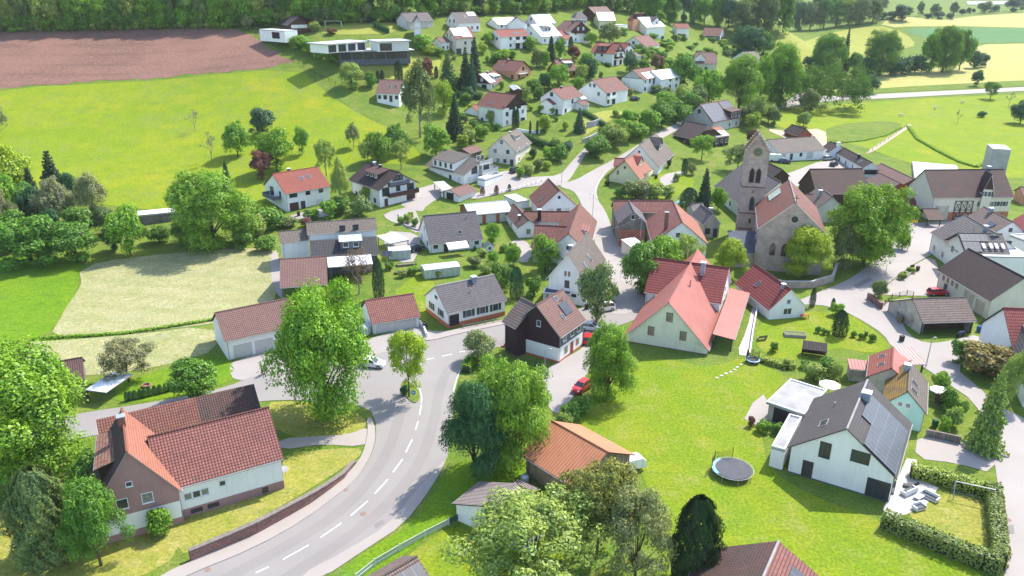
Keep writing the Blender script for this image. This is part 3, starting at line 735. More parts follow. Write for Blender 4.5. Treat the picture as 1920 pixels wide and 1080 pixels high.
# ------------------------------------------------------------------ ground
def grass(name, a, b, c, d=None, s=0.05, dry=None, stripes=None):
    """grass: fine tufts, broad patches, optional dry patches and mowing stripes"""
    m, nt, bs, out = new_mat(name)
    tc = N(nt, 'TexCoord').outputs['Object']
    col = mixc(nt, ramp(nt, noise(nt, tc, s, 5.0, 0.6), 0.35, 0.65), a, b)
    col = mixc(nt, ramp(nt, noise(nt, tc, s * 6, 4.0, 0.65), 0.42, 0.75), col, c)
    if d: col = mixc(nt, ramp(nt, noise(nt, tc, s * 2.3, 5.0, 0.7), 0.55, 0.72), col, d)
    mp = N(nt, 'Mapping'); mp.inputs['Scale'].default_value = (.45, 1.5, 1); mp.inputs['Rotation'].default_value = (0, 0, .35); nt.links.new(tc, mp.inputs[0])
    col = mixc(nt, mathn(nt, 'MULTIPLY', ramp(nt, noise(nt, mp.outputs[0], .16, 6.0, .72), .54, .72), .55), col, tuple(x * k + o for x, k, o in zip(a, (.62, .78, 1), (.02, .02, .03))))
    if dry: col = mixc(nt, ramp(nt, noise(nt, tc, s * 3.7, 6.0, 0.75), 0.5, 0.8), col, dry)
    if stripes:
        sp = N(nt, 'SeparateXYZ'); nt.links.new(tc, sp.inputs[0])
        w = mathn(nt, 'SINE', mathn(nt, 'ADD', mathn(nt, 'MULTIPLY', mathn(nt, 'ADD', mathn(nt, 'MULTIPLY', sp.outputs[0], stripes[0]), mathn(nt, 'MULTIPLY', sp.outputs[1], stripes[1])), stripes[2]), mathn(nt, 'MULTIPLY', noise(nt, tc, 0.2), 6.0)))
        col = mixc(nt, mathn(nt, 'MULTIPLY', ramp(nt, w, -0.2, 1.0), stripes[3]), col, stripes[4])
    fine = noise(nt, tc, 2.6, 4.0, 0.75)
    col = mixc(nt, ramp(nt, fine, 0.3, 0.75), mixc(nt, 1.0, col, (0.5, 0.54, 0.5), 'MULTIPLY'), mixc(nt, 1.0, col, (1.36, 1.3, 1.3), 'MULTIPLY'))
    nt.links.new(col, bs.inputs['Base Color']); bs.inputs['Roughness'].default_value = 0.95; bs.inputs['Specular IOR Level'].default_value = 0.1
    bn = N(nt, 'Bump', Strength=0.5, Distance=0.12); nt.links.new(noise(nt, tc, 3.2, 4.0, 0.7), bn.inputs['Height']); nt.links.new(bn.outputs[0], bs.inputs['Normal'])
    return m
GR = grass('grass', (0.12, 0.195, 0.024), (0.165, 0.22, 0.03), (0.09, 0.16, 0.022), (0.20, 0.225, 0.045), dry=(0.24, 0.23, 0.07))
MEADOW = grass('meadow_grass', (0.19, 0.27, 0.012), (0.25, 0.295, 0.014), (0.155, 0.245, 0.014), (0.30, 0.30, 0.018), s=0.03, dry=(0.21, 0.25, 0.06))
LAWN = grass('lawn_grass', (0.17, 0.245, 0.012), (0.225, 0.265, 0.018), (0.14, 0.225, 0.014), s=0.06, dry=(0.31, 0.28, 0.085), stripes=(0.8, 0.25, 0.9, 0.42, (0.14, 0.24, 0.012)))
DRYLAWN = grass('dry_grass', (0.26, 0.27, 0.045), (0.33, 0.30, 0.075), (0.19, 0.23, 0.03), s=0.09, dry=(0.40, 0.34, 0.14))
LUSH = grass('lush_grass', (0.12, 0.24, 0.01), (0.165, 0.26, 0.012), (0.095, 0.195, 0.01), s=0.08)
HAY = grass('mown_hay', (0.345, 0.33, 0.165), (0.295, 0.30, 0.125), (0.40, 0.37, 0.21), s=0.07, dry=(0.24, 0.28, 0.085), stripes=(0.15, 1.0, 1.1, 0.3, (0.23, 0.25, 0.09)))
CORN = grass('pale_field', (0.40, 0.38, 0.12), (0.44, 0.40, 0.15), (0.36, 0.36, 0.11), s=0.02)
CORNG = grass('yellowgreen_field', (0.29, 0.31, 0.06), (0.33, 0.33, 0.07), (0.25, 0.29, 0.05), s=0.02)
DGREEN = grass('green_crop', (0.10, 0.21, 0.075), (0.12, 0.23, 0.085), (0.09, 0.19, 0.065), s=0.02)
def soil():
    m, nt, bs, out = new_mat('ploughed_soil')
    tc = N(nt, 'TexCoord').outputs['Object']; sp = N(nt, 'SeparateXYZ'); nt.links.new(tc, sp.inputs[0])
    wv = mathn(nt, 'SINE', mathn(nt, 'ADD', mathn(nt, 'MULTIPLY', mathn(nt, 'ADD', mathn(nt, 'MULTIPLY', sp.outputs[0], -0.12), sp.outputs[1]), 3.4), mathn(nt, 'MULTIPLY', noise(nt, tc, 0.35), 7.0)))
    col = mixc(nt, ramp(nt, noise(nt, tc, 0.75, 6.0, 0.85), 0.38, 0.66), (0.15, 0.078, 0.052), (0.31, 0.155, 0.108))
    col = mixc(nt, mathn(nt, 'MULTIPLY', ramp(nt, wv, 0.1, 1.0), 0.35), col, (0.11, 0.052, 0.036))
    w2 = mathn(nt, 'SINE', mathn(nt, 'ADD', mathn(nt, 'MULTIPLY', mathn(nt, 'ADD', mathn(nt, 'MULTIPLY', sp.outputs[0], -0.12), sp.outputs[1]), 0.75), mathn(nt, 'MULTIPLY', noise(nt, tc, 0.12), 5.0)))
    col = mixc(nt, mathn(nt, 'MULTIPLY', ramp(nt, w2, 0.2, 1.0), 0.4), col, (0.13, 0.062, 0.044))
    col = mixc(nt, ramp(nt, noise(nt, tc, 0.03, 4.0), 0.45, 0.7), col, (0.27, 0.135, 0.095))
    nt.links.new(col, bs.inputs['Base Color']); bs.inputs['Roughness'].default_value = 0.95
    bn = N(nt, 'Bump', Strength=1.0, Distance=0.6); nt.links.new(noise(nt, tc, 0.9, 5.0, 0.8), bn.inputs['Height']); nt.links.new(bn.outputs[0], bs.inputs['Normal'])
    return m
SOIL = soil()
def tarmac(name, a, b, c, cracks=True):
    m, nt, bs, out = new_mat(name)
    tc = N(nt, 'TexCoord').outputs['Object']
    col = mixc(nt, ramp(nt, noise(nt, tc, 0.12, 5.0), 0.35, 0.65), a, b)
    col = mixc(nt, ramp(nt, noise(nt, tc, 14.0, 2.0), 0.2, 0.8), mixc(nt, 1.0, col, (0.9, 0.9, 0.9), 'MULTIPLY'), col)
    if cracks:
        vo = N(nt, 'TexVoronoi', Scale=0.11); vo.feature = 'DISTANCE_TO_EDGE'; wob = mixc(nt, 0.06, tc, noise(nt, tc, 0.6, 4.0)); nt.links.new(wob, vo.inputs[0])
        col = mixc(nt, mathn(nt, 'MULTIPLY', mathn(nt, 'LESS_THAN', vo.outputs[0], 0.006), 0.35), col, tuple(x * 0.55 for x in a))
    col = mixc(nt, mathn(nt, 'MULTIPLY', ramp(nt, noise(nt, tc, 0.4, 6.0, 0.7), 0.55, 0.8), 0.5), col, c)
    nt.links.new(col, bs.inputs['Base Color']); bs.inputs['Roughness'].default_value = 0.85
    return m
ROAD = tarmac('asphalt_road', (0.24, 0.22, 0.204), (0.265, 0.243, 0.225), (0.213, 0.195, 0.181), False)
LANE = tarmac('asphalt_lane', (0.30, 0.27, 0.248), (0.335, 0.30, 0.275), (0.26, 0.234, 0.217), False)
PAVE = tarmac('paving', (0.315, 0.278, 0.25), (0.35, 0.308, 0.277), (0.27, 0.238, 0.216), False)
SLABS = tarmac('patio_slabs', (0.44, 0.41, 0.38), (0.49, 0.455, 0.42), (0.38, 0.35, 0.33), False)
PINKP = tarmac('red_paving', (0.40, 0.26, 0.225), (0.44, 0.29, 0.25), (0.34, 0.22, 0.19), False)
WORN = tarmac('worn_earth', (0.36, 0.29, 0.19), (0.42, 0.34, 0.23), (0.30, 0.29, 0.13), False)
PAINT = pm('road_paint', (0.80, 0.80, 0.78), (0.70, 0.70, 0.68), 1.5)
KERB = pm('kerb_stone', (0.46, 0.43, 0.40), (0.38, 0.355, 0.335), 1.5)

def terrain():
    nx, ny = len(GX), len(GY)
    X, Y = np.meshgrid(GX, GY, indexing='ij')
    co = np.stack([X, Y, GZ], -1).reshape(-1, 3)
    idx = np.arange(nx * ny).reshape(nx, ny)
    a, b, c, d = idx[:-1, :-1].ravel(), idx[1:, :-1].ravel(), idx[1:, 1:].ravel(), idx[:-1, 1:].ravel()
    tri = np.concatenate([np.stack([a, b, c], 1), np.stack([a, c, d], 1)])
    me = bpy.data.meshes.new('ground')
    me.vertices.add(len(co)); me.vertices.foreach_set('co', co.ravel())
    me.loops.add(tri.size); me.loops.foreach_set('vertex_index', tri.ravel())
    me.polygons.add(len(tri)); me.polygons.foreach_set('loop_start', np.arange(0, tri.size, 3)); me.polygons.foreach_set('loop_total', np.full(len(tri), 3))
    me.polygons.foreach_set('use_smooth', [True] * len(tri))
    me.materials.append(GR); me.update()
    return tag(link(bpy.data.objects.new('ground', me)), kind='structure')
terrain()
def resample(pts, step):
    out = []
    for p, q in zip(pts, pts[1:] + pts[:1]):
        n = max(1, int(math.hypot(q[0] - p[0], q[1] - p[1]) / step))
        out += [(p[0] + (q[0] - p[0]) * i / n, p[1] + (q[1] - p[1]) * i / n) for i in range(n)]
    return out
def chaikin(pts, it=2, closed=True):
    for _ in range(it):
        o = []
        n = len(pts)
        rng = range(n) if closed else range(n - 1)
        if not closed: o.append(pts[0])
        for i in rng:
            p, q = pts[i], pts[(i + 1) % n]
            o += [(p[0] * .75 + q[0] * .25, p[1] * .75 + q[1] * .25), (p[0] * .25 + q[0] * .75, p[1] * .25 + q[1] * .75)]
        if not closed: o.append(pts[-1])
        pts = o
    return pts
def wpts(px): return [tuple(hit(x, y)[:2]) for x, y in px]
_PN = [0]
def patch(name, px, mat, lift=0.03, kerb=None, smooth=1, jit=0.0, kind='structure', world=False, step=None):
    """a sheet draped over the ground, outline given by photo pixels"""
    w = list(px) if world else wpts(px)
    if smooth: w = chaikin(w, smooth)
    xs, ys = [p[0] for p in w], [p[1] for p in w]
    ext = max(max(xs) - min(xs), max(ys) - min(ys))
    st = step or (3.5 if ext < 400 else 12.0)
    rng = random.Random(len(w) + int(abs(xs[0]) * 10))
    w = resample(w, min(st, 3.5) if ext < 400 else st)
    if jit: w = [(x + rng.uniform(-jit, jit), y + rng.uniform(-jit, jit)) for x, y in w]
    n = len(w)
    ins = []
    gx = np.arange(math.floor(min(xs) / st) * st, max(xs), st)
    for x in gx:                                    # interior points on scanlines
        cr = sorted(w[i][1] + (x - w[i][0]) / (w[(i + 1) % n][0] - w[i][0]) * (w[(i + 1) % n][1] - w[i][1]) for i in range(n) if (w[i][0] <= x) != (w[(i + 1) % n][0] <= x))
        for y0, y1 in zip(cr[::2], cr[1::2]):
            y = math.ceil((y0 + 0.3) / st) * st
            while y < y1 - 0.3: ins.append((x, y)); y += st
    V, E_, F, *_ = mgeo.delaunay_2d_cdt([Vector(p) for p in w + ins], [(i, (i + 1) % n) for i in range(n)], [list(range(n))], 1, 1e-4)
    me = bpy.data.meshes.new(name)
    z = [gz(v.x, v.y) + lift for v in V]
    vs = [(v.x, v.y, zz) for v, zz in zip(V, z)]
    fs = [tuple(f) for f in F]
    mi = [0] * len(fs)
    if kerb:
        cnt = {}
        for f in F:
            for a, b in zip(f, list(f[1:]) + [f[0]]): cnt[(a, b)] = 1
        for (a, b) in list(cnt):
            if (b, a) not in cnt:
                i = len(vs); vs += [(V[a].x, V[a].y, z[a] - kerb), (V[b].x, V[b].y, z[b] - kerb)]
                fs.append((b, a, i, i + 1)); mi.append(1)
    me.from_pydata(vs, [], fs); me.materials.append(mat); me.materials.append(KERB)
    me.polygons.foreach_set('material_index', mi)
    bm = bmesh.new(); bm.from_mesh(me); bmesh.ops.recalc_face_normals(bm, faces=bm.faces); bm.to_mesh(me); bm.free()
    if sum(p.normal.z for p in me.polygons) < 0: me.flip_normals()
    return tag(link(bpy.data.objects.new(name, me)), kind=kind)
def strip(name, px, width, mat, lift, world=False, kerb=None, smooth=2):
    w = list(px) if world else wpts(px)
    w = chaikin(w, smooth, False)
    L, Rr = [], []
    for i, p in enumerate(w):
        a, b = w[max(i - 1, 0)], w[min(i + 1, len(w) - 1)]
        d = (b[0] - a[0], b[1] - a[1]); l = math.hypot(*d) or 1
        nx, ny = -d[1] / l * width / 2, d[0] / l * width / 2
        L.append((p[0] + nx, p[1] + ny)); Rr.append((p[0] - nx, p[1] - ny))
    return patch(name, L + Rr[::-1], mat, lift, kerb, 0, world=True)

# fields and meadows
patch('meadow', [(-260, 215), (0, 165), (280, 150), (560, 128), (600, 165), (650, 200), (700, 228), (745, 245), (770, 270), (800, 300), (740, 310), (650, 300), (600, 360), (480, 400), (400, 405), (300, 395), (200, 385), (100, 370), (-260, 400)], MEADOW, 0.03)
patch('ploughed_field', [(-300, 78), (0, 60), (200, 56), (440, 51), (480, 72), (520, 98), (558, 124), (280, 144), (0, 163), (-300, 200)], SOIL, 0.06, smooth=1, jit=1.1)
patch('mown_field', [(152, 500), (235, 484), (330, 474), (440, 466), (505, 464), (525, 480), (525, 560), (470, 600), (398, 606), (300, 620), (200, 630), (88, 634), (120, 590), (148, 545)], HAY, 0.05, jit=0.35)
patch('mown_strip', [(-40, 660), (90, 638), (200, 634), (400, 610), (414, 655), (330, 680), (240, 700), (120, 705), (0, 720)], HAY, 0.05, jit=0.35)
patch('lush_grass_field', [(-200, 480), (0, 480), (80, 485), (155, 488), (145, 545), (118, 590), (85, 632), (0, 640), (-200, 660)], LUSH, 0.04)
patch('yellowgreen_field', [(1446, 82), (1520, 66), (1640, 45), (1700, 62), (1720, 85), (1690, 92), (1640, 100), (1560, 115), (1500, 125), (1450, 130)], CORNG, 0.06)
patch('pale_field', [(1640, 44), (1780, 34), (1925, 24), (2100, 20), (2100, 52), (1925, 53), (1690, 54)], CORN, 0.08)
patch('green_crop_field', [(1684, 54), (1800, 53), (1925, 53), (2100, 53), (2100, 78), (1925, 79), (1820, 82), (1740, 74)], DGREEN, 0.12)
patch('tan_field', [(1822, 84), (1925, 81), (2100, 80), (2100, 148), (1925, 152), (1800, 158), (1680, 164), (1600, 170), (1520, 172), (1525, 155), (1600, 140), (1750, 130), (1830, 110)], CORN, 0.06)
patch('pasture', [(1440, 210), (1545, 196), (1700, 186), (1925, 176), (2050, 174), (2050, 330), (1925, 335), (1820, 330), (1700, 305), (1620, 275), (1560, 262), (1520, 250), (1450, 235)], MEADOW, 0.03)
patch('rough_pasture', [(1550, 236), (1640, 226), (1690, 230), (1690, 236), (1650, 255), (1600, 268), (1548, 262)], GR, 0.07)
patch('sports_court', [(1812, 3), (1900, 2), (1900, 8), (1815, 9)], pm('court_teal', (0.25, 0.45, 0.42), (0.36, 0.30, 0.27), 0.02), 0.5, smooth=0)
# lawns
patch('lawn', [(1085, 770), (1170, 690), (1230, 668), (1330, 690), (1400, 668), (1440, 690), (1475, 705), (1440, 755), (1425, 800), (1440, 880), (1520, 930), (1650, 975), (1800, 1050), (1900, 1120), (1250, 1150), (1240, 1000), (1210, 900), (1180, 850), (1090, 815)], LAWN, 0.03)
patch('lawn', [(1420, 600), (1500, 585), (1590, 585), (1640, 620), (1670, 650), (1640, 665), (1560, 650), (1500, 680), (1420, 665)], LAWN, 0.03)
patch('lawn', [(1690, 965), (1730, 930), (1790, 925), (1850, 935), (1865, 1000), (1860, 1035), (1780, 1005)], DRYLAWN, 0.04)
patch('lawn', [(215, 760), (215, 720), (300, 695), (415, 662), (440, 690), (445, 712), (330, 745)], LUSH, 0.035)
patch('dry_bank', [(160, 950), (330, 960), (340, 1040), (250, 1090), (100, 1110), (-60, 1110), (-60, 960)], DRYLAWN, 0.03)
patch('dry_bank', [(530, 850), (670, 838), (680, 850), (655, 870), (600, 905), (560, 930), (480, 975), (380, 1030), (330, 1040), (330, 965), (450, 935), (530, 915)], DRYLAWN, 0.035)
patch('dry_bank', [(490, 755), (560, 752), (650, 768), (686, 785), (686, 800), (655, 818), (525, 822)], DRYLAWN, 0.035)
patch('grass_verge', [(620, 1085), (700, 1025), (770, 985), (815, 925), (845, 870), (900, 860), (985, 860), (985, 900), (900, 945), (800, 1010), (690, 1090)], LUSH, 0.035)
patch('lawn', [(690, 1100), (800, 1015), (870, 975), (1000, 960), (1100, 1100)], LAWN, 0.03)
patch('lawn', [(725, 560), (790, 505), (822, 540), (805, 580), (795, 600)], LAWN, 0.035)
# roads
patch('road', [(285, 1115), (350, 1080), (480, 1027), (572, 975), (630, 931), (665, 903), (687, 871), (702, 840), (706, 810), (703, 785), (690, 765), (640, 757), (560, 750), (490, 752), (430, 762), (320, 792), (150, 822), (0, 850), (-150, 875), (-150, 835), (0, 802), (145, 776), (318, 750), (420, 728), (490, 700), (600, 685), (690, 668), (760, 650), (820, 636), (870, 623), (950, 607), (1040, 588), (1120, 572), (1190, 552), (1235, 540), (1245, 560), (1215, 590), (1160, 612), (1100, 626), (1020, 640), (930, 652), (888, 660), (872, 680), (858, 708), (852, 740), (848, 790), (842, 850), (830, 876), (802, 921), (755, 981), (687, 1026), (607, 1080), (560, 1115)], ROAD, 0.06)
patch('yard', [(428, 690), (440, 676), (520, 652), (600, 650), (690, 640), (700, 632), (795, 606), (800, 622), (850, 620), (852, 628), (760, 652), (690, 670), (600, 690), (490, 706), (440, 716)], LANE, 0.035)
patch('pavement', [(240, 1115), (351, 1055), (480, 1003), (578, 947), (643, 900), (674, 865), (685, 838), (690, 810), (688, 786), (697, 783), (705, 810), (701, 840), (686, 872), (664, 904), (629, 932), (571, 976), (479, 1028), (349, 1081), (280, 1116)], PAVE, 0.17, kerb=0.12)
patch('pavement', [(555, 1083), (650, 1032), (730, 984), (772, 929), (806, 893), (838, 858), (828, 882), (803, 924), (756, 985), (688, 1029), (600, 1088)], PAVE, 0.075)
patch('footpath', [(522, 823), (600, 818), (655, 815), (690, 800), (692, 820), (682, 838), (600, 833), (524, 845)], PAVE, 0.05)
patch('pavement', [(796, 634), (850, 619), (950, 600), (1000, 590), (1000, 596), (950, 608), (870, 624), (800, 642)], PAVE, 0.17, kerb=0.12)
patch('yard', [(1010, 700), (1060, 672), (1095, 652), (1115, 615), (1155, 612), (1130, 660), (1100, 700), (1078, 740), (1047, 780), (1028, 765), (1020, 740)], LANE, 0.065)
patch('village_street', [(1150, 600), (1240, 560), (1215, 530), (1180, 490), (1165, 465), (1150, 440), (1143, 415), (1135, 395), (1120, 375), (1118, 358), (1124, 341), (1136, 325), (1160, 308), (1195, 288), (1240, 262), (1290, 232), (1330, 218), (1325, 212), (1285, 222), (1235, 248), (1190, 276), (1150, 300), (1110, 320), (1080, 338), (1050, 345), (1052, 352), (1075, 358), (1085, 372), (1095, 395), (1108, 420), (1115, 450), (1120, 480), (1135, 520), (1140, 560)], LANE, 0.09)
patch('lane', [(1052, 350), (1068, 338), (1080, 318), (1098, 290), (1112, 272), (1106, 270), (1090, 284), (1068, 308), (1050, 330), (1000, 332), (960, 336), (920, 356), (880, 366), (885, 376), (930, 366), (1000, 348)], LANE, 0.12)
patch('yard', [(896, 340), (940, 320), (975, 322), (1000, 335), (950, 350), (905, 366)], LANE, 0.075)
patch('village_street', [(1470, 575), (1530, 550), (1585, 528), (1620, 505), (1668, 468), (1690, 430), (1700, 418), (1765, 416), (1800, 410), (1825, 430), (1790, 440), (1760, 455), (1752, 475), (1705, 500), (1668, 530), (1640, 548), (1652, 570), (1690, 560), (1760, 560), (1772, 580), (1690, 600), (1702, 627), (1735, 645), (1780, 640), (1840, 625), (1835, 660), (1790, 690), (1830, 722), (1870, 760), (1930, 790), (2100, 900), (2100, 1120), (1880, 1130), (1886, 1040), (1880, 970), (1868, 890), (1856, 810), (1825, 752), (1785, 725), (1737, 692), (1672, 652), (1657, 627), (1618, 602), (1580, 582), (1530, 570)], LANE, 0.06)
patch('yard', [(1640, 552), (1670, 530), (1706, 502), (1750, 478), (1765, 520), (1770, 555), (1690, 555)], PAVE, 0.075)
patch('yard', [(1720, 815), (1790, 830), (1858, 815), (1870, 890), (1790, 868), (1715, 860)], PAVE, 0.05)
patch('patio', [(1655, 955), (1680, 905), (1700, 860), (1718, 862), (1725, 900), (1760, 915), (1738, 945), (1700, 965), (1665, 970)], SLABS, 0.055, smooth=0)
patch('patio', [(1396, 785), (1412, 755), (1432, 740), (1450, 775), (1440, 800), (1410, 795)], PAVE, 0.05, smooth=0)
patch('patio', [(1400, 620), (1412, 570), (1420, 575), (1405, 668), (1380, 665)], SLABS, 0.05)
patch('field_road', [(1440, 208), (1490, 198), (1545, 190), (1600, 187), (1700, 183), (1800, 177), (1925, 170), (2050, 164), (2050, 157), (1925, 163), (1800, 169), (1700, 174), (1600, 179), (1545, 181), (1520, 178), (1508, 160), (1500, 140), (1492, 142), (1496, 165), (1490, 182), (1465, 192), (1440, 198)], LANE, 0.12)
patch('grass_verge', [(1545, 178), (1620, 168), (1740, 160), (1925, 150), (2050, 148), (2050, 156), (1925, 162), (1800, 167), (1700, 172), (1600, 177)], GR, 0.12)
patch('footpath', [(1620, 288), (1660, 262), (1700, 236), (1706, 232), (1710, 236), (1672, 262), (1632, 288)], WORN, 0.1)
patch('yard', [(1465, 330), (1530, 305), (1565, 300), (1590, 310), (1580, 335), (1530, 345), (1490, 350)], PAVE, 0.05, smooth=0)
patch('worn_ground', [(1430, 240), (1480, 246), (1550, 240), (1550, 280), (1520, 300), (1480, 262)], WORN, 0.06)
patch('driveway', [(555, 400), (625, 388), (640, 395), (612, 408), (530, 412)], LANE, 0.05)
patch('driveway', [(718, 400), (775, 385), (790, 420), (785, 440), (760, 425), (725, 412)], LANE, 0.05)
patch('yard', [(505, 480), (522, 465), (530, 560), (545, 575), (512, 545)], PAVE, 0.06)
patch('driveway', [(712, 432), (790, 438), (786, 470), (770, 500), (730, 480)], LANE, 0.05)
patch('parking_space', [(1215, 560), (1242, 540), (1300, 520), (1220, 510), (1195, 522)], PINKP, 0.095)
patch('driveway', [(1235, 330), (1290, 318), (1262, 345), (1240, 350)], LANE, 0.09)
patch('yard', [(955, 470), (985, 500), (1000, 470), (985, 450), (960, 450)], PAVE, 0.05)
patch('patio', [(740, 380), (800, 345), (850, 348), (840, 362), (800, 385), (790, 400)], PAVE, 0.05)
patch('lawn', [(595, 47), (700, 43), (748, 42), (745, 62), (690, 66), (600, 66)], CORNG, 0.08)
patch('lawn', [(640, 128), (700, 112), (800, 104), (830, 108), (820, 140), (760, 150), (690, 150)], CORNG, 0.08)
patch('lawn', [(1075, 225), (1150, 205), (1175, 212), (1120, 240), (1090, 260)], CORNG, 0.08)
patch('lawn', [(1190, 335), (1280, 320), (1310, 345), (1260, 375), (1200, 365)], LAWN, 0.05)
patch('lawn', [(950, 455), (1000, 520), (960, 560), (930, 520)], GR, 0.04)
TRACK = tarmac('asphalt_tracks', (0.215, 0.197, 0.183), (0.238, 0.218, 0.202), (0.193, 0.177, 0.164), False); MEND = tarmac('asphalt_repair', (0.19, 0.172, 0.162), (0.21, 0.19, 0.18), (0.17, 0.155, 0.146), False)
strip('road_wear', [(400, 1098), (560, 1012), (640, 960), (700, 895), (735, 830), (752, 770)], 1.5, TRACK, 0.068); strip('road_wear', [(520, 1095), (660, 1005), (740, 935), (790, 865), (815, 790), (825, 720), (850, 680), (930, 642), (1050, 618)], 1.5, TRACK, 0.068)
for q_ in ([(700, 985), (716, 975), (722, 981), (706, 992)], [(640, 700), (668, 695), (672, 705), (645, 711)], [(900, 640), (930, 633), (934, 640), (905, 647)], [(1600, 535), (1630, 520), (1636, 526), (1606, 541)], [(1885, 985), (1900, 985), (1902, 1002), (1886, 1002)], [(250, 780), (290, 771), (294, 780), (254, 789)]): patch('road_patch', q_, MEND, 0.071 if q_[0][0] < 1500 else 0.068, smooth=0)
# traffic island and paint
patch('traffic_island', [(751, 725), (757, 714), (778, 724), (787, 738), (787, 752), (778, 758), (763, 748)], GR, 0.2, kerb=0.13)
DASH = [((480, 1075), (504, 1064)), ((531, 1050), (579, 1023)), ((601, 1009), (640, 982)), ((658, 967.5), (689.5, 940.5)), ((703, 926.5), (727, 900)), ((737, 886.5), (754.5, 862)), ((761, 849), (772.5, 825.5)), ((779, 807), (784, 791)), ((786.5, 779), (790, 760)),
        ((828.5, 669), (848, 664.5)), ((800, 675), (814, 672)), ((861, 661), (872, 659.5)), ((732, 691), (744, 689.5)), ((425, 1101), (452, 1088))]
for a, b in DASH:
    strip('lane_marking', [a, b], 0.16, PAINT, 0.085, smooth=0)
strip('edge_line', [(790, 757), (791, 745), (788, 732), (782, 724)], 0.14, PAINT, 0.083)
strip('edge_line', [(850, 735), (857, 708), (868, 685)], 0.14, PAINT, 0.083)
strip('edge_line', [(1640, 547), (1668, 529), (1705, 499), (1752, 474), (1775, 462)], 0.25, PAVE, 0.1)
strip('edge_line', [(1120, 372), (1115, 360), (1122, 342), (1134, 326)], 0.3, SLABS, 0.13)
# ------------------------------------------------------------------ buildings, near to far
def HH(name, label, cat='house', group=None, **kw):
    h = House(name, label, cat, group)
    q = h.wing(**kw) if kw else None
    return h, q
# old pink-and-white farmhouse with cross gable, bottom left
h, q = HH('farmhouse', 'old red-tiled farmhouse with pink gable and white lower walls beside the curving road', 'farmhouse', A=(276, 819.5), B=(504, 763), E=(527, 861), G=(529, 919), pitch=40, wall='white', roof='oldred', plinth=(1.15, 'pinkwall'), trim=TRIMG, win={})
for u, z, w, k in ((.17, 2.35, .75, 'w'), (.24, 2.35, .75, 'w'), (.31, 2.35, .75, 'w'), (.02, 2.9, .6, 'w'), (-.33, .3, .55, 'k')): win(q, 'E', u, z, w, .8 if w > .7 else .6, k, off=.035 if z < 1 else 0)
for u in (.12, .26): win(q, 'E', u, .35, 1.3, .55, 'v', off=.04)
q2 = h.wing(A=(237.5, 847), B=(228, 765.5), E=(339, 912), e=4.4, r=11.0, wall='white', roof='orangetile', roof2='mossbrown', trim=TRIMG, plinth=(0.9, 'pinkwall'), og=.35)  # sunlit right slope painted in as orange tiles, shaded left one as dark brown
clad(q2, 'A', 3.1, 'pinkwall')
for u, z, w in ((-.17, 4.0, 1.05), (.13, 4.0, 1.05), (.2, 1.7, 1.2), (-.05, 6.6, .55)): win(q2, 'A', u, z, w, 1.15 if w > .6 else .5, 'w', off=.04 if z > 3 else 0)
chimney(q2, .62, .03, 'O', .75, 1.3, CHIMB, CHIM)
h.wing(A=(219, 862), B=(222, 799), E=(175, 894), e=8.4, pitch=17, kind='shed', wall='wood', roof='spotted', trim=TRIMD)
qb = h.wing(A=(180, 787), B=(366, 744.5), E=(400, 790), r=8.2, wfix=3.4, e=5, pitch=38, wall='dirty', roof='fadedred', cap=False)
qb = h.wing(A=(366, 744.5), B=(476, 719.5), E=(500, 770), r=8.2, wfix=3.4, e=5, pitch=38, wall='dirty', roof='mossbrown', cap=False)
# modern white house
h, q = HH('modern_house', 'modern white house with dark roof half covered in solar panels on the big lawn', A=(1588, 803.7), B=(1626.7, 711.7), E=(1679.3, 906.2), G=(1651, 955.4), pitch=37, wall='white', roof='charcoal', cap=TRIMG, trim=TRIMD, plinth=(.16, 'slategrey'))
for u, z, w, hh in ((-.17, 3.5, 1.2, 2.1), (.17, 4.2, 2.0, 1.5), (.385, .15, 2.5, 2.4)): win(q, 'A', u, z, w, hh, 'k')
win(q, 'A', -.31, .1, 1.3, 2.3, 'd')
for u in (-.3, 0, .3): win(q, 'E', u, .2, 2.2, 2.3, 'k')
panels(q, .01, .36, .32, .95); panels(q, .36, .80, .13, .95)
skylight(q, .28, .5, 1.6, 1.0, 'O'); pipe(q, .62, .45, 'O', .5)
chimney(q, .66, .1, 'E', 1.0, .9, CHIM, TRIM)
flatbox(h, (1446.7, 837.4), (1471.9, 844.7), (1505.6, 784.3), 2.9, 'white', 'flat', .2)
qq = flatbox(h, (1436.9, 754), (1508, 777.8), (1558.7, 735), 2.9, 'dirty', 'flat', .15, over=.3)
win(qq, 'E' if face(qq, 'E')[2].y < 0 else 'O', .0, .1, 3.2, 2.3, 'o')
ac = MB().box(-.55, 0, .1, .55, .4, 1.5).build('heat_pump', [TRIM], h.root); ac.matrix_local = q.T @ Matrix.Translation((-q.wx - .6, q.wy2 + .2 - 1.9, 0)) @ Matrix.Rotation(math.radians(90), 4, 'Z')
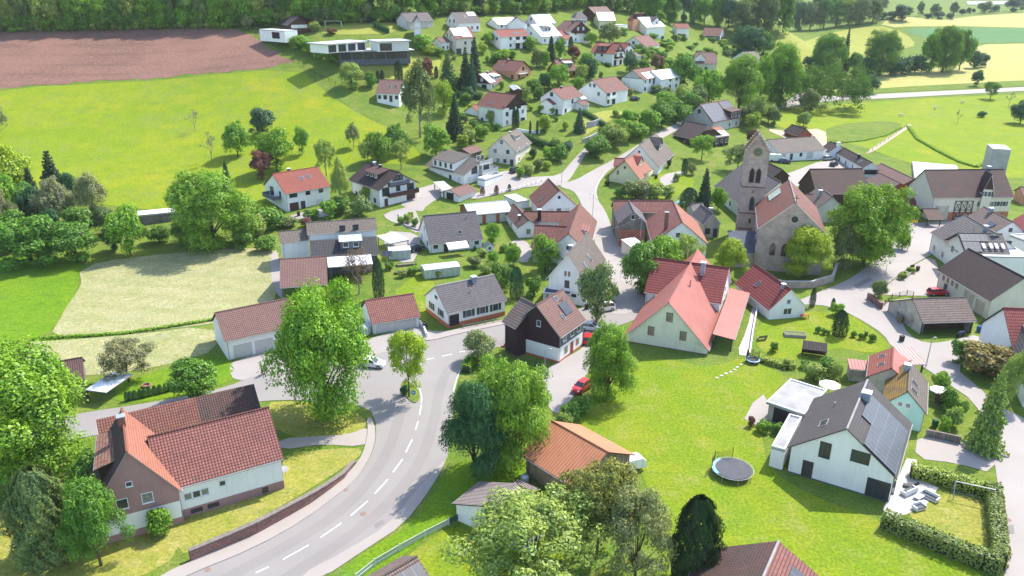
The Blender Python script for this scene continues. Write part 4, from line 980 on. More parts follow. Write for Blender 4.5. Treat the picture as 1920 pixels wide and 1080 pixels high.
# mint gable house with mossy roof and its red-roofed neighbour
h, q = HH('mint_house', 'mint green gabled house with yellow moss on its left roof slope', A=(1702.5, 733.7), B=(1707.5, 676), E=(1748.7, 786), E2=(1665, 750), G=(1740, 822), wall='mint', roof='taupe', roof2='moss', trim=TRIMD, win={})
for u in (-.12, .08): win(q, 'A', u, q.r - 2.6, .55, .6, 'w')
chimney(q, .72, .12, 'O', .8, .9, CHIM, TRIM); skylight(q, .45, .3); skylight(q, .2, .3)
h, q = HH('red_house', 'small house with lit pinkish red roof and two roof windows behind the mint house', A=(1672, 690), B=(1675, 651), E=(1624, 714), e=3.2, pitch=35, wall='dirty', roof='redstripe' if 0 else 'red', roof2='pinksheet')  # right slope takes a pinker covering to paint in the sun on it
skylight(q, .75, .45, .7, 1.0); skylight(q, .35, .45, .7, 1.0)
h, q = HH('carport', 'ribbed pink and white carport roof beside the lane', 'carport', A=(1676, 651), B=(1708, 650), E=(1700, 684), e=2.3, pitch=8, kind='shed', wall=None, open_='ABEO', roof=tile('sheet_pinkwhite', (.62, .40, .35), (.55, .33, .28), .55, 1, style='rib', joint=.6), base=0)
h, q = HH('garden_shed', 'block-walled garden shed with pinkish red flat roof left of the red house', 'shed', A=(1588, 672), B=(1627, 676), E=(1583, 690), e=2.3, pitch=6, kind='shed', wall='dirty', roof='pinksheet')
# barns and sheds at the front
h, q = HH('barn', 'wooden barn with bright orange sheet roof at the edge of the lawn', 'barn', A=(1034.8, 788.6), B=(1140.2, 847.4), E=(978.1, 853.4), G=(988, 891), pitch=27, wall='boards', roof='orange', roof2=None, trim=TRIMD, oe=.5, og=.5)
h, q = HH('garden_house', 'small white garden house with ribbed grey roof beside the white fence', 'garden house', A=(916, 949), B=(966, 906), E=(866, 929), G=(876, 960), pitch=20, wall='white', roof='eternit')
h, q = HH('corner_house', 'red-brown roofed house cut off by the bottom edge, with a solar panel', A=(1425, 1095), B=(1460, 1014), E=(1308, 1050), e=3.0, pitch=30, wall='white', roof='mossbrown', roof2='oldred', trim=TRIM, cap=TRIMG)  # brighter red right slope has its sunlight put into the tile colour
panels(q, .4, .75, .25, .6, 'O')
h, q = HH('garage_hut', 'low building with dark solar roof cut off by the bottom edge near the white fence', 'outbuilding', A=(706, 1087), B=(782, 1043), E=(806, 1092), e=2.4, pitch=30, wall='white', roof='stripebrown', trim=TRIMG)
panels(q, .04, .94, .22, .97)
h, q = HH('tool_shed', 'old tool shed with red-brown tiles behind the big maple', 'shed', A=(96, 680), B=(154, 670), E=(157, 721), e=2.2, pitch=30, wall='greyboards', roof='brown')
h = House('lean_to', 'white sheet roof on posts beside the old tool shed', 'lean-to')
flatbox(h, (160, 731), (199, 736), (204, 696), 2.1, None, 'whitesheet', .04, th=.1); 
for sx, sy in ((0, 0), (1, 0), (0, 1), (1, 1)):
    b_ = [c for c in h.root.children][0]; d_ = b_.dimensions
    MB().box(-.06, -.06, -.5, .06, .06, 2.0).build('post', [W['wood']], h.root).location = (0.15 + sx * (d_.x - .3), 0.15 + sy * (d_.y - .3), 0)
h, q = HH('garage', 'long white garage with pinkish brown tiles and two wide pale doors beside the hay field', 'garage', A=(402.5, 586.4), B=(549, 557.5), E=(416.4, 641), G=(429.6, 679), pitch=34, wall='white', roof='pinkbrown')
for u in (.30, .02, -.27): win(q, 'E', u, .03, 3.0, 2.3, 'g')
h, q = HH('garage', 'double garage with red mottled tiles and pale doors right of the big lime tree', 'garage', A=(683.7, 563.7), B=(775, 550), E=(700, 607.5), G=(702.5, 628.7), pitch=34, wall='white', roof='oldred')
win(q, 'E', .27, .03, 2.9, 2.1, 'g'); win(q, 'E', -.18, .03, 4.4, 2.1, 'g')
h, q = HH('village_house', 'white bungalow with slate rows, green shutters and terracotta plinth by the main road', A=(814.3, 537.3), B=(926.3, 514.7), E=(834.2, 588.5), G=(840.2, 619.2), pitch=35, wall='white', roof='slate', plinth=(.85, 'terracotta'), trim=TRIMG, cap=TRIMG)
win(q, 'E', .39, .35, 1.9, 2.1, 'o')
for u in (.14, -.1, -.33): win(q, 'E', u, 1.45, 1.1, 1.25, 's')
for u in (-.22, .2): win(q, 'A', u, 1.45, 1.0, 1.25, 's')
win(q, 'A', 0, 4.2, .9, .5, 'k')
chimney(q, .63, .1, 'E', .8, .9, CHIM, TRIM); pipe(q, .5, .45)
# brown house in the middle
h, q = HH('brown_house', 'dark brown clad house with pinkish tiled roof and white ground floor at the junction', A=(1005, 572), B=(1055, 542), E=(1032.5, 646), G=(1027, 697), pitch=44, wall='white', roof='pinkbrown', trim=TRIMG, plinth=(.35, 'terracotta'))
clad(q, 'A', 2.7, 'darkbrown'); clad(q, 'E', 2.7, 'slategrey')
for u in (.28, -.02, -.3): win(q, 'E', u, 3.4, .95, 1.2, 'w', off=.035)
win(q, 'E', .2, .9, 1.0, 1.2, 'y'); win(q, 'E', -.28, .9, 1.0, 1.2, 'y'); win(q, 'E', -.04, .1, 1.0, 2.1, 'D')
win(q, 'A', .05, 5.7, .6, .9, 'w', off=.035)
panels(q, .55, .82, .28, .62, m=GLASS, name='solar_collector'); skylight(q, .46, .6, .6, 1.0); skylight(q, .62, .12, .9, .7); pipe(q, .75, .25, h=1.0)
qq = h.wing(A=(1003, 571), B=(976, 558), E=(952, 608), e=5.3, pitch=40, wall='darkbrown', roof='stripebrown', trim=TRIMD)
# pink-roofed farmhouse
h, q = HH('pink_farmhouse', 'large farmhouse with salmon sheet roof and pale green weathered gable', 'farmhouse', A=(1254, 567), B=(1309.6, 467.7), E=(1326.3, 660.7), E2=(1169, 629), G=(1324, 671), wall='palegreen', roof='pinksheet', trim=TRIMG, oe=.3, og=.4)
for u, z in ((.02, 4.9), (-.19, 1.9), (.2, 1.9)): win(q, 'A', u, z, 1.15, 1.7, 'y')
clad(q, 'A', -3, 'redstone', 'plinth', z1=.15)
skylight(q, .55, .72, 1.0, 1.6); pipe(q, .42, .2, h=1.3, r=.12, m=W['brick']); skylight(q, .5, .75, .9, 1.3, 'O')
q2 = h.wing(A=(1225.4, 482.8), B=(1367.6, 502.4), E=(1211, 548.6), r=q.r + .02, e=max(1.5, q.r - 5.0), wall='white', roof='redstripe', trim=TRIM, win={'E': 'xxxxx', 'B': 'w/w'})
chimney(q2, .68, .25, 'E', .8, 1.2, CHIM, TRIM)
h.wing(A=(1336, 626), B=(1369, 540), E=(1376, 642), e=2.4, pitch=7, kind='shed', wall=None, open_='ABEO', roof='pinksheet', base=-.5)
h, q = HH('white_cottage', 'small white cottage with striped red roof between the pink farmhouse and the lane', 'cottage', A=(1484, 543), B=(1415, 495), E=(1441, 584), E2=(1511, 576), G=(1441, 602.5), wall='white', roof='redstripe', trim=TRIM)
win(q, 'A', 0, q.r - 2.9, .7, .8, 'w'); win(q, 'A', 0, .9, 1.5, 1.1, 'w'); skylight(q, .6, .5); chimney(q, .15, .1, 'E', .6, .6)
h, q = HH('gabled_house', 'white house with steep grey roof and timbered gable behind the white car', A=(1063.3, 477.4), B=(1102.2, 434.8), E=(1094.8, 531), E2=(1010.5, 527.4), G=(1100, 573), wall='white', roof='taupe', trim=TRIM, og=.6, oe=.5)
win(q, 'A', 0, 3.3, .8, 1.4, 'k'); 
for u in (-.05, .05): win(q, 'A', u, 5.6, .45, 1.0, 'y')
for u in (-.2, .2): win(q, 'A', u, 1.6, .8, .5, 'k')
clad(q, 'A', 2.55, 'white', 'cornice', z1=2.75, lift=.12); skylight(q, .55, .55, .8, 1.6); skylight(q, .3, .62, .8, 1.6); chimney(q, .3, .15, 'O', .6, .6)
qq = flatbox(h, (1018, 549), (1070, 553), (1078, 543), 2.6, None, 'navy', .06, name='veranda', th=.2)
for sx, sy in ((-1, -1), (1, -1), (-1, 1), (1, 1)):
    p_ = MB().box(-.09, -.09, -1, .09, .09, 2.4).build('post', [TRIM], h.root); p_.matrix_local = qq.T @ Matrix.Translation((sx * (qq.wx - .2), sy * (qq.wy - .2), 0))
# cluster of red-brown roofs in the middle
h, q = HH('village_house', 'white house with long brown-red roof and three roof windows at the street fork', A=(1049.4, 356.5), B=(1028.2, 334.6), E=(1012, 393), E2=(1087, 388), e=3.6, wall='white', roof='fadedred', trim=TRIMD)
for u, k in ((-.2, 'r'), (0, 'w'), (.22, 'r')): win(q, 'A', u, 2.2, 1.1, 1.3, k)
win(q, 'A', 0, q.r - 2.2, .5, .6, 'k')
for v in (.55, .65, .75): skylight(q, .35, v, .8, .7)
flatbox(h, (970, 379), (992, 376), (990, 361), 2.8, 'white', 'flatwhite', .15)
h, q = HH('village_house', 'white house with dark brown roof left of the red-brown cluster', A=(991.6, 412.1), B=(962.4, 381.4), E=(969, 433.3), E2=(1001, 419), G=(970.4, 454.5), wall='white', roof='brown', trim=TRIMD, win={'A': 'w', 'E': 'xwx'})
chimney(q, .25, .5, 'E', .5, .4, CHIMB)
h, q = HH('courtyard_house', 'low white house with wavy red-brown tiles and black chimney in the middle cluster', A=(981.4, 396), B=(1080, 396.5), E=(1019.4, 416), e=3.2, pitch=38, wall='white', roof='fadedred', trim=TRIMD)
h.wing(A=(1002, 421.6), B=(1067, 424.5), E=(992.4, 466), e=2.4, pitch=42, wall='white', roof='oldred')
chimney(q, .3, .75, 'E', .8, 1.2, BLACK, TRIM); win(q, 'E', -.3, 1.2)
h, q = HH('barn', 'tall narrow barn with red-brown roof and white gable behind the grey timbered house', 'barn', A=(1066, 437), B=(1086.7, 380.7), E=(1114, 436), e=4.0, pitch=44, wall='white', roof='fadedred', trim=TRIMD)
win(q, 'A', 0, 4.5, .6, .7, 'k'); win(q, 'A', -.1, 1.5, .9, .9, 'k'); dormer(q, .45, .75, 4.5, 1.0, roof='oldred', n=0)
h, q = HH('workshop', 'low workshop with pale metal roof and orange wooden wall', 'workshop', A=(869.5, 382.8), B=(950, 375.7), E=(895.7, 402.3), G=(901, 421), pitch=18, wall='orangewood', roof='metal', win={'E': 'ggg'})
h, q = HH('village_house', 'white house with slate rows on a long roof beside the greenhouse garden', A=(792.5, 405), B=(892.5, 396), E=(807.5, 458.7), G=(810, 476), pitch=42, wall='white', roof='slate', trim=TRIMG, win={'E': 'wdxww', 'A': 'ww/w'})
skylight(q, .6, .68, 1.0, .9); pipe(q, .8, .2); 
# grey-brown complex left
h, q = HH('terraced_villa', 'large white villa with stepped grey-brown roofs and dark dormer above the hay field', 'villa', A=(573.7, 417.5), B=(703.7, 408.7), E=(574, 440), e=6.4, pitch=27, wall='white', roof='taupe', trim=TRIMG, win={'E': 'xxxxx/xxxxx/xxkkx'}, z0=1.8)
q2 = h.wing(A=(581, 451), B=(706, 443), E=(609, 484), e=2.9, pitch=30, kind='shed', wall='slategrey', roof='darkgrey', trim=TRIMG)
dormer(q2, .6, .55, 4.2, 1.5, wall='slategrey', roof='metal', n=2)
h.wing(A=(525, 486), B=(612, 480.5), E=(530, 539), e=2.6, pitch=24, wall=None, open_='EAB', roof='pinkbrown', base=-.3)
h.wing(A=(522, 434), B=(577, 429), E=(523, 455), e=5.0, pitch=27, wall='white', roof='taupe', trim=TRIMG)
h.wing(A=(613, 482), B=(695, 476), E=(616, 501), e=2.5, pitch=6, kind='shed', wall=None, roof='whitesheet')
h, q = HH('village_house', 'white house with red roof, two skylights and brown garage doors above the slope', A=(510, 326), B=(596, 312.5), E=(536, 363.7), G=(538.7, 398.7), pitch=33, wall='white', roof='red', trim=TRIMD)
for u, k in ((.33, 'G'), (.13, 'd'),): win(q, 'E', u, .03, 2.4 if k == 'G' else 1.2, 2.1, k)
for u, w in ((.33, 2.0), (0, 1.1), (-.3, 1.1)): win(q, 'E', u, 3.5, w, 1.3, 'k')
win(q, 'E', -.25, .5, 1.9, 1.3, 'r'); win(q, 'A', -.15, 3.0, 1.8, 2.1, 'k'); win(q, 'A', .25, 3.6, .8, 1.1, 'k'); balcony(q, 'A', 0, 2.8, 6.5, 2.0, 'slategrey', 'concrete')
skylight(q, .52, .42); skylight(q, .68, .38); chimney(q, .38, -.1, 'E', .7, .8, CHIMB)
h, q = HH('chalet', 'chalet with dark brown roof, long dormer and two wooden balconies', A=(748.7, 323.7), B=(688.7, 305), E=(715, 358.7), E2=(787, 342), G=(720, 393.7), wall='white', roof='darkbrown', trim=TRIMD, og=.9, oe=.7, win={'E': 'www/xxx', 'A': 'dxG/bkb/kkk'})
balcony(q, 'A', .1, 2.75, 9, 1.3, 'wood', 'wood'); balcony(q, 'A', 0, 5.4, 6, 1.0, 'slategrey', 'wood'); dormer(q, .5, .55, 6.0, 1.2, roof='brown', wall='wood', n=3); chimney(q, .55, .05, 'E', .6, .9, BLACK, TRIMG); chimney(q, .8, .05, 'O', .6, .9, CHIM)
h, q = HH('apartment_house', 'big white two-storey house with grey-beige roof, wide dormer and gable balconies', A=(905, 297.8), B=(830, 281), E=(877, 330.3), E2=(929, 312), G=(877, 353), wall='white', roof='taupe', trim=TRIMG, og=1.0, oe=.7, win={'E': 'rrwr/xxxx', 'A': 'rwb/bwb/ww'})
balcony(q, 'A', .2, 2.75, 6, 1.4, 'greywall', 'white'); balcony(q, 'A', .1, 5.4, 5, 1.2, 'greywall', 'white'); dormer(q, .55, .93, 9.0, 2.2, roof='taupe', n=4); pipe(q, .6, .1); skylight(q, .55, .15, 1.2, .6)
flatbox(h, (909, 338), (943, 327), (938, 322), 1.9, 'white', 'concrete', .5)
h, q = HH('garden_shed', 'white shed with pinkish brown roof below the big grey-roofed house', 'shed', A=(842.3, 355.4), B=(877, 344.7), E=(860, 369.4), E2=(829, 360), G=(860, 382), wall='white', roof='pinkbrown', win={'A': 'o'})
h, q = HH('pergola', 'pale pergola roof over pink flowers beside the white shed', 'pergola', A=(812, 341), B=(832, 339), E=(843, 356), e=2.3, pitch=5, kind='shed', wall=None, open_='ABEO', roof='metal', base=-.4)
h, q = HH('village_house', 'tall white house with beige half-steep roof and small dormer on the slope', A=(939.7, 256.6), B=(970.6, 240.6), E=(965, 287.5), E2=(918.5, 278), G=(964, 316.6), wall='warm', roof='taupe', trim=TRIMG, win={'A': 'xwwd/ww/w', 'E': 'ww/ww'})
dormer(q, .55, .5, 3.5, 1.1, roof='taupe', n=2); chimney(q, .5, .02, 'E', .5, .5)
h, q = HH('small_shed', 'low shed with pinkish roof behind the big grey-roofed house', 'shed', A=(866, 279), B=(891, 271.6), E=(875, 290), e=2.1, pitch=22, wall='greyboards', roof='pinkbrown')
h, q = HH('yellow_house', 'cream yellow house with bright orange roof at the bend of the village street', A=(1171, 300), B=(1197, 286), E=(1199, 335.6), E2=(1134.4, 330), G=(1197, 352), wall='cream', roof='orangetile', trim=TRIMD, og=.7)
win(q, 'A', 0, q.r - 2.6, .5, .6, 'k'); win(q, 'A', -.22, 3.0, .7, 1.2, 'y'); dormer(q, .6, .5, 3.4, .9, kind='gable', roof='redstripe', wall='cream', n=1); balcony(q, 'E', -.1, 2.6, 4, 1.2, 'cream', 'cream')
h.wing(A=(1152, 296), B=(1172, 297), E=(1147, 311), e=4.6, pitch=35, wall='cream', roof='oldred', gut=False)
h, q = HH('village_house', 'white house with plain grey roof and slate gabled dormer behind the yellow house', A=(1199, 272), B=(1230, 249.4), E=(1235.6, 315), G=(1233, 330), pitch=44, wall='white', roof='taupe', trim=TRIMG)
win(q, 'A', 0, q.r - 2.4, .5, .6, 'k'); dormer(q, .6, .55, 4.5, 1.6, kind='gable', roof='darkgrey', wall='slategrey', n=2)
# dark barn complex
h, q = HH('barn_house', 'big barn house with solar panels over its roof and pale gable near the tree belt', 'barn', A=(1311.6, 196), B=(1365, 186.6), E=(1325.6, 233.4), G=(1326, 252), pitch=43, wall='greywall', roof='pinkbrown', trim=TRIMD, win={'A': 'xx/x/k', 'E': 'xxww'})
panels(q, .01, .57, .05, .97); panels(q, .62, .98, .05, .45); dormer(q, .8, .97, 7, 2.6, roof='brown', wall='wood', n=3)
h, q = HH('barn', 'dark low barn with black-brown hipped roof in front of the solar barn', 'barn', A=(1288, 227.3), B=(1326, 234.4), E=(1298.6, 260.6), e=2.6, pitch=30, wall='wood', roof='darkbrown', roof2='brown', hipB=1.5)
h, q = HH('barn', 'dark wooden barn with orange roof half covered by a pale solar array', 'barn', A=(1322, 240.4), B=(1350, 236.3), E=(1341.7, 258.8), G=(1342.7, 275.7), pitch=28, wall='wood', roof='orangetile', win={'E': 'www'})
panels(q, .05, .95, .42, .97, m=R['metal'])
# church
h, q = HH('church', 'stone church with square bell tower and steep red-brown nave roof', 'church', A=(1492.5, 380), B=(1480, 336.3), E=(1421, 428.7), E2=(1550, 438.7), G=(1412, 505), wall='stone', roof='fadedred', trim=TRIM, og=.15, oe=.35, cap=TRIMG)
NAVE = q
def lancet(q, f, u, z, w, hh, m=None, name='lancet_window'):
    mb = MB(); pts = [(-w / 2, 0), (w / 2, 0), (w / 2, hh - w * .9)] + [(w / 2 - w * .5 * k, hh - w * .9 + w * .9 * math.sin(math.pi / 2 * k)) for k in (.5, 1)] + [(-w / 2 + w * .25, hh - w * .9 + w * .9 * math.sin(math.pi / 4)), (-w / 2, hh - w * .9)]
    mb.poly([(x, .05, z_) for x, z_ in pts]); n = len(pts)
    for i in range(n):
        (x0, z0), (x1, z1) = pts[i], pts[(i + 1) % n]; k = 1 + .22 / w
        o0, o1 = (x0 * k, z0 if z0 else -.15), (x1 * k, z1 if z1 else -.15)
        mb.poly([(x0, .05, z0), (x1, .05, z1), (x1, .12, z1), (x0, .12, z0)], 1); mb.poly([(x0, .12, z0), (x1, .12, z1), (o1[0], .12, o1[1] + (.11 if z1 > hh * .6 else 0)), (o0[0], .12, o0[1] + (.11 if z0 > hh * .6 else 0))], 1)
        mb.poly([(o0[0], .12, o0[1] + (.11 if z0 > hh * .6 else 0)), (o1[0], .12, o1[1] + (.11 if z1 > hh * .6 else 0)), (o1[0], -.05, o1[1] + (.11 if z1 > hh * .6 else 0)), (o0[0], -.05, o0[1] + (.11 if z0 > hh * .6 else 0))], 1)
    return place(q, f, u, z, mb.mesh(name, [m or GLASS, W['redstone']]), name)
NF = 'A'
for u in (-.26, -.08, .1): lancet(q, NF, u, 3.6, .95, 2.6)
ro = MB().lathe((0, 0, 0), [(1.0, 0), (1.0, .1), (.7, .12)], 16, 1); ro.poly([(.7 * math.cos(k * math.pi / 8), .7 * math.sin(k * math.pi / 8), .13) for k in range(16)], 0)
o = place(q, NF, .02, q.zf + 2.4, ro.mesh('rose_window', [GLASS, W['stone']]), 'rose_window'); o.matrix_basis = o.matrix_basis @ Matrix.Rotation(math.radians(-90), 4, 'X')
x_, y_, z_ = on_slope(q, 0.0, 0)
cr = MB().box(x_ - .08, -.08, q.r - .2, x_ + .08, .08, q.r + 1.6).box(x_ - .07, -.55, q.r + .9, x_ + .07, .55, q.r + 1.06).build('gable_cross', [W['redstone']], h.root); cr.matrix_local = q.T.copy()
panels(q, .68, .92, .28, .62, m=GREENGL, name='roof_glazing')
bt = MB()
for f_ in (q.wy + .35, q.wy2 - .35):
    for t in (-q.wx + .5, -q.wx / 3, q.wx / 3, q.wx - .5): bt.box(t - .45, min(f_, f_ * .93), -2, t + .45, max(f_, f_ * .93), 5.5)
bt.build('buttresses', [W['stone']], h.root).matrix_local = q.T.copy()
T_ = h.wing(A=(1425, 254), B=(1421.5, 246.5), E=(1399, 288), E2=(1444, 287), e=21.0, z0=0.5, wall='stone', roof='moss', trim=W['stone'], oe=.1, og=.1, gut=False, base=-1)
Tf = 'A'
for u in (-.14, .14): lancet(T_, Tf, u, 14.2, .95, 3.3, DARK, 'belfry_window')
lancet(T_, Tf, 0, 7.6, .9, 3.2); win(T_, Tf, 0, 11.6, .7, .7, 'y'); win(T_, Tf, 0, 4.4, .35, 1.0, 'k')
for z in (12.9, 6.6, 2.8): MB().box(-T_.wx - .12, T_.wy2 - .12, z, T_.wx + .12, T_.wy + .12, z + .28).build('string_course', [W['redstone']], h.root).matrix_local = T_.T.copy()
qn = MB()
for sx in (-1, 1):
    for sy in (T_.wy, T_.wy2):
        for k in range(26):
            a = .5 if k % 2 else .28; z = .3 + k * .8; qn.box(sx * T_.wx - (a if sx > 0 else -.04) , sy - (a if sy > 0 else .04), z, sx * T_.wx + (.04 if sx > 0 else a), sy + (.04 if sy > 0 else a), z + .38)
qn.build('quoins', [W['redstone']], h.root).matrix_local = T_.T.copy()
ck = MB(); ck.poly([(1.0 * math.cos(k * math.pi / 12), 1.0 * math.sin(k * math.pi / 12), .08) for k in range(24)], 0)
for k in range(12):
    a = k * math.pi / 6; c, s_ = math.cos(a), math.sin(a); ck.poly([(c * .72 - s_ * .05, s_ * .72 + c * .05, .09), (c * .72 + s_ * .05, s_ * .72 - c * .05, .09), (c * .95 + s_ * .05, s_ * .95 - c * .05, .09), (c * .95 - s_ * .05, s_ * .95 + c * .05, .09)], 1)
for a, l in ((1.1, .55), (2.6, .8)): c, s_ = math.cos(a), math.sin(a); ck.poly([(-s_ * .05, c * .05, .1), (s_ * .05, -c * .05, .1), (c * l, s_ * l, .1)], 1)
gold = pm('clock_gold', (.50, .36, .08), (.42, .30, .07), 2.0)
for k in range(24): a, b = k * math.pi / 12, (k + 1) * math.pi / 12; ck.poly([(1.0 * math.cos(a), 1.0 * math.sin(a), .09), (1.0 * math.cos(b), 1.0 * math.sin(b), .09), (1.12 * math.cos(b), 1.12 * math.sin(b), .09), (1.12 * math.cos(a), 1.12 * math.sin(a), .09)], 1)
o = place(T_, Tf, 0, 21.3, ck.mesh('clock_face', [pm('clock_dial', (.12, .16, .12), (.1, .13, .1), 2), gold]), 'clock_face'); o.matrix_basis = o.matrix_basis @ Matrix.Rotation(math.radians(-90), 4, 'X')
sgt = MB()
for k in range(7):
    for s_ in (-1, 1): y = s_ * (T_.w * (k + .5) / 7); z = T_.r - abs(y) * T_.tan; sgt.box(-T_.L / 2 - .12, y - .2, z - .1, -T_.L / 2 + .35, y + .2, z + .55)
    for s_ in (-1, 1): y = s_ * (T_.w * (k + .5) / 7); z = T_.r - abs(y) * T_.tan; sgt.box(T_.L / 2 - .35, y - .2, z - .1, T_.L / 2 + .12, y + .2, z + .55)
sgt.build('gable_crockets', [W['stone']], h.root).matrix_local = T_.T.copy()
h.wing(A=(1420, 434), B=(1364, 432), E=(1372, 474), e=3.4, pitch=12, kind='shed', wall='stone', roof='navy', trim=TRIMG)
# around the church
h, q = HH('farm_building', 'building with grey striped roof directly behind the church tower', 'farm building', A=(1464, 341), B=(1396, 303), E=(1369, 370), e=3.4, pitch=40, wall='white', roof='stripegrey', win={'E': 'www'})
h, q = HH('barn', 'small dark gabled barn between church nave and garage yard', 'barn', A=(1468, 318), B=(1441, 305), E=(1453, 333), e=3.4, pitch=38, wall='wood', roof='darkbrown')
h, q = HH('garage_building', 'long white workshop garage with taupe roof and two glazed doors behind the church', 'garage', A=(1438.5, 261.7), B=(1527.7, 256), E=(1451, 287.5), G=(1451, 303), pitch=27, wall='white', roof='taupe', trim=TRIMG, win={'E': 'gdwgx'})
h, q = HH('field_shed', 'small dark shed with red board gable at the pasture edge', 'shed', A=(1511.6, 241.6), B=(1484.6, 232.9), E=(1498.5, 255.8), e=2.4, pitch=38, wall='redboards', roof='darkbrown')
h, q = HH('village_house', 'long brown-roofed white house with black chimney and dark gable windows near the pasture', A=(1636, 304.8), B=(1582.6, 276.7), E=(1618, 315), E2=(1651, 316), e=3.0, wall='white', roof='darkbrown', trim=TRIM, win={'E': 'wwww'})
for u in (-.22, .22): win(q, 'A', u, 1.0, 1.8, 1.4, 'b')
chimney(q, .4, .2, 'E', .7, .9, BLACK, TRIMG); skylight(q, .25, .5)
h, q = HH('small_shed', 'small dark-tiled shed with white chimney by the cars behind the church', 'shed', A=(1574, 271), B=(1556, 265), E=(1560, 289), e=2.3, pitch=34, wall='white', roof='darkbrown')
chimney(q, .0, .1, 'E', .9, 1.0, TRIM)
h, q = HH('barn', 'broad barn with worn brown roof directly behind the big chestnut tree', 'barn', A=(1518, 316.8), B=(1617.6, 315.8), E=(1521, 364), e=3.4, pitch=42, wall='wood', roof='mossbrown', trim=TRIMD)
h, q = HH('cottage', 'small cottage with striped brown roof and metal chimney right of the church nave', 'cottage', A=(1562, 368), B=(1535, 349), E=(1537.5, 397.5), e=3.6, pitch=42, wall='greywall', roof='stripebrown')
chimney(q, .5, .35, 'E', .8, .5, CHIM)
h.wing(A=(1508, 364), B=(1536, 364), E=(1513, 385), e=3.2, pitch=30, wall='greywall', roof='mossbrown', gut=False)
h, q = HH('barn', 'red board barn with reddish brown roof behind the chestnut tree', 'barn', A=(1689.6, 344), B=(1650, 324.5), E=(1665.5, 362.4), E2=(1704, 352), e=3.4, wall='redboards', roof='brown')
win(q, 'A', 0, .1, 2.6, 2.4, 'o')
h, q = HH('barn', 'long low barn with two-tone brown roof between the pasture and the red board barn', 'barn', A=(1714, 335.4), B=(1651.7, 306), E=(1704, 351), e=2.8, pitch=30, wall='redboards', roof='pinkbrown', trim=TRIMD)
h, q = HH('small_barn', 'small wooden barn with red-brown roof in front of the big farmhouse', 'barn', A=(1680, 374), B=(1722, 370), E=(1685, 394), G=(1683, 406), pitch=33, wall='orangewood', roof='fadedred', win={'E': 'gxo'})
h, q = HH('farmhouse', 'very large half-timbered farmhouse with wide brown roof and shuttered cross gable', 'farmhouse', A=(1733, 318.2), B=(1882, 317.2), E=(1739, 371), e=6.2, pitch=42, z0=0.0, wall='warm', roof='mossbrown', trim=TRIMD, oe=.5)
for i in range(5): win(q, 'E', -.12 - .075 * i, 3.7, .85, 1.2, 'S')
win(q, 'E', .36, .05, 3.6, 3.8, 'e'); clad(q, 'E', -.5, 'brick', 'brick_base', z1=2.2, lift=.03)
tf = MB()
for i in range(4): tf.box(-.1 + i * 1.6, 0, 0, .1 + i * 1.6, .08, 5)
for zz in (0, 2.4, 4.8): tf.box(-.1, 0, zz, 4.9, .07, zz + .2)
for i in range(3):
    for zz in (.1, 2.5): tf.tube([(i * 1.6 + .1, .04, zz + .1), (i * 1.6 + 1.5, .04, zz + 2.2)], .07, 4); tf.tube([(i * 1.6 + 1.5, .04, zz + .1), (i * 1.6 + .1, .04, zz + 2.2)], .07, 4)
tfm = place(q, 'E', 0.02, .2, tf.mesh('timber_frame', [TRIMD]), 'timber_frame', off=.035)
q2 = h.wing(A=(1861, 327.4), B=(1848, 318.8), E=(1831, 355), e=7.4, r=q.r + .3, wall='warm', roof='darkbrown', trim=TRIM, gut=False)
for u in (-.17, .17): win(q2, 'A', u, 6.6, .9, 1.2, 'S')
clad(q2, 'A', 8.4, 'wood')
chimney(q, .82, .05, 'O', .8, 1.0, CHIM)
h = House('transformer_tower', 'tall pale concrete transformer tower behind the large farmhouse', 'tower'); q = flatbox(h, (1862, 279), (1896, 281), (1897, 273), 9.0, 'concrete', 'flatwhite', .1, base=-4)
win(q, 'O', .1, .5, .9, 1.2, 'v'); win(q, 'O', .3, .5, .7, 1.2, 'v')
h = House('silo_shed', 'flat white sheeted silo roof beside the pasture', 'silo'); flatbox(h, (1716, 338), (1711, 303), (1792, 306), 1.6, 'white', 'whitesheet', .05)
h, q = HH('shelter', 'open wooden shelter with brown roof on the village square', 'shelter', A=(1729, 391.5), B=(1758, 391), E=(1729.5, 411), G=(1731, 426), pitch=30, wall=None, open_='ABEO', roof='brown', base=-.2)
h, q = HH('village_house', 'house with dark striped grey roof and slim pipes right of the square', A=(1866, 437), B=(1809, 402.5), E=(1757, 444), e=4.6, pitch=33, wall='white', roof='stripegrey', trim=TRIMG, win={'E': 'www', 'B': 'ww'})
chimney(q, .2, .1, 'E', .7, 1.0, CHIM); pipe(q, .35, .3, h=1.6); skylight(q, .2, .75)
h, q = HH('village_house', 'white-gabled house with brownish striped roof at the right edge behind the terrace house', A=(1900, 416), B=(1844.5, 387.3), E=(1872, 437), e=4.2, pitch=36, wall='white', roof='stripebrown', trim=TRIMG)
win(q, 'A', 0, 4.2, .7, .8, 'k'); chimney(q, .7, .1, 'E', .8, 1.0, CHIM); panels(q, .2, .4, .6, .95)
h, q = HH('village_house', 'house with dark red roof cut off by the right edge above the terrace', A=(1926, 397), B=(1970, 424), E=(1905, 428), e=4.0, pitch=38, wall='white', roof='redstripe')
h, q = HH('terrace_house', 'white house with striped solar roof and railed roof terrace on the square', A=(1795, 437), B=(1879, 438.5), E=(1803, 474), e=5.6, pitch=33, wall='white', roof='stripegrey', trim=TRIMD, og=.8, oe=.6, win={'A': 'xww/wx'}, z0=0.0)
panels(q, .02, .62, .06, .42); panels(q, .02, .4, .45, .95)
for t in (.42, .58, .7, .84): panels(q, t, t + .07, .55, .8, m=TRIM, name='roof_flap', lift=.35)
qq = flatbox(h, (1832, 480), (1935, 482), (1930, 461), 5.4, 'white', 'flatwhite', .03)
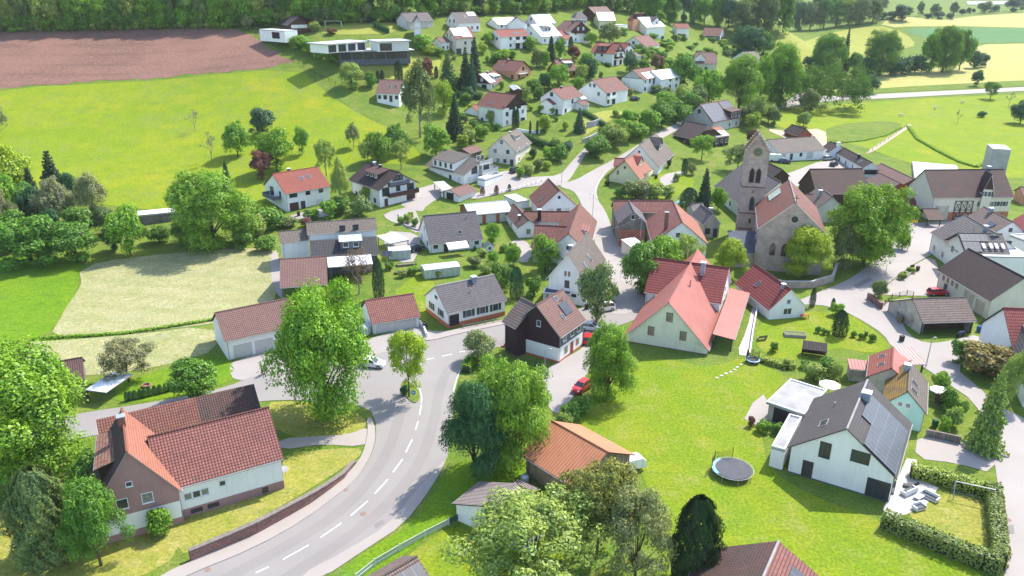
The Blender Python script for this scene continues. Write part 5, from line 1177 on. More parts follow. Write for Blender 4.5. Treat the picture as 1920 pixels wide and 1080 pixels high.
f_ = 'E' if (qq.T.to_3x3() @ Vector((0, 1, 0))).y * 1 and (h.root.matrix_world.to_3x3() @ (qq.T.to_3x3() @ Vector((0, 1, 0)))).y < 0 else 'O'
balcony(qq, f_, 0, 5.45, qq.L - .4, .06, SHUTD, TRIM, h=1.0); win(qq, f_, .1, 3.4, 1.6, .6, 'k')
h = House('flat_annex', 'flat grey roof with white edge cut off by the right edge', 'annex'); flatbox(h, (1893, 441), (1940, 458), (1965, 442), 4.6, 'white', 'flat', .25)
h, q = HH('barn', 'long barn with very dark brown roof and pale wall beside the yard', 'barn', A=(1815.4, 465.5), B=(1923, 521), E=(1768, 513), G=(1765, 546), pitch=38, wall='warm', roof='darkbrown', trim=TRIMG, oe=.6)
for u in (.40, .31, .22, .13): win(q, 'E', u, 2.2, .75, 1.2, 'y')
win(q, 'E', .33, .02, 1.0, 1.9, 'd'); win(q, 'E', -.12, .02, 3.0, 2.9, 'e'); win(q, 'E', -.33, .02, 2.6, 2.6, 'e')
h, q = HH('open_shed', 'open-fronted shed with grey-brown striped roof and stained side wall by the lane', 'shed', A=(1710.7, 560), B=(1810.7, 557.2), E=(1722.8, 605.4), G=(1721, 630), pitch=34, wall='dirty', roof='stripebrown', open_='E', w2=7.5, e2=1.8)
bk = MB().box(-q.wx + .1, q.wy - 2.2, -.5, q.wx - .1, q.wy - 2.1, 3.2).build('back_panel', [W['wood']], h.root); bk.matrix_local = q.T.copy()
h, q = HH('village_house', 'white house with red striped roof at the right edge beside the open shed', A=(1881, 577), B=(1937, 579), E=(1892, 660), E2=(1838, 606), e=3.6, wall='white', roof='redstripe', trim=TRIMD)
h.wing(A=(1916, 606), B=(1960, 690), E=(1893, 662), e=3.3, r=6.8, wall='white', roof='stripegrey', gut=False)
h, q = HH('cottage', 'cottage with pinkish roof and tan walls at the right edge behind the farmhouse garden', 'cottage', A=(1912, 350), B=(1970, 352), E=(1893, 366), e=2.6, pitch=33, wall='salmon', roof='pinkbrown', win={'E': 'www'})
h, q = HH('old_barn', 'long old barn with sagging red roof and wooden cross gable beside the street', 'barn', A=(1149, 376), B=(1262, 376), E=(1146, 398), e=5.0, pitch=40, wall='greyboards', roof='oldred', z0=1.5)
qq = h.wing(A=(1188, 396), B=(1179, 376), E=(1159, 422), E2=(1212, 417), e=5.2, wall='greyboards', roof='grey', trim=TRIMG, gut=False); win(qq, 'A', 0, 6.2, .8, 1.0, 'w'); clad(qq, 'A', -1, 'brick', 'brick_base', z1=3.6)
h, q = HH('village_house', 'white-gabled house with long orange-red roof and dark chimney in the village centre', A=(1279, 416), B=(1262, 377), E=(1218, 447), E2=(1331, 467), e=3.6, z0=1.2, wall='white', roof='oldred', roof2='orangetile', trim=TRIMD)  # right slope painted orange for its sunlight, left one kept duller
win(q, 'A', -.05, q.r - 3.6, .9, 1.0, 'w'); chimney(q, .15, .5, 'E', .8, 1.6, CHIMB, TRIMG)
h, q = HH('cottage', 'grey rendered cottage with grey-white striped roof left of the church tower', 'cottage', A=(1338, 401), B=(1314, 383), E=(1315, 419), E2=(1358, 424), e=3.2, z0=1.0, wall='dirty', roof='grey', roof2='darkgrey', trim=TRIM, win={'A': 'kd'})
chimney(q, .3, .1, 'O', .7, 1.0, CHIM)
h.wing(A=(1293, 382), B=(1318, 381), E=(1287, 398), e=3.0, pitch=30, wall='dirty', roof='eternit', gut=False)
h, q = HH('small_shed', 'cream sheet-roofed shed beside the old street barn', 'shed', A=(1164, 449), B=(1189, 444), E=(1172, 474), e=2.3, pitch=12, kind='shed', wall='warm', roof='flatwhite')
# hill: upper rows
h, q = HH('dark_house', 'dark brown clad house with charcoal roof at the forest edge', A=(560, 32), B=(537, 29), E=(540, 47), E2=(581, 45), G=(541, 69), wall='wood', roof='charcoal', trim=TRIMD)
for u in (-.2, .2): win(q, 'A', u, 3.2, 3.0, 1.1, 'r')
qq = flatbox(h, (486, 55), (533, 58), (523, 51), 3.0, 'white', 'flatwhite', .1, dep=6); win(qq, 'O', .15, .05, 4.5, 2.3, 'o')
h = House('flat_villa', 'long modern villa with white flat roofs and wide glass fronts above the meadow', 'villa'); h.z0 = G(700, 108).z
qq = flatbox(h, (632, 97), (777, 93), (770, 77), 3.1, 'slategrey', 'flatwhite', .04, over=1.3, base=-2, dep=13); ff = 'O'
for i in range(6): win(qq, ff, -.42 + i * .16, .1, 3.6, 2.3, 'k')
qu = flatbox(h, (611, 83), (692, 77), (664, 66), 6.2, 'white', 'whitesheet', .1, over=.7, base=3.0, dep=10)
for i in range(4): win(qu, ff, -.36 + i * .24, 3.3, 3.4, 2.3, 'k')
qu = flatbox(h, (706, 78), (771, 76), (752, 66), 6.6, 'white', 'whitesheet', .1, over=.7, base=3.0, dep=10)
win(qu, ff, .22, 3.3, 6.0, 2.5, 'r'); win(qu, ff, -.25, 3.3, 4.5, 2.5, 'k')
h, q = HH('grey_house', 'grey two-storey house with a gabled bay and slate roof below the forest', A=(752, 24.5), B=(802, 23), E=(741.5, 41.5), G=(745, 62.5), pitch=40, wall='greywall', roof='grey', trim=TRIMG, win={'E': 'rxr/xxx'})
qq = h.wing(A=(782.5, 30.5), B=(780.5, 24.5), E=(774, 43), E2=(791.5, 42), e=q.e + .4, wall='greywall', roof='grey', gut=False); win(qq, 'A', 0, 3.2, 1.6, 1.2, 'r'); win(qq, 'A', 0, .5, 1.8, 1.6, 'r')
h, q = HH('hill_house', 'white house with broad grey roof and one bright panel below the forest', A=(846, 23), B=(890, 22), E=(901, 41), G=(897, 59), pitch=40, wall='white', roof='grey', trim=TRIMG, win={'E': 'wwww', 'A': 'ww/ww'})
panels(q, .62, .92, .05, .4, m=R['whitesheet']); skylight(q, .45, .45)
h, q = HH('hill_house', 'pale yellow three-storey house with glaring solar panels on red tiles', A=(840.6, 52), B=(880, 51), E=(849, 72.5), E2=(826, 69), G=(853, 103), wall='warm', roof='red', trim=TRIMD, win={'A': 'xx/ww/ww', 'E': 'bxw/xww'})
panels(q, .02, .36, .05, .8, m=R['metal']); panels(q, .38, .85, .02, .9, m=R['whitesheet'])  # sun glint on the panels is painted in with pale sheet colours
h.wing(A=(893, 63), B=(907, 62), E=(895, 71), e=4.5, pitch=28, wall='warm', roof='pinkbrown', gut=False)
h, q = HH('hill_house', 'white two-storey house with pale red roof, balconies and three roof windows', A=(926, 56), B=(982, 54), E=(933, 69.4), G=(931, 94), pitch=32, wall='white', roof='red', trim=TRIM, win={'E': 'xwbb/xwbb', 'A': 'xx/ww'})
for t in (.58, .68, .78): skylight(q, t, .6, 1.0, 1.2)
balcony(q, 'E', -.22, 2.8, 6.5, 1.3, 'white', 'white')
h, q = HH('hill_house', 'white house with bright sheet roof and gabled side wing below the forest', A=(922, 34), B=(962, 32.5), E=(930, 46.6), G=(927, 57), pitch=32, wall='white', roof='whitesheet', win={'E': 'www'})
h.wing(A=(970, 32.5), B=(966, 28), E=(952.5, 46), E2=(993, 46), e=q.e, wall='white', roof='grey', gut=False)
h, q = HH('hill_house', 'house with glaring sheet metal roof just under the forest', A=(995, 27.5), B=(1031, 26.5), E=(999, 45), G=(997, 56), pitch=40, wall='white', roof='metal', trim=TRIM, win={'E': 'www', 'A': 'ww/w'})
panels(q, .3, .75, .1, .9)
h, q = HH('hill_house', 'white house with glaring white roof and one grey dormer', A=(995, 46), B=(1034, 44.5), E=(1011, 69), E2=(985, 58), G=(1012, 84), wall='white', roof='whitesheet', trim=TRIM, win={'A': 'ww/w', 'E': 'wbw'})  # white roof colour stands in for the sun's reflection
dormer(q, .5, .6, 4, 1.5, roof='grey', wall='greywall', n=2); h.wing(A=(1037, 58), B=(1062, 57), E=(1040, 67), e=3.0, z0=q.z0, pitch=20, wall='white', roof='red', gut=False)
h, q = HH('hill_chalet', 'tall chalet with brown boarded gable and pinkish roof below the forest', 'chalet', A=(1090, 40.6), B=(1058, 38.5), E=(1073.7, 58.7), E2=(1105.6, 56), G=(1077, 82), wall='white', roof='pinkbrown', trim=TRIMD, win={'A': 'ww/ww/xx'})
clad(q, 'A', q.e - .9, 'wood'); 
for u in (-.14, .14): win(q, 'A', u, q.e + .2, .9, 1.3, 'r', off=.04)
chimney(q, .4, .2, 'E', .6, .8, CHIMB); balcony(q, 'A', 0, q.e - .9, 8, .9, 'wood', 'wood')
h, q = HH('hill_house', 'white cube-like house with hipped grey roof in front of the forest', A=(1083, 21), B=(1089, 21), E=(1076, 33.5), r=8.6, e=5.9, z0=36.6, wall='white', roof='grey', hipA=2.7, hipB=2.7, trim=TRIMG, win={'E': 'wwww/wwww', 'B': 'ww/ww'})
h, q = HH('long_house', 'long house with brown roof half hidden at the forest edge', A=(1102.5, 13), B=(1160, 11), E=(1112, 27), e=4.0, pitch=36, wall='wood', roof='pinkbrown')
h, q = HH('hill_house', 'cream house with two white roof panels behind the round green tree', A=(1117.5, 22.5), B=(1150, 22.5), E=(1130, 38.5), e=4.6, pitch=36, wall='cream', roof='whitesheet', win={'E': 'www'})
h, q = HH('hill_house', 'house with orange hipped roof behind the white solar house', A=(1187, 25.5), B=(1208, 24.5), E=(1172, 39), r=8.0, e=4.8, wall='salmon', roof='orangetile', hipA=3.2, hipB=3.2, win={'E': 'www'})
h, q = HH('hill_house', 'white house with wide white solar roof and pointed dormer on the ridge of the hill', A=(1195, 32.5), B=(1231, 31.5), E=(1207.5, 51), E2=(1179, 52), G=(1208, 67), wall='white', roof='whitesheet', trim=TRIM, win={'E': 'xxxx', 'A': 'xx/w'})
dormer(q, .65, .75, 4.5, 1.6, kind='gable', roof='grey', wall='white', n=1)
h = House('garage', 'small white flat-roofed garage beside the round green tree', 'garage'); qq = flatbox(h, (1163, 47), (1177, 46), (1175, 43), 4.0, 'white', 'flatwhite', .1, dep=6); win(qq, 'O', 0, 1.0, 1.6, 1.2, 'k')
h, q = HH('hill_house', 'white house with red roof, dark dormer and stacked gable balconies', A=(1163, 82), B=(1118, 79.5), E=(1146, 101), G=(1146, 124), pitch=36, wall='white', roof='red', trim=TRIMD, og=.7, win={'E': 'xxx/wwx', 'A': 'bb/bb/b'})
dormer(q, .55, .7, 5, 1.7, roof='red', wall='wood', n=2); balcony(q, 'A', 0, 2.8, 5, 1.2, 'wood', 'white'); balcony(q, 'A', 0, 5.5, 5, 1.0, 'wood', 'white')
qq = h.wing(A=(1181, 81), B=(1150, 79), E=(1169, 93), e=q.e, pitch=36, wall='white', roof='red', gut=False, win={'A': 'ww/kk/k'})
h, q = HH('hill_house', 'white house with pinkish roof and brown plinth on the garden terrace', A=(1188, 68.7), B=(1217.5, 65), E=(1211, 88), E2=(1174, 78.7), G=(1207.5, 99), wall='white', roof='fadedred', trim=TRIMD, plinth=(1.2, 'wood'), win={'E': 'wx', 'A': 'xk/k'})
h, q = HH('cabin', 'low red-roofed cabin in front of the forest at the top right of the hill', 'cabin', A=(1264, 44), B=(1290, 44), E=(1261, 53), e=2.8, pitch=30, wall='white', roof='red')
h, q = HH('hill_house', 'house with pinkish roof, blue-grey wall and white gable on the far slope', A=(1356, 52.5), B=(1321, 51.5), E=(1349, 67.5), G=(1348, 77), pitch=32, wall='blue', roof='fadedred', trim=TRIM); clad(q, 'A', -1, 'white', 'gable_render'); win(q, 'A', 0, .5, 3, 2, 'k', off=.04); balcony(q, 'A', 0, 0, 7, 2.5, 'slategrey', 'concrete')
h, q = HH('hill_house', 'house with hipped pinkish brown roof and white gabled bay among garden bushes', A=(1307.5, 97.5), B=(1339, 98), E=(1330, 119), e=4.0, pitch=34, wall='warm', roof='pinkbrown', hipA=1.6, hipB=1.6, win={'E': 'kkx'}); dormer(q, .22, .8, 5.0, 1.2, kind='gable', roof='pinkbrown', n=1, wk='r')
h, q = HH('hill_house', 'house with pale roof almost hidden between the tall trees', A=(1390, 97.5), B=(1415, 96), E=(1396, 115), e=4.0, pitch=30, wall='white', roof='taupe')
# hill: middle rows
h, q = HH('salmon_house', 'salmon pink house with brownish red roof and white balcony', A=(983.7, 115), B=(936, 111), E=(968.7, 134.4), E2=(999, 130.6), G=(965, 153), wall='salmon', roof='fadedred', trim=TRIMD, og=.7, win={'E': 'xkxk', 'A': 'kk/k'}); balcony(q, 'A', -.1, 2.75, 5, 1.2, 'white', 'white', False); chimney(q, .62, .03, 'E', .6, .6, CHIMB); skylight(q, .7, .6)
h, q = HH('hill_chalet', 'chalet with brown boarded gable, pale sheet roof strip and white dormer', 'chalet', A=(896, 138.7), B=(928, 132.5), E=(917, 159), E2=(879, 151), G=(917, 172), wall='white', roof='fadedred', trim=TRIMD, win={'A': 'bb/xx', 'E': 'wwb'}); clad(q, 'A', 2.6, 'wood'); panels(q, .03, .4, .05, .9, m=R['metal']); dormer(q, .6, .7, 4.5, 1.2, roof='whitesheet', n=3); chimney(q, .5, .05, 'E', .7, .7, CHIMB)
for u in (-.15, .15): win(q, 'A', u, 3.4, .9, 1.1, 'r', off=.04)
h, q = HH('hill_house', 'brick red house with pinkish roof and dark dormer beside the small round tree', A=(1039, 112.5), B=(1071, 111), E=(1064, 133), G=(1066, 146), pitch=36, wall='brick', roof='fadedred', trim=TRIMD, win={'E': 'kxk'}); dormer(q, .6, .6, 3.5, 1.2, roof='metal', wall='slategrey', n=1); chimney(q, .35, .05, 'E', .6, .6, BLACK)
h, q = HH('hill_house', 'white house with red roof, lower left wing and white awning on the middle slope', A=(1033.7, 167.5), B=(1072.5, 160), E=(1052.5, 188), E2=(1018, 178), G=(1053.7, 218.7), wall='white', roof='fadedred', trim=TRIMD, win={'E': 'kxx/xkx', 'A': 'kd/xx/k'}); chimney(q, .45, .05, 'E', .5, .7, BLACK)
h.wing(A=(1024, 186), B=(1037, 183), E=(1041, 195), e=4.0, pitch=30, z0=q.z0, wall='white', roof='red', gut=False); panels(q, .8, 1.05, .9, 1.25, m=TRIM, name='awning', lift=-.3)
h, q = HH('hill_house', 'large white house with reddish roof, small side wing and dark open gable', A=(968.7, 178), B=(916, 171), E=(946, 205), E2=(996, 196), G=(940, 240.6), wall='white', roof='fadedred', trim=TRIMD, og=.7, win={'E': 'wwx/xwx', 'A': 'wwb/kbw/bb'}); clad(q, 'A', q.e + .8, 'wood'); skylight(q, .55, .7)
h.wing(A=(883.7, 198.7), B=(907, 192.5), E=(895, 212.5), G=(895.6, 231), pitch=34, wall='white', roof='red', gut=False, win={'E': 'wwx'})
h, q = HH('hill_house', 'white three-storey house with plain pinkish roof above the row of slope trees', A=(1110, 150), B=(1153.7, 143), E=(1133.7, 175), E2=(1092.5, 161), G=(1131, 201), wall='white', roof='fadedred', trim=TRIMD, win={'A': 'xx/xw/ww', 'E': 'kbxx/bbxx'}); balcony(q, 'E', .28, 2.75, 5, 1.3, 'white', 'white'); skylight(q, .5, .5, .8, 1.4)
h, q = HH('hill_house', 'long white house with white solar panels over a stepped red roof', A=(1185.6, 131), B=(1222, 125.6), E=(1205, 150), E2=(1166, 144), G=(1204, 176), wall='white', roof='fadedred', trim=TRIMD, og=.6, win={'E': 'kxwb/wkbb', 'A': 'xx/xx'}); panels(q, .2, 1.0, .4, .97, m=R['whitesheet']); clad(q, 'A', q.e + .5, 'greywall'); balcony(q, 'E', -.2, 2.75, 6, 1.3, 'white', 'white', False)
q2 = h.wing(A=(1221, 133), B=(1259, 128.5), E=(1241, 149), e=q.e - .4, pitch=30, wall='white', roof='whitesheet', trim=TRIMD, gut=False, win={'E': 'xkk/xkk'})
h, q = HH('bungalow', 'low white bungalow with brown roof beside the tall birch on the meadow edge', 'bungalow', A=(712, 149), B=(757, 150), E=(697, 174.5), e=2.9, pitch=33, wall='white', roof='pinkbrown', win={'E': 'wkdw'}); skylight(q, .5, .5); skylight(q, .75, .45)
h = House('allotment_hut', 'low hut with pale flat roof half hidden between the hay field trees', 'hut'); flatbox(h, (258, 404), (330, 397), (322, 391), 2.5, 'greyboards', 'flatwhite', .05, dep=4)
h, q = HH('hill_house', 'small white house with brown roof squeezed between the yellow and the grey house', A=(818, 70), B=(836, 69), E=(822, 80), e=3.6, pitch=32, wall='white', roof='pinkbrown', win={'E': 'ww'})
h, q = HH('hill_house', 'low white annex with red roof beside the tall boarded chalet', A=(1046, 66), B=(1064, 65), E=(1049, 74), e=3.0, pitch=24, wall='white', roof='red', win={'E': 'ww'})
h, q = HH('garage', 'white garage with grey roof on the garden lane below the stacked balconies', 'garage', A=(1172, 100), B=(1192, 98), E=(1176, 108), e=2.6, pitch=22, wall='white', roof='grey', win={'E': 'gg'})
h, q = HH('garden_shed', 'long garden shed with pale metal roof between salmon house and brown gabled chalet', 'shed', A=(962, 158), B=(972, 166), E=(956, 163), e=2.4, pitch=20, wall='wood', roof='metal')
h, q = HH('garage', 'white garage with pinkish roof left of the three-storey house', 'garage', A=(1082, 190), B=(1098, 188), E=(1085, 198), e=2.6, pitch=24, wall='white', roof='pinkbrown', win={'E': 'g'})
# ------------------------------------------------------------------ vegetation
def leafmat(name, rand=0.35, yel=0.5, trans=0.35):
    m = bpy.data.materials.new(name); m.use_nodes = True; nt = m.node_tree; nt.nodes.clear()
    out = nt.nodes.new('ShaderNodeOutputMaterial')
    oi = N(nt, 'ObjectInfo'); ge = N(nt, 'NewGeometry')
    rnd = ge.outputs['Random Per Island']
    base = oi.outputs['Color']
    lo = mixc(nt, 1.0, base, (0.5, 0.56, 0.62), 'MULTIPLY'); hi = mixc(nt, 1.0, base, (1.0 + yel * .75, 1.0 + yel * .42, 0.9), 'MULTIPLY')
    col = mixc(nt, rnd, lo, hi)
    tc = N(nt, 'TexCoord').outputs['Object']
    big = ramp(nt, noise(nt, tc, 6.5, 2.0), 0.42, 0.66)
    col = mixc(nt, mathn(nt, 'MULTIPLY', big, 0.6), col, mixc(nt, 1.0, base, (1.75, 1.4, 0.85), 'MULTIPLY'))
    d = N(nt, 'BsdfDiffuse'); nt.links.new(col, d.inputs[0])
    t = N(nt, 'BsdfTranslucent'); nt.links.new(mixc(nt, 1.0, col, (1.25, 1.15, 0.55), 'MULTIPLY'), t.inputs[0])
    g = N(nt, 'BsdfGlossy'); g.inputs['Roughness'].default_value = 0.5; g.inputs[0].default_value = (.7, .75, .7, 1)
    mx = N(nt, 'MixShader'); mx.inputs[0].default_value = trans; nt.links.new(d.outputs[0], mx.inputs[1]); nt.links.new(t.outputs[0], mx.inputs[2])
    m2 = N(nt, 'MixShader'); m2.inputs[0].default_value = 0.035; nt.links.new(mx.outputs[0], m2.inputs[1]); nt.links.new(g.outputs[0], m2.inputs[2])
    nt.links.new(m2.outputs[0], out.inputs[0])
    return m
LEAF = leafmat('foliage', trans=0.27); NEEDLE = leafmat('needles', yel=0.25, trans=0.12)
BARK = pm('bark', (0.11, 0.085, 0.06), (0.07, 0.055, 0.042), 4.0)
BARKP = pm('bark_pale', (0.26, 0.24, 0.21), (0.17, 0.155, 0.14), 4.0)
def quads_mesh(name, P, Nn, S, mat, asp=1.0, up=None):
    """one small leaf-clump quad at each point P with normal Nn and size S"""
    n = len(P)
    rs = np.random.RandomState(n)
    Nn = Nn / (np.linalg.norm(Nn, axis=1, keepdims=True) + 1e-9)
    ref = rs.normal(size=(n, 3)) if up is None else np.broadcast_to(np.array(up, float), (n, 3)) + rs.normal(size=(n, 3)) * 0.25
    U = np.cross(Nn, ref); U /= np.linalg.norm(U, axis=1, keepdims=True) + 1e-9
    V = np.cross(Nn, U)
    S = S[:, None]
    a, b, c, d = P - U * S * .5 / asp ** .5, P - V * S * .62 * asp ** .5 + Nn * S * .1, P + U * S * .5 / asp ** .5, P + V * S * .62 * asp ** .5 - Nn * S * .1
    co = np.stack([a, b, c, d], 1).reshape(-1, 3)
    me = bpy.data.meshes.new(name)
    me.vertices.add(4 * n); me.vertices.foreach_set('co', co.ravel())
    me.loops.add(4 * n); me.loops.foreach_set('vertex_index', np.arange(4 * n))
    me.polygons.add(n); me.polygons.foreach_set('loop_start', np.arange(0, 4 * n, 4)); me.polygons.foreach_set('loop_total', np.full(n, 4))
    me.materials.append(mat); me.update(); return me
def unit(rs, n):
    v = rs.normal(size=(n, 3)); return v / np.linalg.norm(v, axis=1, keepdims=True)
def crown_broad(seed, n, leaf, nl=46, z0=0.16, shape='round', lr=(.11, .2), dens=1.0, droop=0.0):
    rs = np.random.RandomState(seed)
    P, Q, S = [], [], []
    zc, zh = (1 + z0) / 2, (1 - z0) / 2
    cs = []
    p1, p2, p3 = rs.rand(3) * 6.28
    for i in range(nl):
        v = unit(rs, 1)[0]; v[2] = abs(v[2]) * 1.0 if rs.rand() < .62 else v[2]
        ph = math.atan2(v[1], v[0])
        rad = rs.uniform(.3, 1.0) ** .5 * (1 + .10 * math.sin(2 * ph + p1) + .09 * math.sin(3 * ph + 4 * v[2] + p2) + .07 * math.sin(5 * v[2] + p3)) * rs.uniform(.88, 1.06)
        r = lr[0] * .8 + (lr[1] * 1.1 - lr[0] * .8) * rs.rand() ** 1.4
        z = v[2] * rad
        wz = 1.0
        if shape == 'ovoid': wz = 1.0 - .45 * max(z, 0) ** 1.2
        if shape == 'spread': wz = 1.12 - .25 * abs(z)
        if shape == 'cone': wz = .95 - .55 * (z + .3)
        c = np.array([v[0] * rad * (.5 - r * .8) * wz, v[1] * rad * (.5 - r * .8) * wz, zc + z * (zh - r * .6)])
        cs.append((c, r))
    tot = sum(r * r for c, r in cs)
    for c, r in cs:
        k = int(n * r * r / tot)
        v = unit(rs, k); v[:, 2] = np.where(rs.rand(k) < .67, np.abs(v[:, 2]), v[:, 2])
        sc = np.array([1, 1, .85])
        rr = r * (1 - .35 * rs.rand(k) ** 2) * (1 + .28 * np.sin(v[:, 0] * 9 + c[0] * 40) * np.sin(v[:, 1] * 8 + c[1] * 30))
        p = c + v * rr[:, None] * sc
        if droop: p[:, 2] -= droop * rs.rand(k) * np.linalg.norm(p[:, :2], axis=1)
        P.append(p); Q.append(v + rs.normal(size=(k, 3)) * .45 + np.array([0, 0, .35])); S.append(leaf * rs.uniform(.6, 1.4, k))
    return np.concatenate(P), np.concatenate(Q), np.concatenate(S), cs
def trunk(cs, z0, seed, rad=.022, mat=None, nb=7):
    rs = random.Random(seed); mb = MB()
    mb.tube([(0, 0, -.03), (rs.uniform(-.01, .01), rs.uniform(-.01, .01), z0), (rs.uniform(-.03, .03), rs.uniform(-.03, .03), .55), (0, 0, .8)], [rad * 1.3, rad, rad * .6, rad * .2], 7)
    for c, r in rs.sample(cs, min(nb, len(cs))):
        h = z0 + rs.uniform(-.02, .12)
        mb.tube([(0, 0, h), (c[0] * .45, c[1] * .45, (h + c[2]) / 2 - .02), (c[0], c[1], c[2])], [rad * .5, rad * .32, rad * .1], 5)
    return mb.mesh('trunk', [mat or BARK], True)
PROTO = {}
def add_proto(kind, cm, tm): PROTO.setdefault(kind, []).append((cm, tm))
for sd, shp in ((1, 'round'), (2, 'ovoid'), (4, 'round')):
    P, Q, S, cs = crown_broad(sd, 60000, .0145, 58, -.13, shp, (.10, .185))
    add_proto('big', quads_mesh('crown', P, Q, S, LEAF, 1.25, (1, .3, 0)), trunk(cs, .1, sd))
for sd, shp in ((11, 'round'), (12, 'ovoid'), (13, 'round'), (14, 'spread')):
    P, Q, S, cs = crown_broad(sd, 12000, .032, 36, -.1, shp, (.12, .21))
    add_proto('mid', quads_mesh('crown', P, Q, S, LEAF), trunk(cs, .1, sd))
for sd in (21, 22, 23):
    P, Q, S, cs = crown_broad(sd, 4200, .055, 22, -.12, 'round', (.15, .26))
    add_proto('bush', quads_mesh('crown', P, Q, S, LEAF), trunk(cs, .05, sd, .02))
for sd in (31, 32):
    P, Q, S, cs = crown_broad(sd, 13000, .02, 90, .14, 'round', (.06, .12))
    add_proto('airy', quads_mesh('crown', P, Q, S, LEAF), trunk(cs, .25, sd, .016, nb=10))
for sd in (41, 42):
    P, Q, S, cs = crown_broad(sd, 15000, .022, 60, .04, 'ovoid', (.08, .15), droop=.35)
    add_proto('birch', quads_mesh('crown', P, Q, S, LEAF, 2.2, (1, 0, 0)), trunk(cs, .2, sd, .016, BARKP, 12))
for sd in (51, 52):            # pale shrub with wispy shoots
    P, Q, S, cs = crown_broad(sd, 24000, .0165, 90, -.05, 'spread', (.06, .13))
    add_proto('wispy', quads_mesh('crown', P, Q, S, LEAF, 1.6), trunk(cs, .1, sd, .016, nb=16))
def spruce(seed, n=9000, lv=18, narrow=1.0):
    rs = np.random.RandomState(seed); P, Q, S = [], [], []
    for i in range(lv):
        h = .08 + .9 * (i / lv) ** .92
        rad = .5 * (1 - h) ** .8 * narrow * rs.uniform(.88, 1.1) + .01
        nb = int(9 + 10 * (1 - h)); a0 = rs.rand() * 6
        for b in range(nb):
            a = a0 + b * 2 * math.pi / nb + rs.uniform(-.15, .15); rb = rad * rs.uniform(.75, 1.1)
            k = max(4, int(n * rb / (lv * 2.2)))
            t = rs.rand(k) ** .6
            side = rs.normal(size=k) * .05 * (1.15 - t) * (rb / .4 + .3)
            x = math.cos(a) * rb * t - math.sin(a) * side; y = math.sin(a) * rb * t + math.cos(a) * side
            z = h - .11 * t * rb / .4 + .03 * t ** 3 + rs.normal(size=k) * .008
            P.append(np.stack([x, y, z], 1)); Q.append(np.stack([math.cos(a) * .4 + rs.normal(size=k) * .4, math.sin(a) * .4 + rs.normal(size=k) * .4, 1.0 + rs.normal(size=k) * .3], 1)); S.append(.032 * rs.uniform(.6, 1.3, k))
    mb = MB().tube([(0, 0, -.02), (0, 0, .5), (0, 0, .96)], [.016, .01, .003], 6)
    return quads_mesh('crown', np.concatenate(P), np.concatenate(Q), np.concatenate(S), NEEDLE, 1.5), mb.mesh('trunk', [BARK], True)
for sd in (61, 62, 63): add_proto('spruce', *spruce(sd))
def thuja(seed, n=6000, leaf=.034, la=1.0):
    rs = np.random.RandomState(seed)
    h = rs.rand(n) ** .85; a = rs.rand(n) * 2 * math.pi
    prof = np.where(h < .15, .36 + h * .9, .495 * np.sqrt(np.clip(1 - ((h - .3) / .72) ** 2, 0, 1)) ** 1.0)
    lump = 1 + la * (.10 * np.sin(a * 5 + 3 * np.sin(h * 7) + seed) + .07 * np.sin(a * 11 - 2 * np.sin(h * 16)) + .05 * np.sin(a * 17 + h * 40))
    r = prof * lump * (1 - .14 * la * rs.rand(n) ** 2)
    P = np.stack([np.cos(a) * r, np.sin(a) * r, h * .97 + .02 * rs.rand(n)], 1)
    Q = np.stack([np.cos(a), np.sin(a), .5 + 0 * a], 1) + rs.normal(size=(n, 3)) * .35
    return quads_mesh('crown', P, Q, leaf * rs.uniform(.6, 1.4, n), NEEDLE, 1.9, (1, 0, 0)), MB().tube([(0, 0, -.02), (0, 0, .3), (0, 0, .9)], [.05, .04, .01], 6).mesh('trunk', [BARK], True)
add_proto('thuja', *thuja(71)); add_proto('thuja', *thuja(72)); add_proto('bigthuja', *thuja(73, 26000, .024, 1.7))
def bare(seed, mat, rad=.014):
    rs = random.Random(seed); mb = MB()
    def grow(p, d, l, r, dep):
        q = p + d * l; mid = (p + q) / 2 + Vector((rs.uniform(-1, 1), rs.uniform(-1, 1), rs.uniform(-.5, .5))) * l * .1
        mb.tube([p, mid, q], [r, r * .8, r * .6], 4 if dep else 6, cap=False)
        if dep < 5:
            for k in range(3 if dep < 4 else 2):
                nd = (d + Vector((rs.uniform(-1, 1), rs.uniform(-1, 1), rs.uniform(-.35, .45))) * 1.15).normalized()
                grow(q, nd, l * rs.uniform(.62, .82), max(r * .62, .0045), dep + 1)
    grow(Vector((0, 0, -.02)), Vector((0, 0, 1)), .3, rad, 0)
    xs = max(max(abs(v[0]), abs(v[1])) for v in mb.v); zs = max(v[2] for v in mb.v)
    mb.v = [(v[0] / xs * .5, v[1] / xs * .5, v[2] / zs) for v in mb.v]
    return mb.mesh('branches', [mat])
BAREM = [bare(81, BARKP, .03), bare(82, BARKP, .026)]
def twig_leaves(seed):
    P, Q, S, cs = crown_broad(seed, 3000, .018, 70, .1, 'round', (.06, .12)); return quads_mesh('crown', P, Q, S, LEAF, 1.5)
TW = twig_leaves(83)
NAMES = dict(big='deciduous_tree', mid='deciduous_tree', bush='shrub', airy='fruit_tree', birch='birch_tree', wispy='shrub', spruce='spruce_tree', thuja='columnar_thuja', bigthuja='columnar_cypress', bare='bare_tree', twig='bare_tree')
CATS = dict(bush='shrub', wispy='shrub', thuja='thuja', bigthuja='cypress')
COLS = dict(g=(.08, .185, .022), b=(.118, .25, .018), y=(.19, .30, .02), d=(.03, .10, .036), p=(.175, .225, .105), l=(.17, .26, .06), s=(.026, .062, .026), t=(.018, .05, .016), c=(.12, .055, .05), o=(.20, .17, .065), k=(.055, .12, .07), w=(.16, .19, .11), m=(.10, .16, .055), x=(.13, .085, .065), j=(.15, .18, .05), v=(.26, .26, .02))
_TR = random.Random(5)
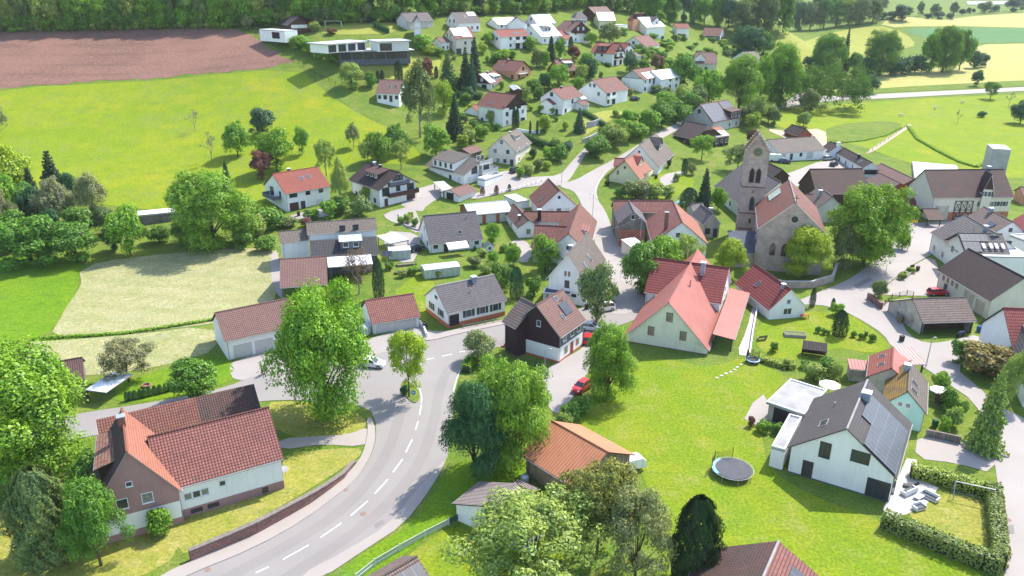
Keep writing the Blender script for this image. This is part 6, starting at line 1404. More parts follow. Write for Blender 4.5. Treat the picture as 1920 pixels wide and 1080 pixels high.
def plant(kind, p, W_, H_, col, label, group=None, rot=None, cat=None):
    r = empty(NAMES[kind], label, cat or CATS.get(kind, 'tree'), p, _TR.uniform(0, 6.28) if rot is None else rot, group)
    c = COLS[col]; f = _TR.uniform(.9, 1.12); c = tuple(v * 1.36 for v in c); c4 = (c[0] * f * _TR.uniform(.94, 1.06), c[1] * f, c[2] * f, 1)
    sc = (W_, W_, H_)
    if kind in ('bare', 'twig'):
        o = bpy.data.objects.new('branches', BAREM[_TR.randrange(2)]); link(o, r); o.scale = sc
        if kind == 'twig': o = bpy.data.objects.new('crown', TW); link(o, r); o.scale = sc; o.color = c4
        return r
    cm, tm = PROTO[kind][_TR.randrange(len(PROTO[kind]))]
    o = bpy.data.objects.new('crown', cm); link(o, r); o.scale = sc; o.color = c4
    if tm: t = bpy.data.objects.new('trunk', tm); link(t, r); t.scale = sc
    return r
def T(kind, bx, by, ty, w, col, label, group=None, cat=None):
    g = G(bx, by); zc = proj(g)[2]
    return plant(kind, g, w * zc / FPX, max(.4, height_at(g, ty)), col, label, group, cat=cat)
# foreground
T('big', 58, 905, 632, 250, 'b', 'huge bright green maple tree at the left edge')
T('bigthuja', 95, 1045, 876, 105, 'm', 'dark juniper like conifer in the bottom left corner', cat='conifer')
T('big', 190, 1060, 893, 122, 'g', 'dense green tree in front of the pink farmhouse gable')
T('mid', 185, 930, 838, 90, 'g', 'smaller green tree tucked between maple and farmhouse roof')
T('bush', 303, 1003, 950, 50, 'b', 'small round bush on the bank before the pink farmhouse')
T('mid', 372, 752, 672, 100, 'g', 'round dark green tree behind the farmhouse roof by the side road')
T('airy', 242, 716, 636, 108, 'w', 'leaning grey-green apple tree on the lawn beside the old tool shed')
T('big', 607, 785, 530, 196, 'b', 'very large bright green lime tree at the road junction')
T('airy', 767, 745, 612, 88, 'y', 'airy yellow-green tree with thin trunk on the traffic island')
T('bush', 758, 740, 722, 18, 'd', 'dark clipped bush under the traffic island tree')
T('mid', 898, 678, 612, 64, 'p', 'small pale variegated tree beside the brown house')
T('big', 958, 870, 664, 160, 'b', 'large light green tree between road and parking yard')
T('big', 890, 892, 705, 132, 'd', 'dark green maple tree leaning over the main road')
T('big', 1140, 745, 605, 106, 'b', 'bright green walnut tree beside the red car')
T('mid', 1118, 606, 497, 78, 'm', 'slim tree with ivy covered trunk behind the white car')
T('bush', 1140, 566, 528, 40, 'b', 'bright bush beside the slim ivy trunk tree')
T('wispy', 1000, 1100, 928, 285, 'l', 'very wide pale green willow shrub at the bottom edge')
T('airy', 1118, 1048, 858, 150, 'j', 'olive green tree in front of the orange roofed barn')
T('wispy', 1188, 1095, 908, 150, 'p', 'pale grey-green feathery tree right of the olive green tree')
T('bigthuja', 1299, 1092, 932, 86, 't', 'big dark columnar cypress on the lawn')
T('bush', 1068, 790, 752, 42, 'g', 'rough bush at the corner of the parking yard and lawn'); T('bush', 1092, 775, 742, 40, 'g', 'low bush under the walnut tree')
T('bush', 1058, 800, 772, 36, 'l', 'pale shrub between the barn and the parking yard')
T('spruce', 1843, 842, 688, 80, 'l', 'yellowish ragged spruce on the lane to the modern white house')
T('birch', 1893, 760, 655, 66, 'l', 'light feathery birch at the right edge above the spruce')
T('bush', 1838, 700, 638, 92, 'o', 'brownish dome shaped rhododendron bush beside the lane'); T('bush', 1800, 680, 634, 44, 'g', 'dark green bush left of the brownish dome bush')
T('thuja', 1573, 630, 582, 28, 't', 'thick dark thuja on the cottage lawn')
for x, y, t_, w in ((1533, 624, 611, 12), (1544, 627, 615, 13), (1553, 628, 619, 8), (1600, 632, 620, 13), (1614, 636, 624, 12), (1622, 636, 620, 8), (1635, 640, 625, 15)): T('bush', x, y, t_, w, 'g', 'little round bush in a row on the cottage lawn', 'small bushes in a row on the lawn')
T('thuja', 1522, 575, 540, 11, 't', 'slim dark thuja beside the white cottage gable'); T('thuja', 1561, 577, 559, 8, 't', 'tiny thuja beside the village street'); T('bush', 1569, 592, 567, 28, 'b', 'light green bush behind the thick dark thuja')
T('mid', 1645, 566, 526, 32, 'm', 'grey-green bush on the corner of the red stone wall')
T('big', 1508, 520, 420, 104, 'y', 'yellow-green chestnut tree before the church gable')
T('big', 1618, 500, 335, 148, 'b', 'tallest bright green tree right of the church')
T('mid', 1578, 505, 425, 54, 'm', 'smaller grey-green tree at the foot of the tallest church tree')
T('bush', 1690, 468, 430, 30, 'b', 'leafy green bush at the street side right of the tallest tree')
T('big', 1368, 520, 445, 68, 'y', 'yellow-green tree behind the pink farmhouse')
T('mid', 1202, 550, 448, 84, 'g', 'broad green tree at the left of the group behind the red cross roof'); T('mid', 1238, 540, 436, 80, 'b', 'tallest light green tree of the group behind the red cross roof'); T('airy', 1283, 525, 436, 64, 'l', 'pale airy tree beside the white orange-roofed gable')
T('mid', 1022, 512, 440, 58, 'b', 'round green tree in front of the low wavy roof'); T('mid', 962, 500, 452, 40, 'b', 'small green tree below the white gabled dark roof'); T('mid', 922, 457, 416, 36, 'b', 'round green tree between workshop and slate house')
T('mid', 940, 552, 490, 52, 'g', 'dense green bush right of the slate bungalow roof'); T('thuja', 968, 560, 500, 26, 'd', 'dark cone tree left of the timbered gable house'); T('bush', 1000, 556, 515, 34, 'g', 'green bush beside the dark veranda roof'); T('bush', 912, 520, 490, 40, 'l', 'pale bush behind the slate bungalow'); T('bush', 975, 600, 565, 30, 'y', 'yellow-green bush behind the brown house')
T('twig', 673, 552, 466, 66, 'x', 'brown twiggy tree on the villa terrace'); T('thuja', 711, 560, 484, 22, 's', 'slim dark thuja beside the villa vegetable garden')
T('bush', 640, 562, 528, 40, 'g', 'green bush under the brown twiggy tree')
# left middle
for x, y, t_, w, c in ((20, 470, 395, 80, 'g'), (95, 455, 395, 60, 'd'), (150, 450, 385, 70, 'g'), (60, 425, 350, 60, 'd'), (200, 440, 385, 50, 'm'), (20, 430, 330, 60, 'b'), (85, 495, 440, 60, 'g'), (215, 470, 425, 40, 'd'), (-20, 470, 380, 80, 'g'), (300, 455, 420, 50, 'g'), (345, 458, 410, 50, 'g'), (455, 455, 400, 50, 'b')): T('mid', x, y, t_, w, c, 'leafy tree filling the dense group at the left edge above the fields', 'dense tree group at the left edge')
T('big', 402, 462, 318, 168, 'b', 'very broad bright green tree above the hay field'); T('mid', 245, 480, 388, 78, 'b', 'bright green tree left of the hidden allotment hut')
T('mid', 60, 497, 405, 128, 'g', 'wide green bush tree at the left edge above the lush grass'); T('mid', 145, 490, 412, 92, 'g', 'green bush tree beside the lush grass field')
T('birch', 180, 420, 322, 78, 'p', 'pale silvery willow between birch and meadow'); T('birch', 112, 425, 332, 80, 'w', 'pale grey birch in the left tree group'); T('spruce', 108, 390, 278, 66, 's', 'tall dark spruce standing above the left tree group'); T('spruce', 66, 390, 312, 46, 's', 'shorter dark spruce beside the tall spruce')
T('mid', 22, 380, 252, 96, 'y', 'light yellow-green tree at the left edge'); T('birch', 12, 450, 352, 58, 'w', 'pale birch at the left edge below the light tree'); T('mid', 48, 420, 340, 66, 'g', 'mid green tree between the left birches'); T('mid', 135, 395, 320, 50, 'd', 'dark green tree behind the silvery willow')
T('wispy', -6, 262, 192, 50, 'p', 'pale bush tree at the left frame edge on the meadow')
T('bare', 366, 246, 202, 30, 'x', 'small bare tree alone on the meadow'); T('bare', 398, 305, 244, 38, 'x', 'pale leafless tree beside the meadow bushes')
T('mid', 446, 294, 218, 54, 'b', 'bright green oval tree on the meadow slope'); T('mid', 493, 254, 200, 56, 'k', 'blue-green round tree on the meadow'); T('mid', 520, 322, 242, 74, 'b', 'broad green tree below the blue-green tree'); T('mid', 491, 336, 282, 46, 'c', 'dark copper coloured tree near the red-roofed house'); T('spruce', 426, 345, 300, 22, 'd', 'little spruce above the very broad tree'); T('mid', 567, 290, 238, 30, 'b', 'small green tree right of the broad green tree')
T('birch', 640, 395, 296, 46, 'l', 'tall pale shrub beside the red-roofed white house'); T('airy', 612, 330, 258, 42, 'l', 'light thin tree on the meadow above the red-roofed house'); T('birch', 663, 278, 230, 34, 'p', 'pale little tree on the open meadow'); T('bush', 640, 400, 368, 44, 'g', 'green bush at the driveway of the red-roofed house'); T('bush', 676, 405, 366, 48, 'm', 'grey-green bush left of the chalet'); T('bush', 690, 375, 345, 34, 'y', 'yellow-green bush at the chalet wall'); T('bush', 618, 410, 372, 34, 'b', 'bright bush beside the brown garage doors')
T('mid', 708, 305, 238, 56, 'b', 'green fruit tree above the chalet'); T('mid', 742, 292, 224, 46, 'g', 'green fruit tree at the foot of the tall birch'); T('mid', 818, 294, 232, 58, 'b', 'round leafy tree between birch and spruce'); T('airy', 752, 318, 262, 44, 'l', 'pale fruit tree above the flower terraces'); T('airy', 690, 310, 262, 36, 'l', 'pale fruit tree left of the green fruit tree')
T('birch', 788, 258, 113, 88, 'm', 'very tall grey-green birch on the meadow edge'); T('mid', 832, 216, 148, 44, 'y', 'yellow-green tree right of the tall birch'); T('spruce', 853, 260, 172, 42, 's', 'dark blue spruce below the big white house'); T('spruce', 840, 164, 94, 44, 'm', 'broad greyish conifer above the tall birch'); T('spruce', 873, 168, 85, 32, 's', 'left tall dark spruce of the pair'); T('spruce', 890, 150, 66, 34, 's', 'right tallest dark spruce of the pair'); T('spruce', 886, 172, 108, 26, 'k', 'small blue spruce in front of the dark pair')
T('mid', 660, 166, 114, 48, 'l', 'pale green bush tree below the flat villa'); T('bush', 695, 164, 132, 26, 'g', 'green bush beside the dark thujas'); T('thuja', 709, 154, 132, 8, 't', 'left slim thuja behind the bungalow'); T('thuja', 717, 152, 131, 8, 't', 'right slim thuja behind the bungalow'); T('thuja', 748, 154, 113, 16, 't', 'tall dark thuja beside the birch top'); T('mid', 802, 144, 108, 30, 'c', 'copper red tree above the birch'); T('thuja', 818, 146, 124, 8, 't', 'thin dark thuja beside the greyish conifer')
for x, y, t_, w, c in ((545, 84, 58, 34, 'g'), (560, 92, 64, 36, 'b'), (580, 100, 72, 36, 'b'), (600, 108, 82, 38, 'l'), (620, 116, 92, 36, 'b'), (636, 116, 98, 28, 'y'), (650, 116, 102, 20, 'v')): T('bush', x, y, t_, w, c, 'bush in the hedge row left of the flat villa', 'hedge bushes along the flat villa')
T('bush', 790, 94, 62, 42, 'b', 'green shrub right of the flat villa'); T('bush', 806, 104, 84, 30, 'y', 'yellowish shrub below the grey house'); T('bush', 822, 106, 88, 24, 'g', 'dark hedge shrub beside the yellow three-storey house'); T('mid', 465, 56, 28, 24, 'p', 'pale little tree at the corner of the ploughed field'); T('mid', 500, 52, 26, 34, 'g', 'small green tree left of the dark brown house'); T('mid', 590, 60, 40, 26, 'l', 'light shrub between dark house and goal'); T('mid', 574, 48, 22, 26, 'c', 'reddish tree behind the dark brown house'); T('bush', 622, 64, 52, 22, 'c', 'dark red bush on the playing field')
T('mid', 1142, 84, 36, 46, 'm', 'round grey-green tree in the middle of the upper houses'); T('mid', 1108, 86, 60, 26, 'b', 'bright small tree beside the tall chalet')
T('mid', 1180, 138, 96, 30, 'k', 'blue-green round tree beside the stacked balconies'); T('mid', 1231, 138, 102, 30, 'x', 'brownish round tree above the long white house'); T('mid', 1280, 172, 98, 56, 'g', 'broad dark tree right of the long white house'); T('mid', 1076, 114, 86, 28, 'c', 'copper bush tree below the tall chalet'); T('spruce', 1033, 112, 64, 24, 's', 'dark spruce below the white dormer house'); T('mid', 1050, 110, 70, 24, 'b', 'bright green tree right of the dark spruce'); T('thuja', 1070, 96, 68, 10, 's', 'slim dark conifer beside the chalet wall'); T('mid', 1046, 168, 118, 46, 'b', 'round bright tree beside the brick red house')
# tall trees on the right of the hill
for a in ((1328, 200, 120, 58, 'b', 'bright lime green tree left of the tree belt'), (1385, 210, 96, 96, 'b', 'large dark green tree in the belt beside the field road'), (1462, 200, 76, 86, 'b', 'tall green tree at the mouth of the field road'), (1425, 196, 90, 56, 'b', 'light green tree between the two large belt trees'), (1402, 110, 44, 64, 'd', 'dark round tree below the right forest'), (1430, 112, 60, 40, 'g', 'green tree at the edge of the yellow-green field'), (1548, 148, 56, 70, 'g', 'dark round tree left of the lone spruce'), (1648, 142, 54, 70, 'g', 'dark green oak in the middle of the field trees'), (1766, 136, 42, 66, 'g', 'tallest dark tree among the field trees on the right'), (1742, 136, 56, 44, 'b', 'light green tree left of the tallest field tree'), (1798, 132, 44, 44, 'g', 'green tree right of the tallest field tree'), (1600, 142, 96, 34, 'g', 'small green tree beside the lone spruce')): T('big' if a[3] > 60 else 'mid', *a)
T('spruce', 1580, 140, 50, 22, 's', 'lone dark spruce among the field trees'); 
for x, y, t_, w, c in ((1520, 142, 100, 40, 'd'), (1625, 144, 104, 34, 'd'), (1690, 140, 104, 40, 'd'), (1715, 138, 100, 40, 'd'), (1672, 142, 108, 32, 'd'), (1826, 128, 92, 30, 'k'), (1840, 126, 98, 22, 'k')): T('bush', x, y, t_, w, c, 'dark bush in the undergrowth below the field trees', 'bushes under the field trees')
T('mid', 1629, 176, 136, 34, 'd', 'small round tree on the verge of the field road'); T('mid', 1830, 162, 132, 24, 'd', 'little dark tree on the far right verge'); T('airy', 1856, 186, 151, 36, 'g', 'leaning fruit tree below the field road'); T('bare', 1891, 200, 170, 20, 'x', 'thin bare tree by the field road on the right'); T('mid', 1912, 232, 182, 44, 'k', 'bushy blue-green tree at the right edge of the pasture'); T('bare', 1795, 230, 205, 18, 'x', 'crooked dry tree in the pasture'); T('bush', 1840, 220, 208, 16, 'd', 'small dark bush in the pasture')
T('mid', 1517, 214, 168, 42, 'm', 'grey-green tree at the field road junction'); T('mid', 1506, 238, 206, 34, 'l', 'pale tree above the small field shed'); T('mid', 1410, 275, 243, 26, 'c', 'purple copper tree left of the church spire')
for x, y, t_, w, c in ((1398, 235, 196, 34, 'm'), (1420, 232, 180, 40, 'l'), (1440, 230, 190, 36, 'l'), (1410, 245, 210, 34, 'y'), (1450, 236, 204, 26, 'm')): T('mid', x, y, t_, w, c, 'pale orchard tree right of the solar barn', 'orchard trees by the solar barn')
T('airy', 1315, 300, 250, 48, 'b', 'light green apple tree below the dark barns'); T('airy', 1382, 322, 268, 62, 'm', 'broad fruit tree left of the bell tower'); T('spruce', 1318, 402, 312, 40, 's', 'tall spruce in the garden left of the church'); T('thuja', 1290, 398, 352, 36, 's', 'dark broad cone conifer behind the old barn'); T('mid', 1346, 395, 345, 32, 'b', 'light green tree between spruce and tower'); T('thuja', 1283, 327, 297, 12, 't', 'dark slim thuja beside the grey-roofed house'); T('bush', 1297, 328, 304, 17, 'p', 'pale round bush next to the slim thuja'); T('bush', 1254, 314, 298, 10, 't', 'dark round bush at the grey house corner')
for x, y, t_, w, c in ((1185, 374, 338, 46, 'm'), (1205, 374, 336, 42, 'w'), (1225, 376, 340, 42, 'l'), (1250, 376, 345, 34, 'l'), (1268, 340, 325, 14, 'g'), (1162, 372, 350, 26, 'g')): T('bush', x, y, t_, w, c, 'loose garden shrub between yellow house and old barn', 'garden shrubs behind the old barn')
T('bush', 1139, 348, 338, 11, 't', 'clipped dark ball bush at the yellow house')
for x, y, t_, w, c in ((1120, 296, 256, 44, 'g'), (1112, 292, 262, 36, 'd'), (1147, 275, 226, 46, 'l'), (1172, 262, 222, 44, 'b'), (1196, 258, 226, 40, 'b'), (1216, 246, 204, 44, 'b'), (1240, 238, 192, 46, 'g'), (1266, 230, 182, 48, 'g'), (1290, 222, 172, 44, 'g'), (1308, 214, 160, 38, 'm'), (1250, 205, 170, 40, 'b'), (1280, 200, 160, 36, 'l'), (1180, 235, 205, 34, 'b')): T('mid', x, y, t_, w * 1.22, c, 'leafy tree in the row along the slope above the village street', 'trees on the slope above the village street')
T('spruce', 1086, 248, 200, 28, 'k', 'blue-grey spruce in the terraced garden'); T('thuja', 964, 240, 200, 9, 't', 'left slim thuja beside the large white house'); T('thuja', 970, 240, 202, 8, 't', 'right slim thuja beside the large white house'); T('thuja', 994, 251, 226, 5, 't', 'very thin left cypress on the terrace'); T('thuja', 1007, 252, 225, 5, 't', 'very thin right cypress on the terrace')
for x, y, t_, w, c in ((1030, 300, 272, 30, 'b'), (1048, 302, 266, 34, 'g'), (1062, 290, 262, 28, 'k'), (1008, 320, 296, 24, 'm'), (990, 328, 306, 26, 'l'), (975, 334, 312, 20, 'b'), (1025, 318, 300, 20, 'y'), (1040, 282, 256, 20, 'l'), (1000, 296, 276, 18, 'd'), (1022, 246, 212, 30, 'y'), (900, 262, 232, 30, 'b'), (880, 268, 240, 30, 'l'), (912, 250, 228, 18, 'g'), (868, 276, 250, 26, 'y'), (920, 232, 205, 20, 'l'), (845, 250, 225, 20, 'g')): T('bush', x, y, t_, w, c, 'shrub in the sloping gardens below the large white houses', 'shrubs in the sloping gardens')
for x, y, t_, w, c in ((995, 94, 66, 28, 'b'), (1006, 126, 88, 22, 'm'), (1022, 126, 92, 22, 'b'), (1100, 138, 94, 38, 'b'), (1106, 148, 106, 32, 'd'), (1090, 152, 118, 28, 'l'), (945, 112, 90, 26, 'y'), (960, 110, 92, 22, 'b'), (930, 118, 96, 26, 'g'), (1170, 66, 50, 20, 'b'), (915, 84, 60, 24, 'b'), (905, 100, 80, 20, 'y'), (1020, 164, 134, 26, 'd'), (1000, 168, 146, 30, 'g'), (1085, 172, 142, 22, 'b'), (1190, 128, 108, 22, 'b'), (1205, 116, 100, 20, 'l'), (985, 190, 158, 24, 'l'), (1010, 186, 160, 22, 'g'), (880, 190, 160, 26, 'd'), (872, 196, 172, 22, 'g'), (1232, 176, 158, 22, 'm'), (1250, 178, 162, 24, 'm')): T('bush', x, y, t_, w, c, 'bush in the hillside gardens between the houses', 'bushes in the hillside gardens')
HR = [o.location for o in bpy.data.objects if o.get('category') and o.type == 'EMPTY' and o.parent is None and ('roof' in [c.name.split('.')[0] for c in o.children])]
_r = random.Random(77); _n = 0
def clear(x, y, d): return all((x - v.x) ** 2 + (y - v.y) ** 2 > d * d for v in HR)
while _n < 95:                                            # dense gardens on the right of the hill
    px, py = _r.uniform(1195, 1400), _r.uniform(66, 165)
    if py > 90 + (px - 1195) * .45 + 40 or py < 62 + (px - 1195) * .06: continue
    g = G(px, py)
    if not clear(g.x, g.y, 9): continue
    plant('bush', g, _r.uniform(3, 6.5), _r.uniform(2, 5), _r.choice('gbblmbgy'), 'leafy bush in the dense gardens left of the right forest', 'bushes in the dense upper gardens'); _n += 1
_n = 0
while _n < 95:
    px, py = _r.uniform(840, 1300), _r.uniform(66, 250)
    g = G(px, py)
    if not clear(g.x, g.y, 8.5): continue
    plant('bush', g, _r.uniform(1.8, 4.2), _r.uniform(1.2, 3.2), _r.choice('gbblmgyjb'), 'low bush between the middle hillside houses', 'low bushes on the hillside'); _n += 1
# top right shrubs
for x, y, t_, w, c in ((1690, 39, 8, 40, 'k'), (1672, 36, 20, 26, 'k'), (1655, 36, 22, 18, 'd'), (1725, 30, 2, 16, 'm'), (1752, 32, 3, 20, 'm'), (1786, 32, 2, 18, 'm'), (1760, 36, 20, 22, 'k'), (1780, 38, 24, 16, 'k'), (1804, 28, 15, 15, 'd'), (1816, 26, 14, 12, 'd'), (1825, 24, 15, 9, 'd'), (1862, 24, 9, 26, 'k'), (1845, 25, 2, 30, 'm'), (1898, 22, -6, 32, 'k'), (1915, 18, -4, 26, 'g'), (1740, 36, 24, 18, 'k')): T('mid', x, y, t_, w, c, 'tree in the scattered row behind the pale fields', 'scattered trees behind the pale fields')
# forests: front rows tree by tree, the mass behind as one
_f = random.Random(9)
def forest(lab, grp, xs, base, hh, ww, cols, kinds, jit=2):
    x = xs[0]
    while x < xs[1]:
        by = base(x) + _f.uniform(-jit, jit); g = G(x, by); zc = proj(g)[2]
        k = _f.choice(kinds); w = _f.uniform(*ww); c = _f.choice(cols)
        plant(k, g, w * (.7 if k == 'spruce' else 1), _f.uniform(*hh), 's' if k == 'spruce' else c, lab, grp)
        x += w * .62 * FPX / zc
def lin(*pts): return lambda x: float(np.interp(x, [p[0] for p in pts], [p[1] for p in pts]))
forest('tree in the dense forest edge behind the ploughed field', 'trees of the left forest edge', (-60, 640), lin((-60, 62), (0, 59), (440, 50), (520, 44), (640, 43)), (13, 19), (8, 11), 'bgblgbmg', ('big', 'mid', 'mid', 'mid', 'bush', 'big', 'mid', 'spruce'), 1.0)
forest('tree in the forest edge behind the upper houses', 'trees of the upper forest edge', (640, 1240), lin((640, 42), (760, 40), (820, 28), (900, 26), (1000, 24), (1100, 12), (1180, 24), (1240, 42)), (13, 19), (8, 11), 'bgblgbmg', ('big', 'mid', 'mid', 'mid', 'bush', 'big', 'mid', 'spruce'), 1.0)
for lab_, xs_, b_ in (('leafy shrub at the foot of the forest edge behind the ploughed field', (-60, 640), lin((-60, 63), (0, 60), (440, 51.5), (520, 46), (640, 45))), ('leafy shrub at the foot of the forest behind the upper houses', (640, 1240), lin((640, 44), (760, 41), (820, 29.5), (900, 27.5), (1000, 25.5), (1100, 13.5), (1180, 25.5), (1240, 43)))):
    forest(lab_, 'shrubs along the forest edge', xs_, b_, (5, 9), (6, 9), 'bgbmgl', ('bush', 'mid'), .6)
forest('tree in the forest edge right of the upper houses', 'trees of the right forest edge', (1225, 1400), lin((1225, 44), (1300, 44), (1360, 50), (1400, 60)), (16, 24), (11, 15), 'gbkgm', ('big', 'mid'), 2)
forest('tall tree in the far wood above the yellow-green field', 'trees of the far right wood', (1395, 1640), lin((1395, 66), (1440, 62), (1520, 56), (1600, 46), (1640, 40)), (22, 31), (16, 22), 'kggml', ('big', 'mid'), 1.5)
forest('tree in the far wood beside the top right fields', 'trees of the far right wood', (1420, 1660), lin((1420, 48), (1660, 26)), (22, 31), (16, 22), 'kgml', ('mid', 'mid'), 1.5)
# mass behind: merged crowns, one object
def wood(name, spots, cols):
    base = PROTO['mid'][0][0]; nv = len(base.vertices); co = np.empty(nv * 3, dtype=np.float32); base.vertices.foreach_get('co', co); co = co.reshape(-1, 4, 3)[::5].reshape(-1, 3)
    C = []
    for (x, y, w, h, a) in spots:
        R_ = np.array([[math.cos(a), -math.sin(a), 0], [math.sin(a), math.cos(a), 0], [0, 0, 1]]); C.append((co * [w, w, h]) @ R_.T + [x, y, gz(x, y)])
    co = np.concatenate(C); n = len(co) // 4
    me = bpy.data.meshes.new(name); me.vertices.add(4 * n); me.vertices.foreach_set('co', co.ravel()); me.loops.add(4 * n); me.loops.foreach_set('vertex_index', np.arange(4 * n)); me.polygons.add(n); me.polygons.foreach_set('loop_start', np.arange(0, 4 * n, 4)); me.polygons.foreach_set('loop_total', np.full(n, 4)); me.materials.append(LEAF); me.update()
    o = link(bpy.data.objects.new(name, me)); o.color = (*COLS[cols], 1); return tag(o, 'dense green woodland mass behind the forest edge', 'woodland', kind='stuff')
sp = []
for x in np.arange(-330, 160, 9.5):
    for k in range(3):
        px_, py_, _z = proj((x, 350, 45))
        by = lin((-60, 60), (440, 49), (760, 38), (1000, 20), (1240, 42), (1400, 60))(px_); g = hit(px_, max(by, 3)) if -400 < px_ < 1420 else None
        yb = (g[1] if g is not None else 345) + 7 + k * 10 + _f.uniform(-2, 2)
        sp.append((x + _f.uniform(-3, 3), yb - 2, _f.uniform(10, 13), _f.uniform(15, 21), _f.uniform(0, 6)))
wood('woodland', sp, 'g')
# hedges: box shaped leaf walls along a line
def hedge(label, pts, w, h, col, name='hedge', world=False, leaf=.19, dens=44, group=None):
    p = [Vector((*q, 0)) for q in (pts if world else wpts(pts))]; rs = np.random.RandomState(len(label)); P, Q = [], []
    o0 = p[0].copy()
    for a, b in zip(p, p[1:]):
        L = (b - a).length; d = (b - a) / L; nn = Vector((-d.y, d.x, 0)); k = int(L * (w + 2 * h) * dens)
        for i in range(k):
            t = rs.rand() * L; s = rs.rand() * (w + 2 * h); bul = 1 + .05 * math.sin(t * 1.7) + .04 * math.sin(t * 4.1 + 1)
            if s < h: off, z, nm = -w / 2 * bul, s, -nn
            elif s < 2 * h: off, z, nm = w / 2 * bul, s - h, nn
            else: off, z, nm = (s - 2 * h) - w / 2, h * (.97 + .06 * math.sin(t * 2.3)) * (1 - .25 * abs(((s - 2 * h) - w / 2) / w) ** 2), Vector((0, 0, 1))
            q = a + d * t + nn * (off + rs.normal() * .05); q.z = gz(q.x, q.y) + z + rs.normal() * .05
            P.append((q.x - o0.x, q.y - o0.y, q.z)); Q.append((nm.x + rs.normal() * .5, nm.y + rs.normal() * .5, nm.z + rs.normal() * .5 + .4))
    z0 = gz(o0.x, o0.y)
    P = np.array(P); P[:, 2] -= z0
    me = quads_mesh(name, P, np.array(Q), leaf * rs.uniform(.6, 1.4, len(P)), LEAF)
    o = link(bpy.data.objects.new(name, me)); o.location = (o0.x, o0.y, z0); c = COLS[col]; o.color = (c[0] * 1.75, c[1] * 1.6, c[2] * 1.3, 1)
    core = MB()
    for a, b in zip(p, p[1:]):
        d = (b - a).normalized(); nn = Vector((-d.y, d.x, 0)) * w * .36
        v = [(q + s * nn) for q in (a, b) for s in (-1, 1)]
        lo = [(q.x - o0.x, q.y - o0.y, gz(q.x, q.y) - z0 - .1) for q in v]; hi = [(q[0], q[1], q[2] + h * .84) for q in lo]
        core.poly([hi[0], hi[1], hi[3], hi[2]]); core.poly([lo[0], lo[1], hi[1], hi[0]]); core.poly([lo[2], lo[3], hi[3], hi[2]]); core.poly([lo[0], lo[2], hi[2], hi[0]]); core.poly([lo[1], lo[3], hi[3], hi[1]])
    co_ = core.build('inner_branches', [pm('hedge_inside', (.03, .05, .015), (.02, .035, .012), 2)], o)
    return tag(o, label, 'hedge', group)
hedge('tall clipped hedge along the lower edge of the modern house lawn', [(1652, 985), (1700, 1005), (1770, 1035), (1840, 1062), (1874, 1070)], 1.6, 2.0, 'm')
hedge('tall clipped hedge between lawn and lane at the right', [(1872, 1066), (1866, 1000), (1860, 940), (1855, 925)], 1.5, 2.0, 'm')
hedge('loose hedge behind the black and white terrace', [(1706, 893), (1745, 900), (1790, 912), (1850, 932)], 1.6, 1.7, 'l')
hedge('thin hedge strip along the ditch in the hay field', [(60, 637), (110, 634), (160, 631), (230, 627), (300, 617), (400, 601)], .7, .45, 'b')
hedge('low shrub hedge between the two lawns', [(1408, 672), (1440, 682), (1475, 692), (1490, 690)], .9, .9, 'l')
hedge('green hedge along the curve beside the big dark maple', [(873, 700), (878, 685), (890, 676)], 1.4, 1.3, 'b')
hedge('dark hedge below the terrace with thin cypresses', [(982, 262), (1005, 272), (1036, 283)], 1.6, 2.4, 'd')
hedge('hedge above the brown gabled chalet garden', [(855, 181), (875, 184), (902, 186)], 1.6, 2.0, 'd')
hedge('clipped hedge under the three-storey house', [(1092, 214), (1112, 224), (1125, 234), (1152, 247)], 1.4, 1.6, 'd')
hedge('dark hedge on the playing field beside the grey house', [(703, 50), (712, 56), (728, 63)], 1.5, 2.2, 'd')
hedge('hedge line along the rough pasture', [(1552, 268), (1580, 268), (1620, 264), (1660, 255), (1690, 240)], .9, .4, 'b')
hedge('straggling hedge across the pasture behind the large farmhouse', [(1702, 238), (1720, 262), (1760, 285), (1800, 305), (1830, 314), (1850, 306), (1862, 298)], 1.2, .6, 'b')
for x, y in ((239, 752), (246, 750.5), (254, 748.5), (264, 746.5), (272, 745), (281, 742.5), (291, 740), (301, 738), (312, 735), (320, 733)): T('thuja', x, y, y - 17, 10, 'd', 'small dark thuja in the low hedge row by the side road', 'thujas in the low hedge row')
T('thuja', 905, 366, 350, 9, 'c', 'reddish column shrub beside the driveway rail'); T('thuja', 931, 364, 347, 9, 'c', 'middle reddish column shrub beside the driveway rail'); T('thuja', 955, 358, 345, 7, 's', 'dark column shrub at the end of the driveway rail')
for x, y, t_, w, c in ((752, 420, 405, 16, 'b'), (765, 418, 400, 18, 'l'), (778, 425, 408, 16, 'g'), (770, 410, 396, 14, 'y')): T('bush', x, y, t_, w, c, 'low plant in the stone edged flower bed of the chalet', 'plants in the chalet flower bed')
for x, y, t_, w, c in ((1525, 712, 680, 44, 'l'), (1545, 705, 668, 40, 'g'), (1562, 712, 676, 34, 'l'), (1508, 690, 674, 20, 'g')): T('bush', x, y, t_, w, c, 'bush beside the flat-roofed carport and garden shed', 'bushes by the garden shed')
T('bush', 1430, 810, 788, 28, 'b', 'clipped bright bush at the carport corner'); T('bush', 1457, 812, 792, 24, 'g', 'second clipped bush nearer the modern house wall'); T('bush', 1408, 800, 780, 16, 'c', 'reddish shrub on the carport terrace')
for x, y, t_, w, c in ((1758, 735, 695, 38, 'b'), (1775, 770, 725, 36, 'g'), (1785, 800, 760, 34, 'l'), (1770, 810, 780, 24, 'b'), (1800, 780, 750, 26, 'g'), (1762, 760, 735, 24, 'c')): T('bush', x, y, t_, w, c, 'garden plant on the bed right of the mint house', 'plants beside the mint house')
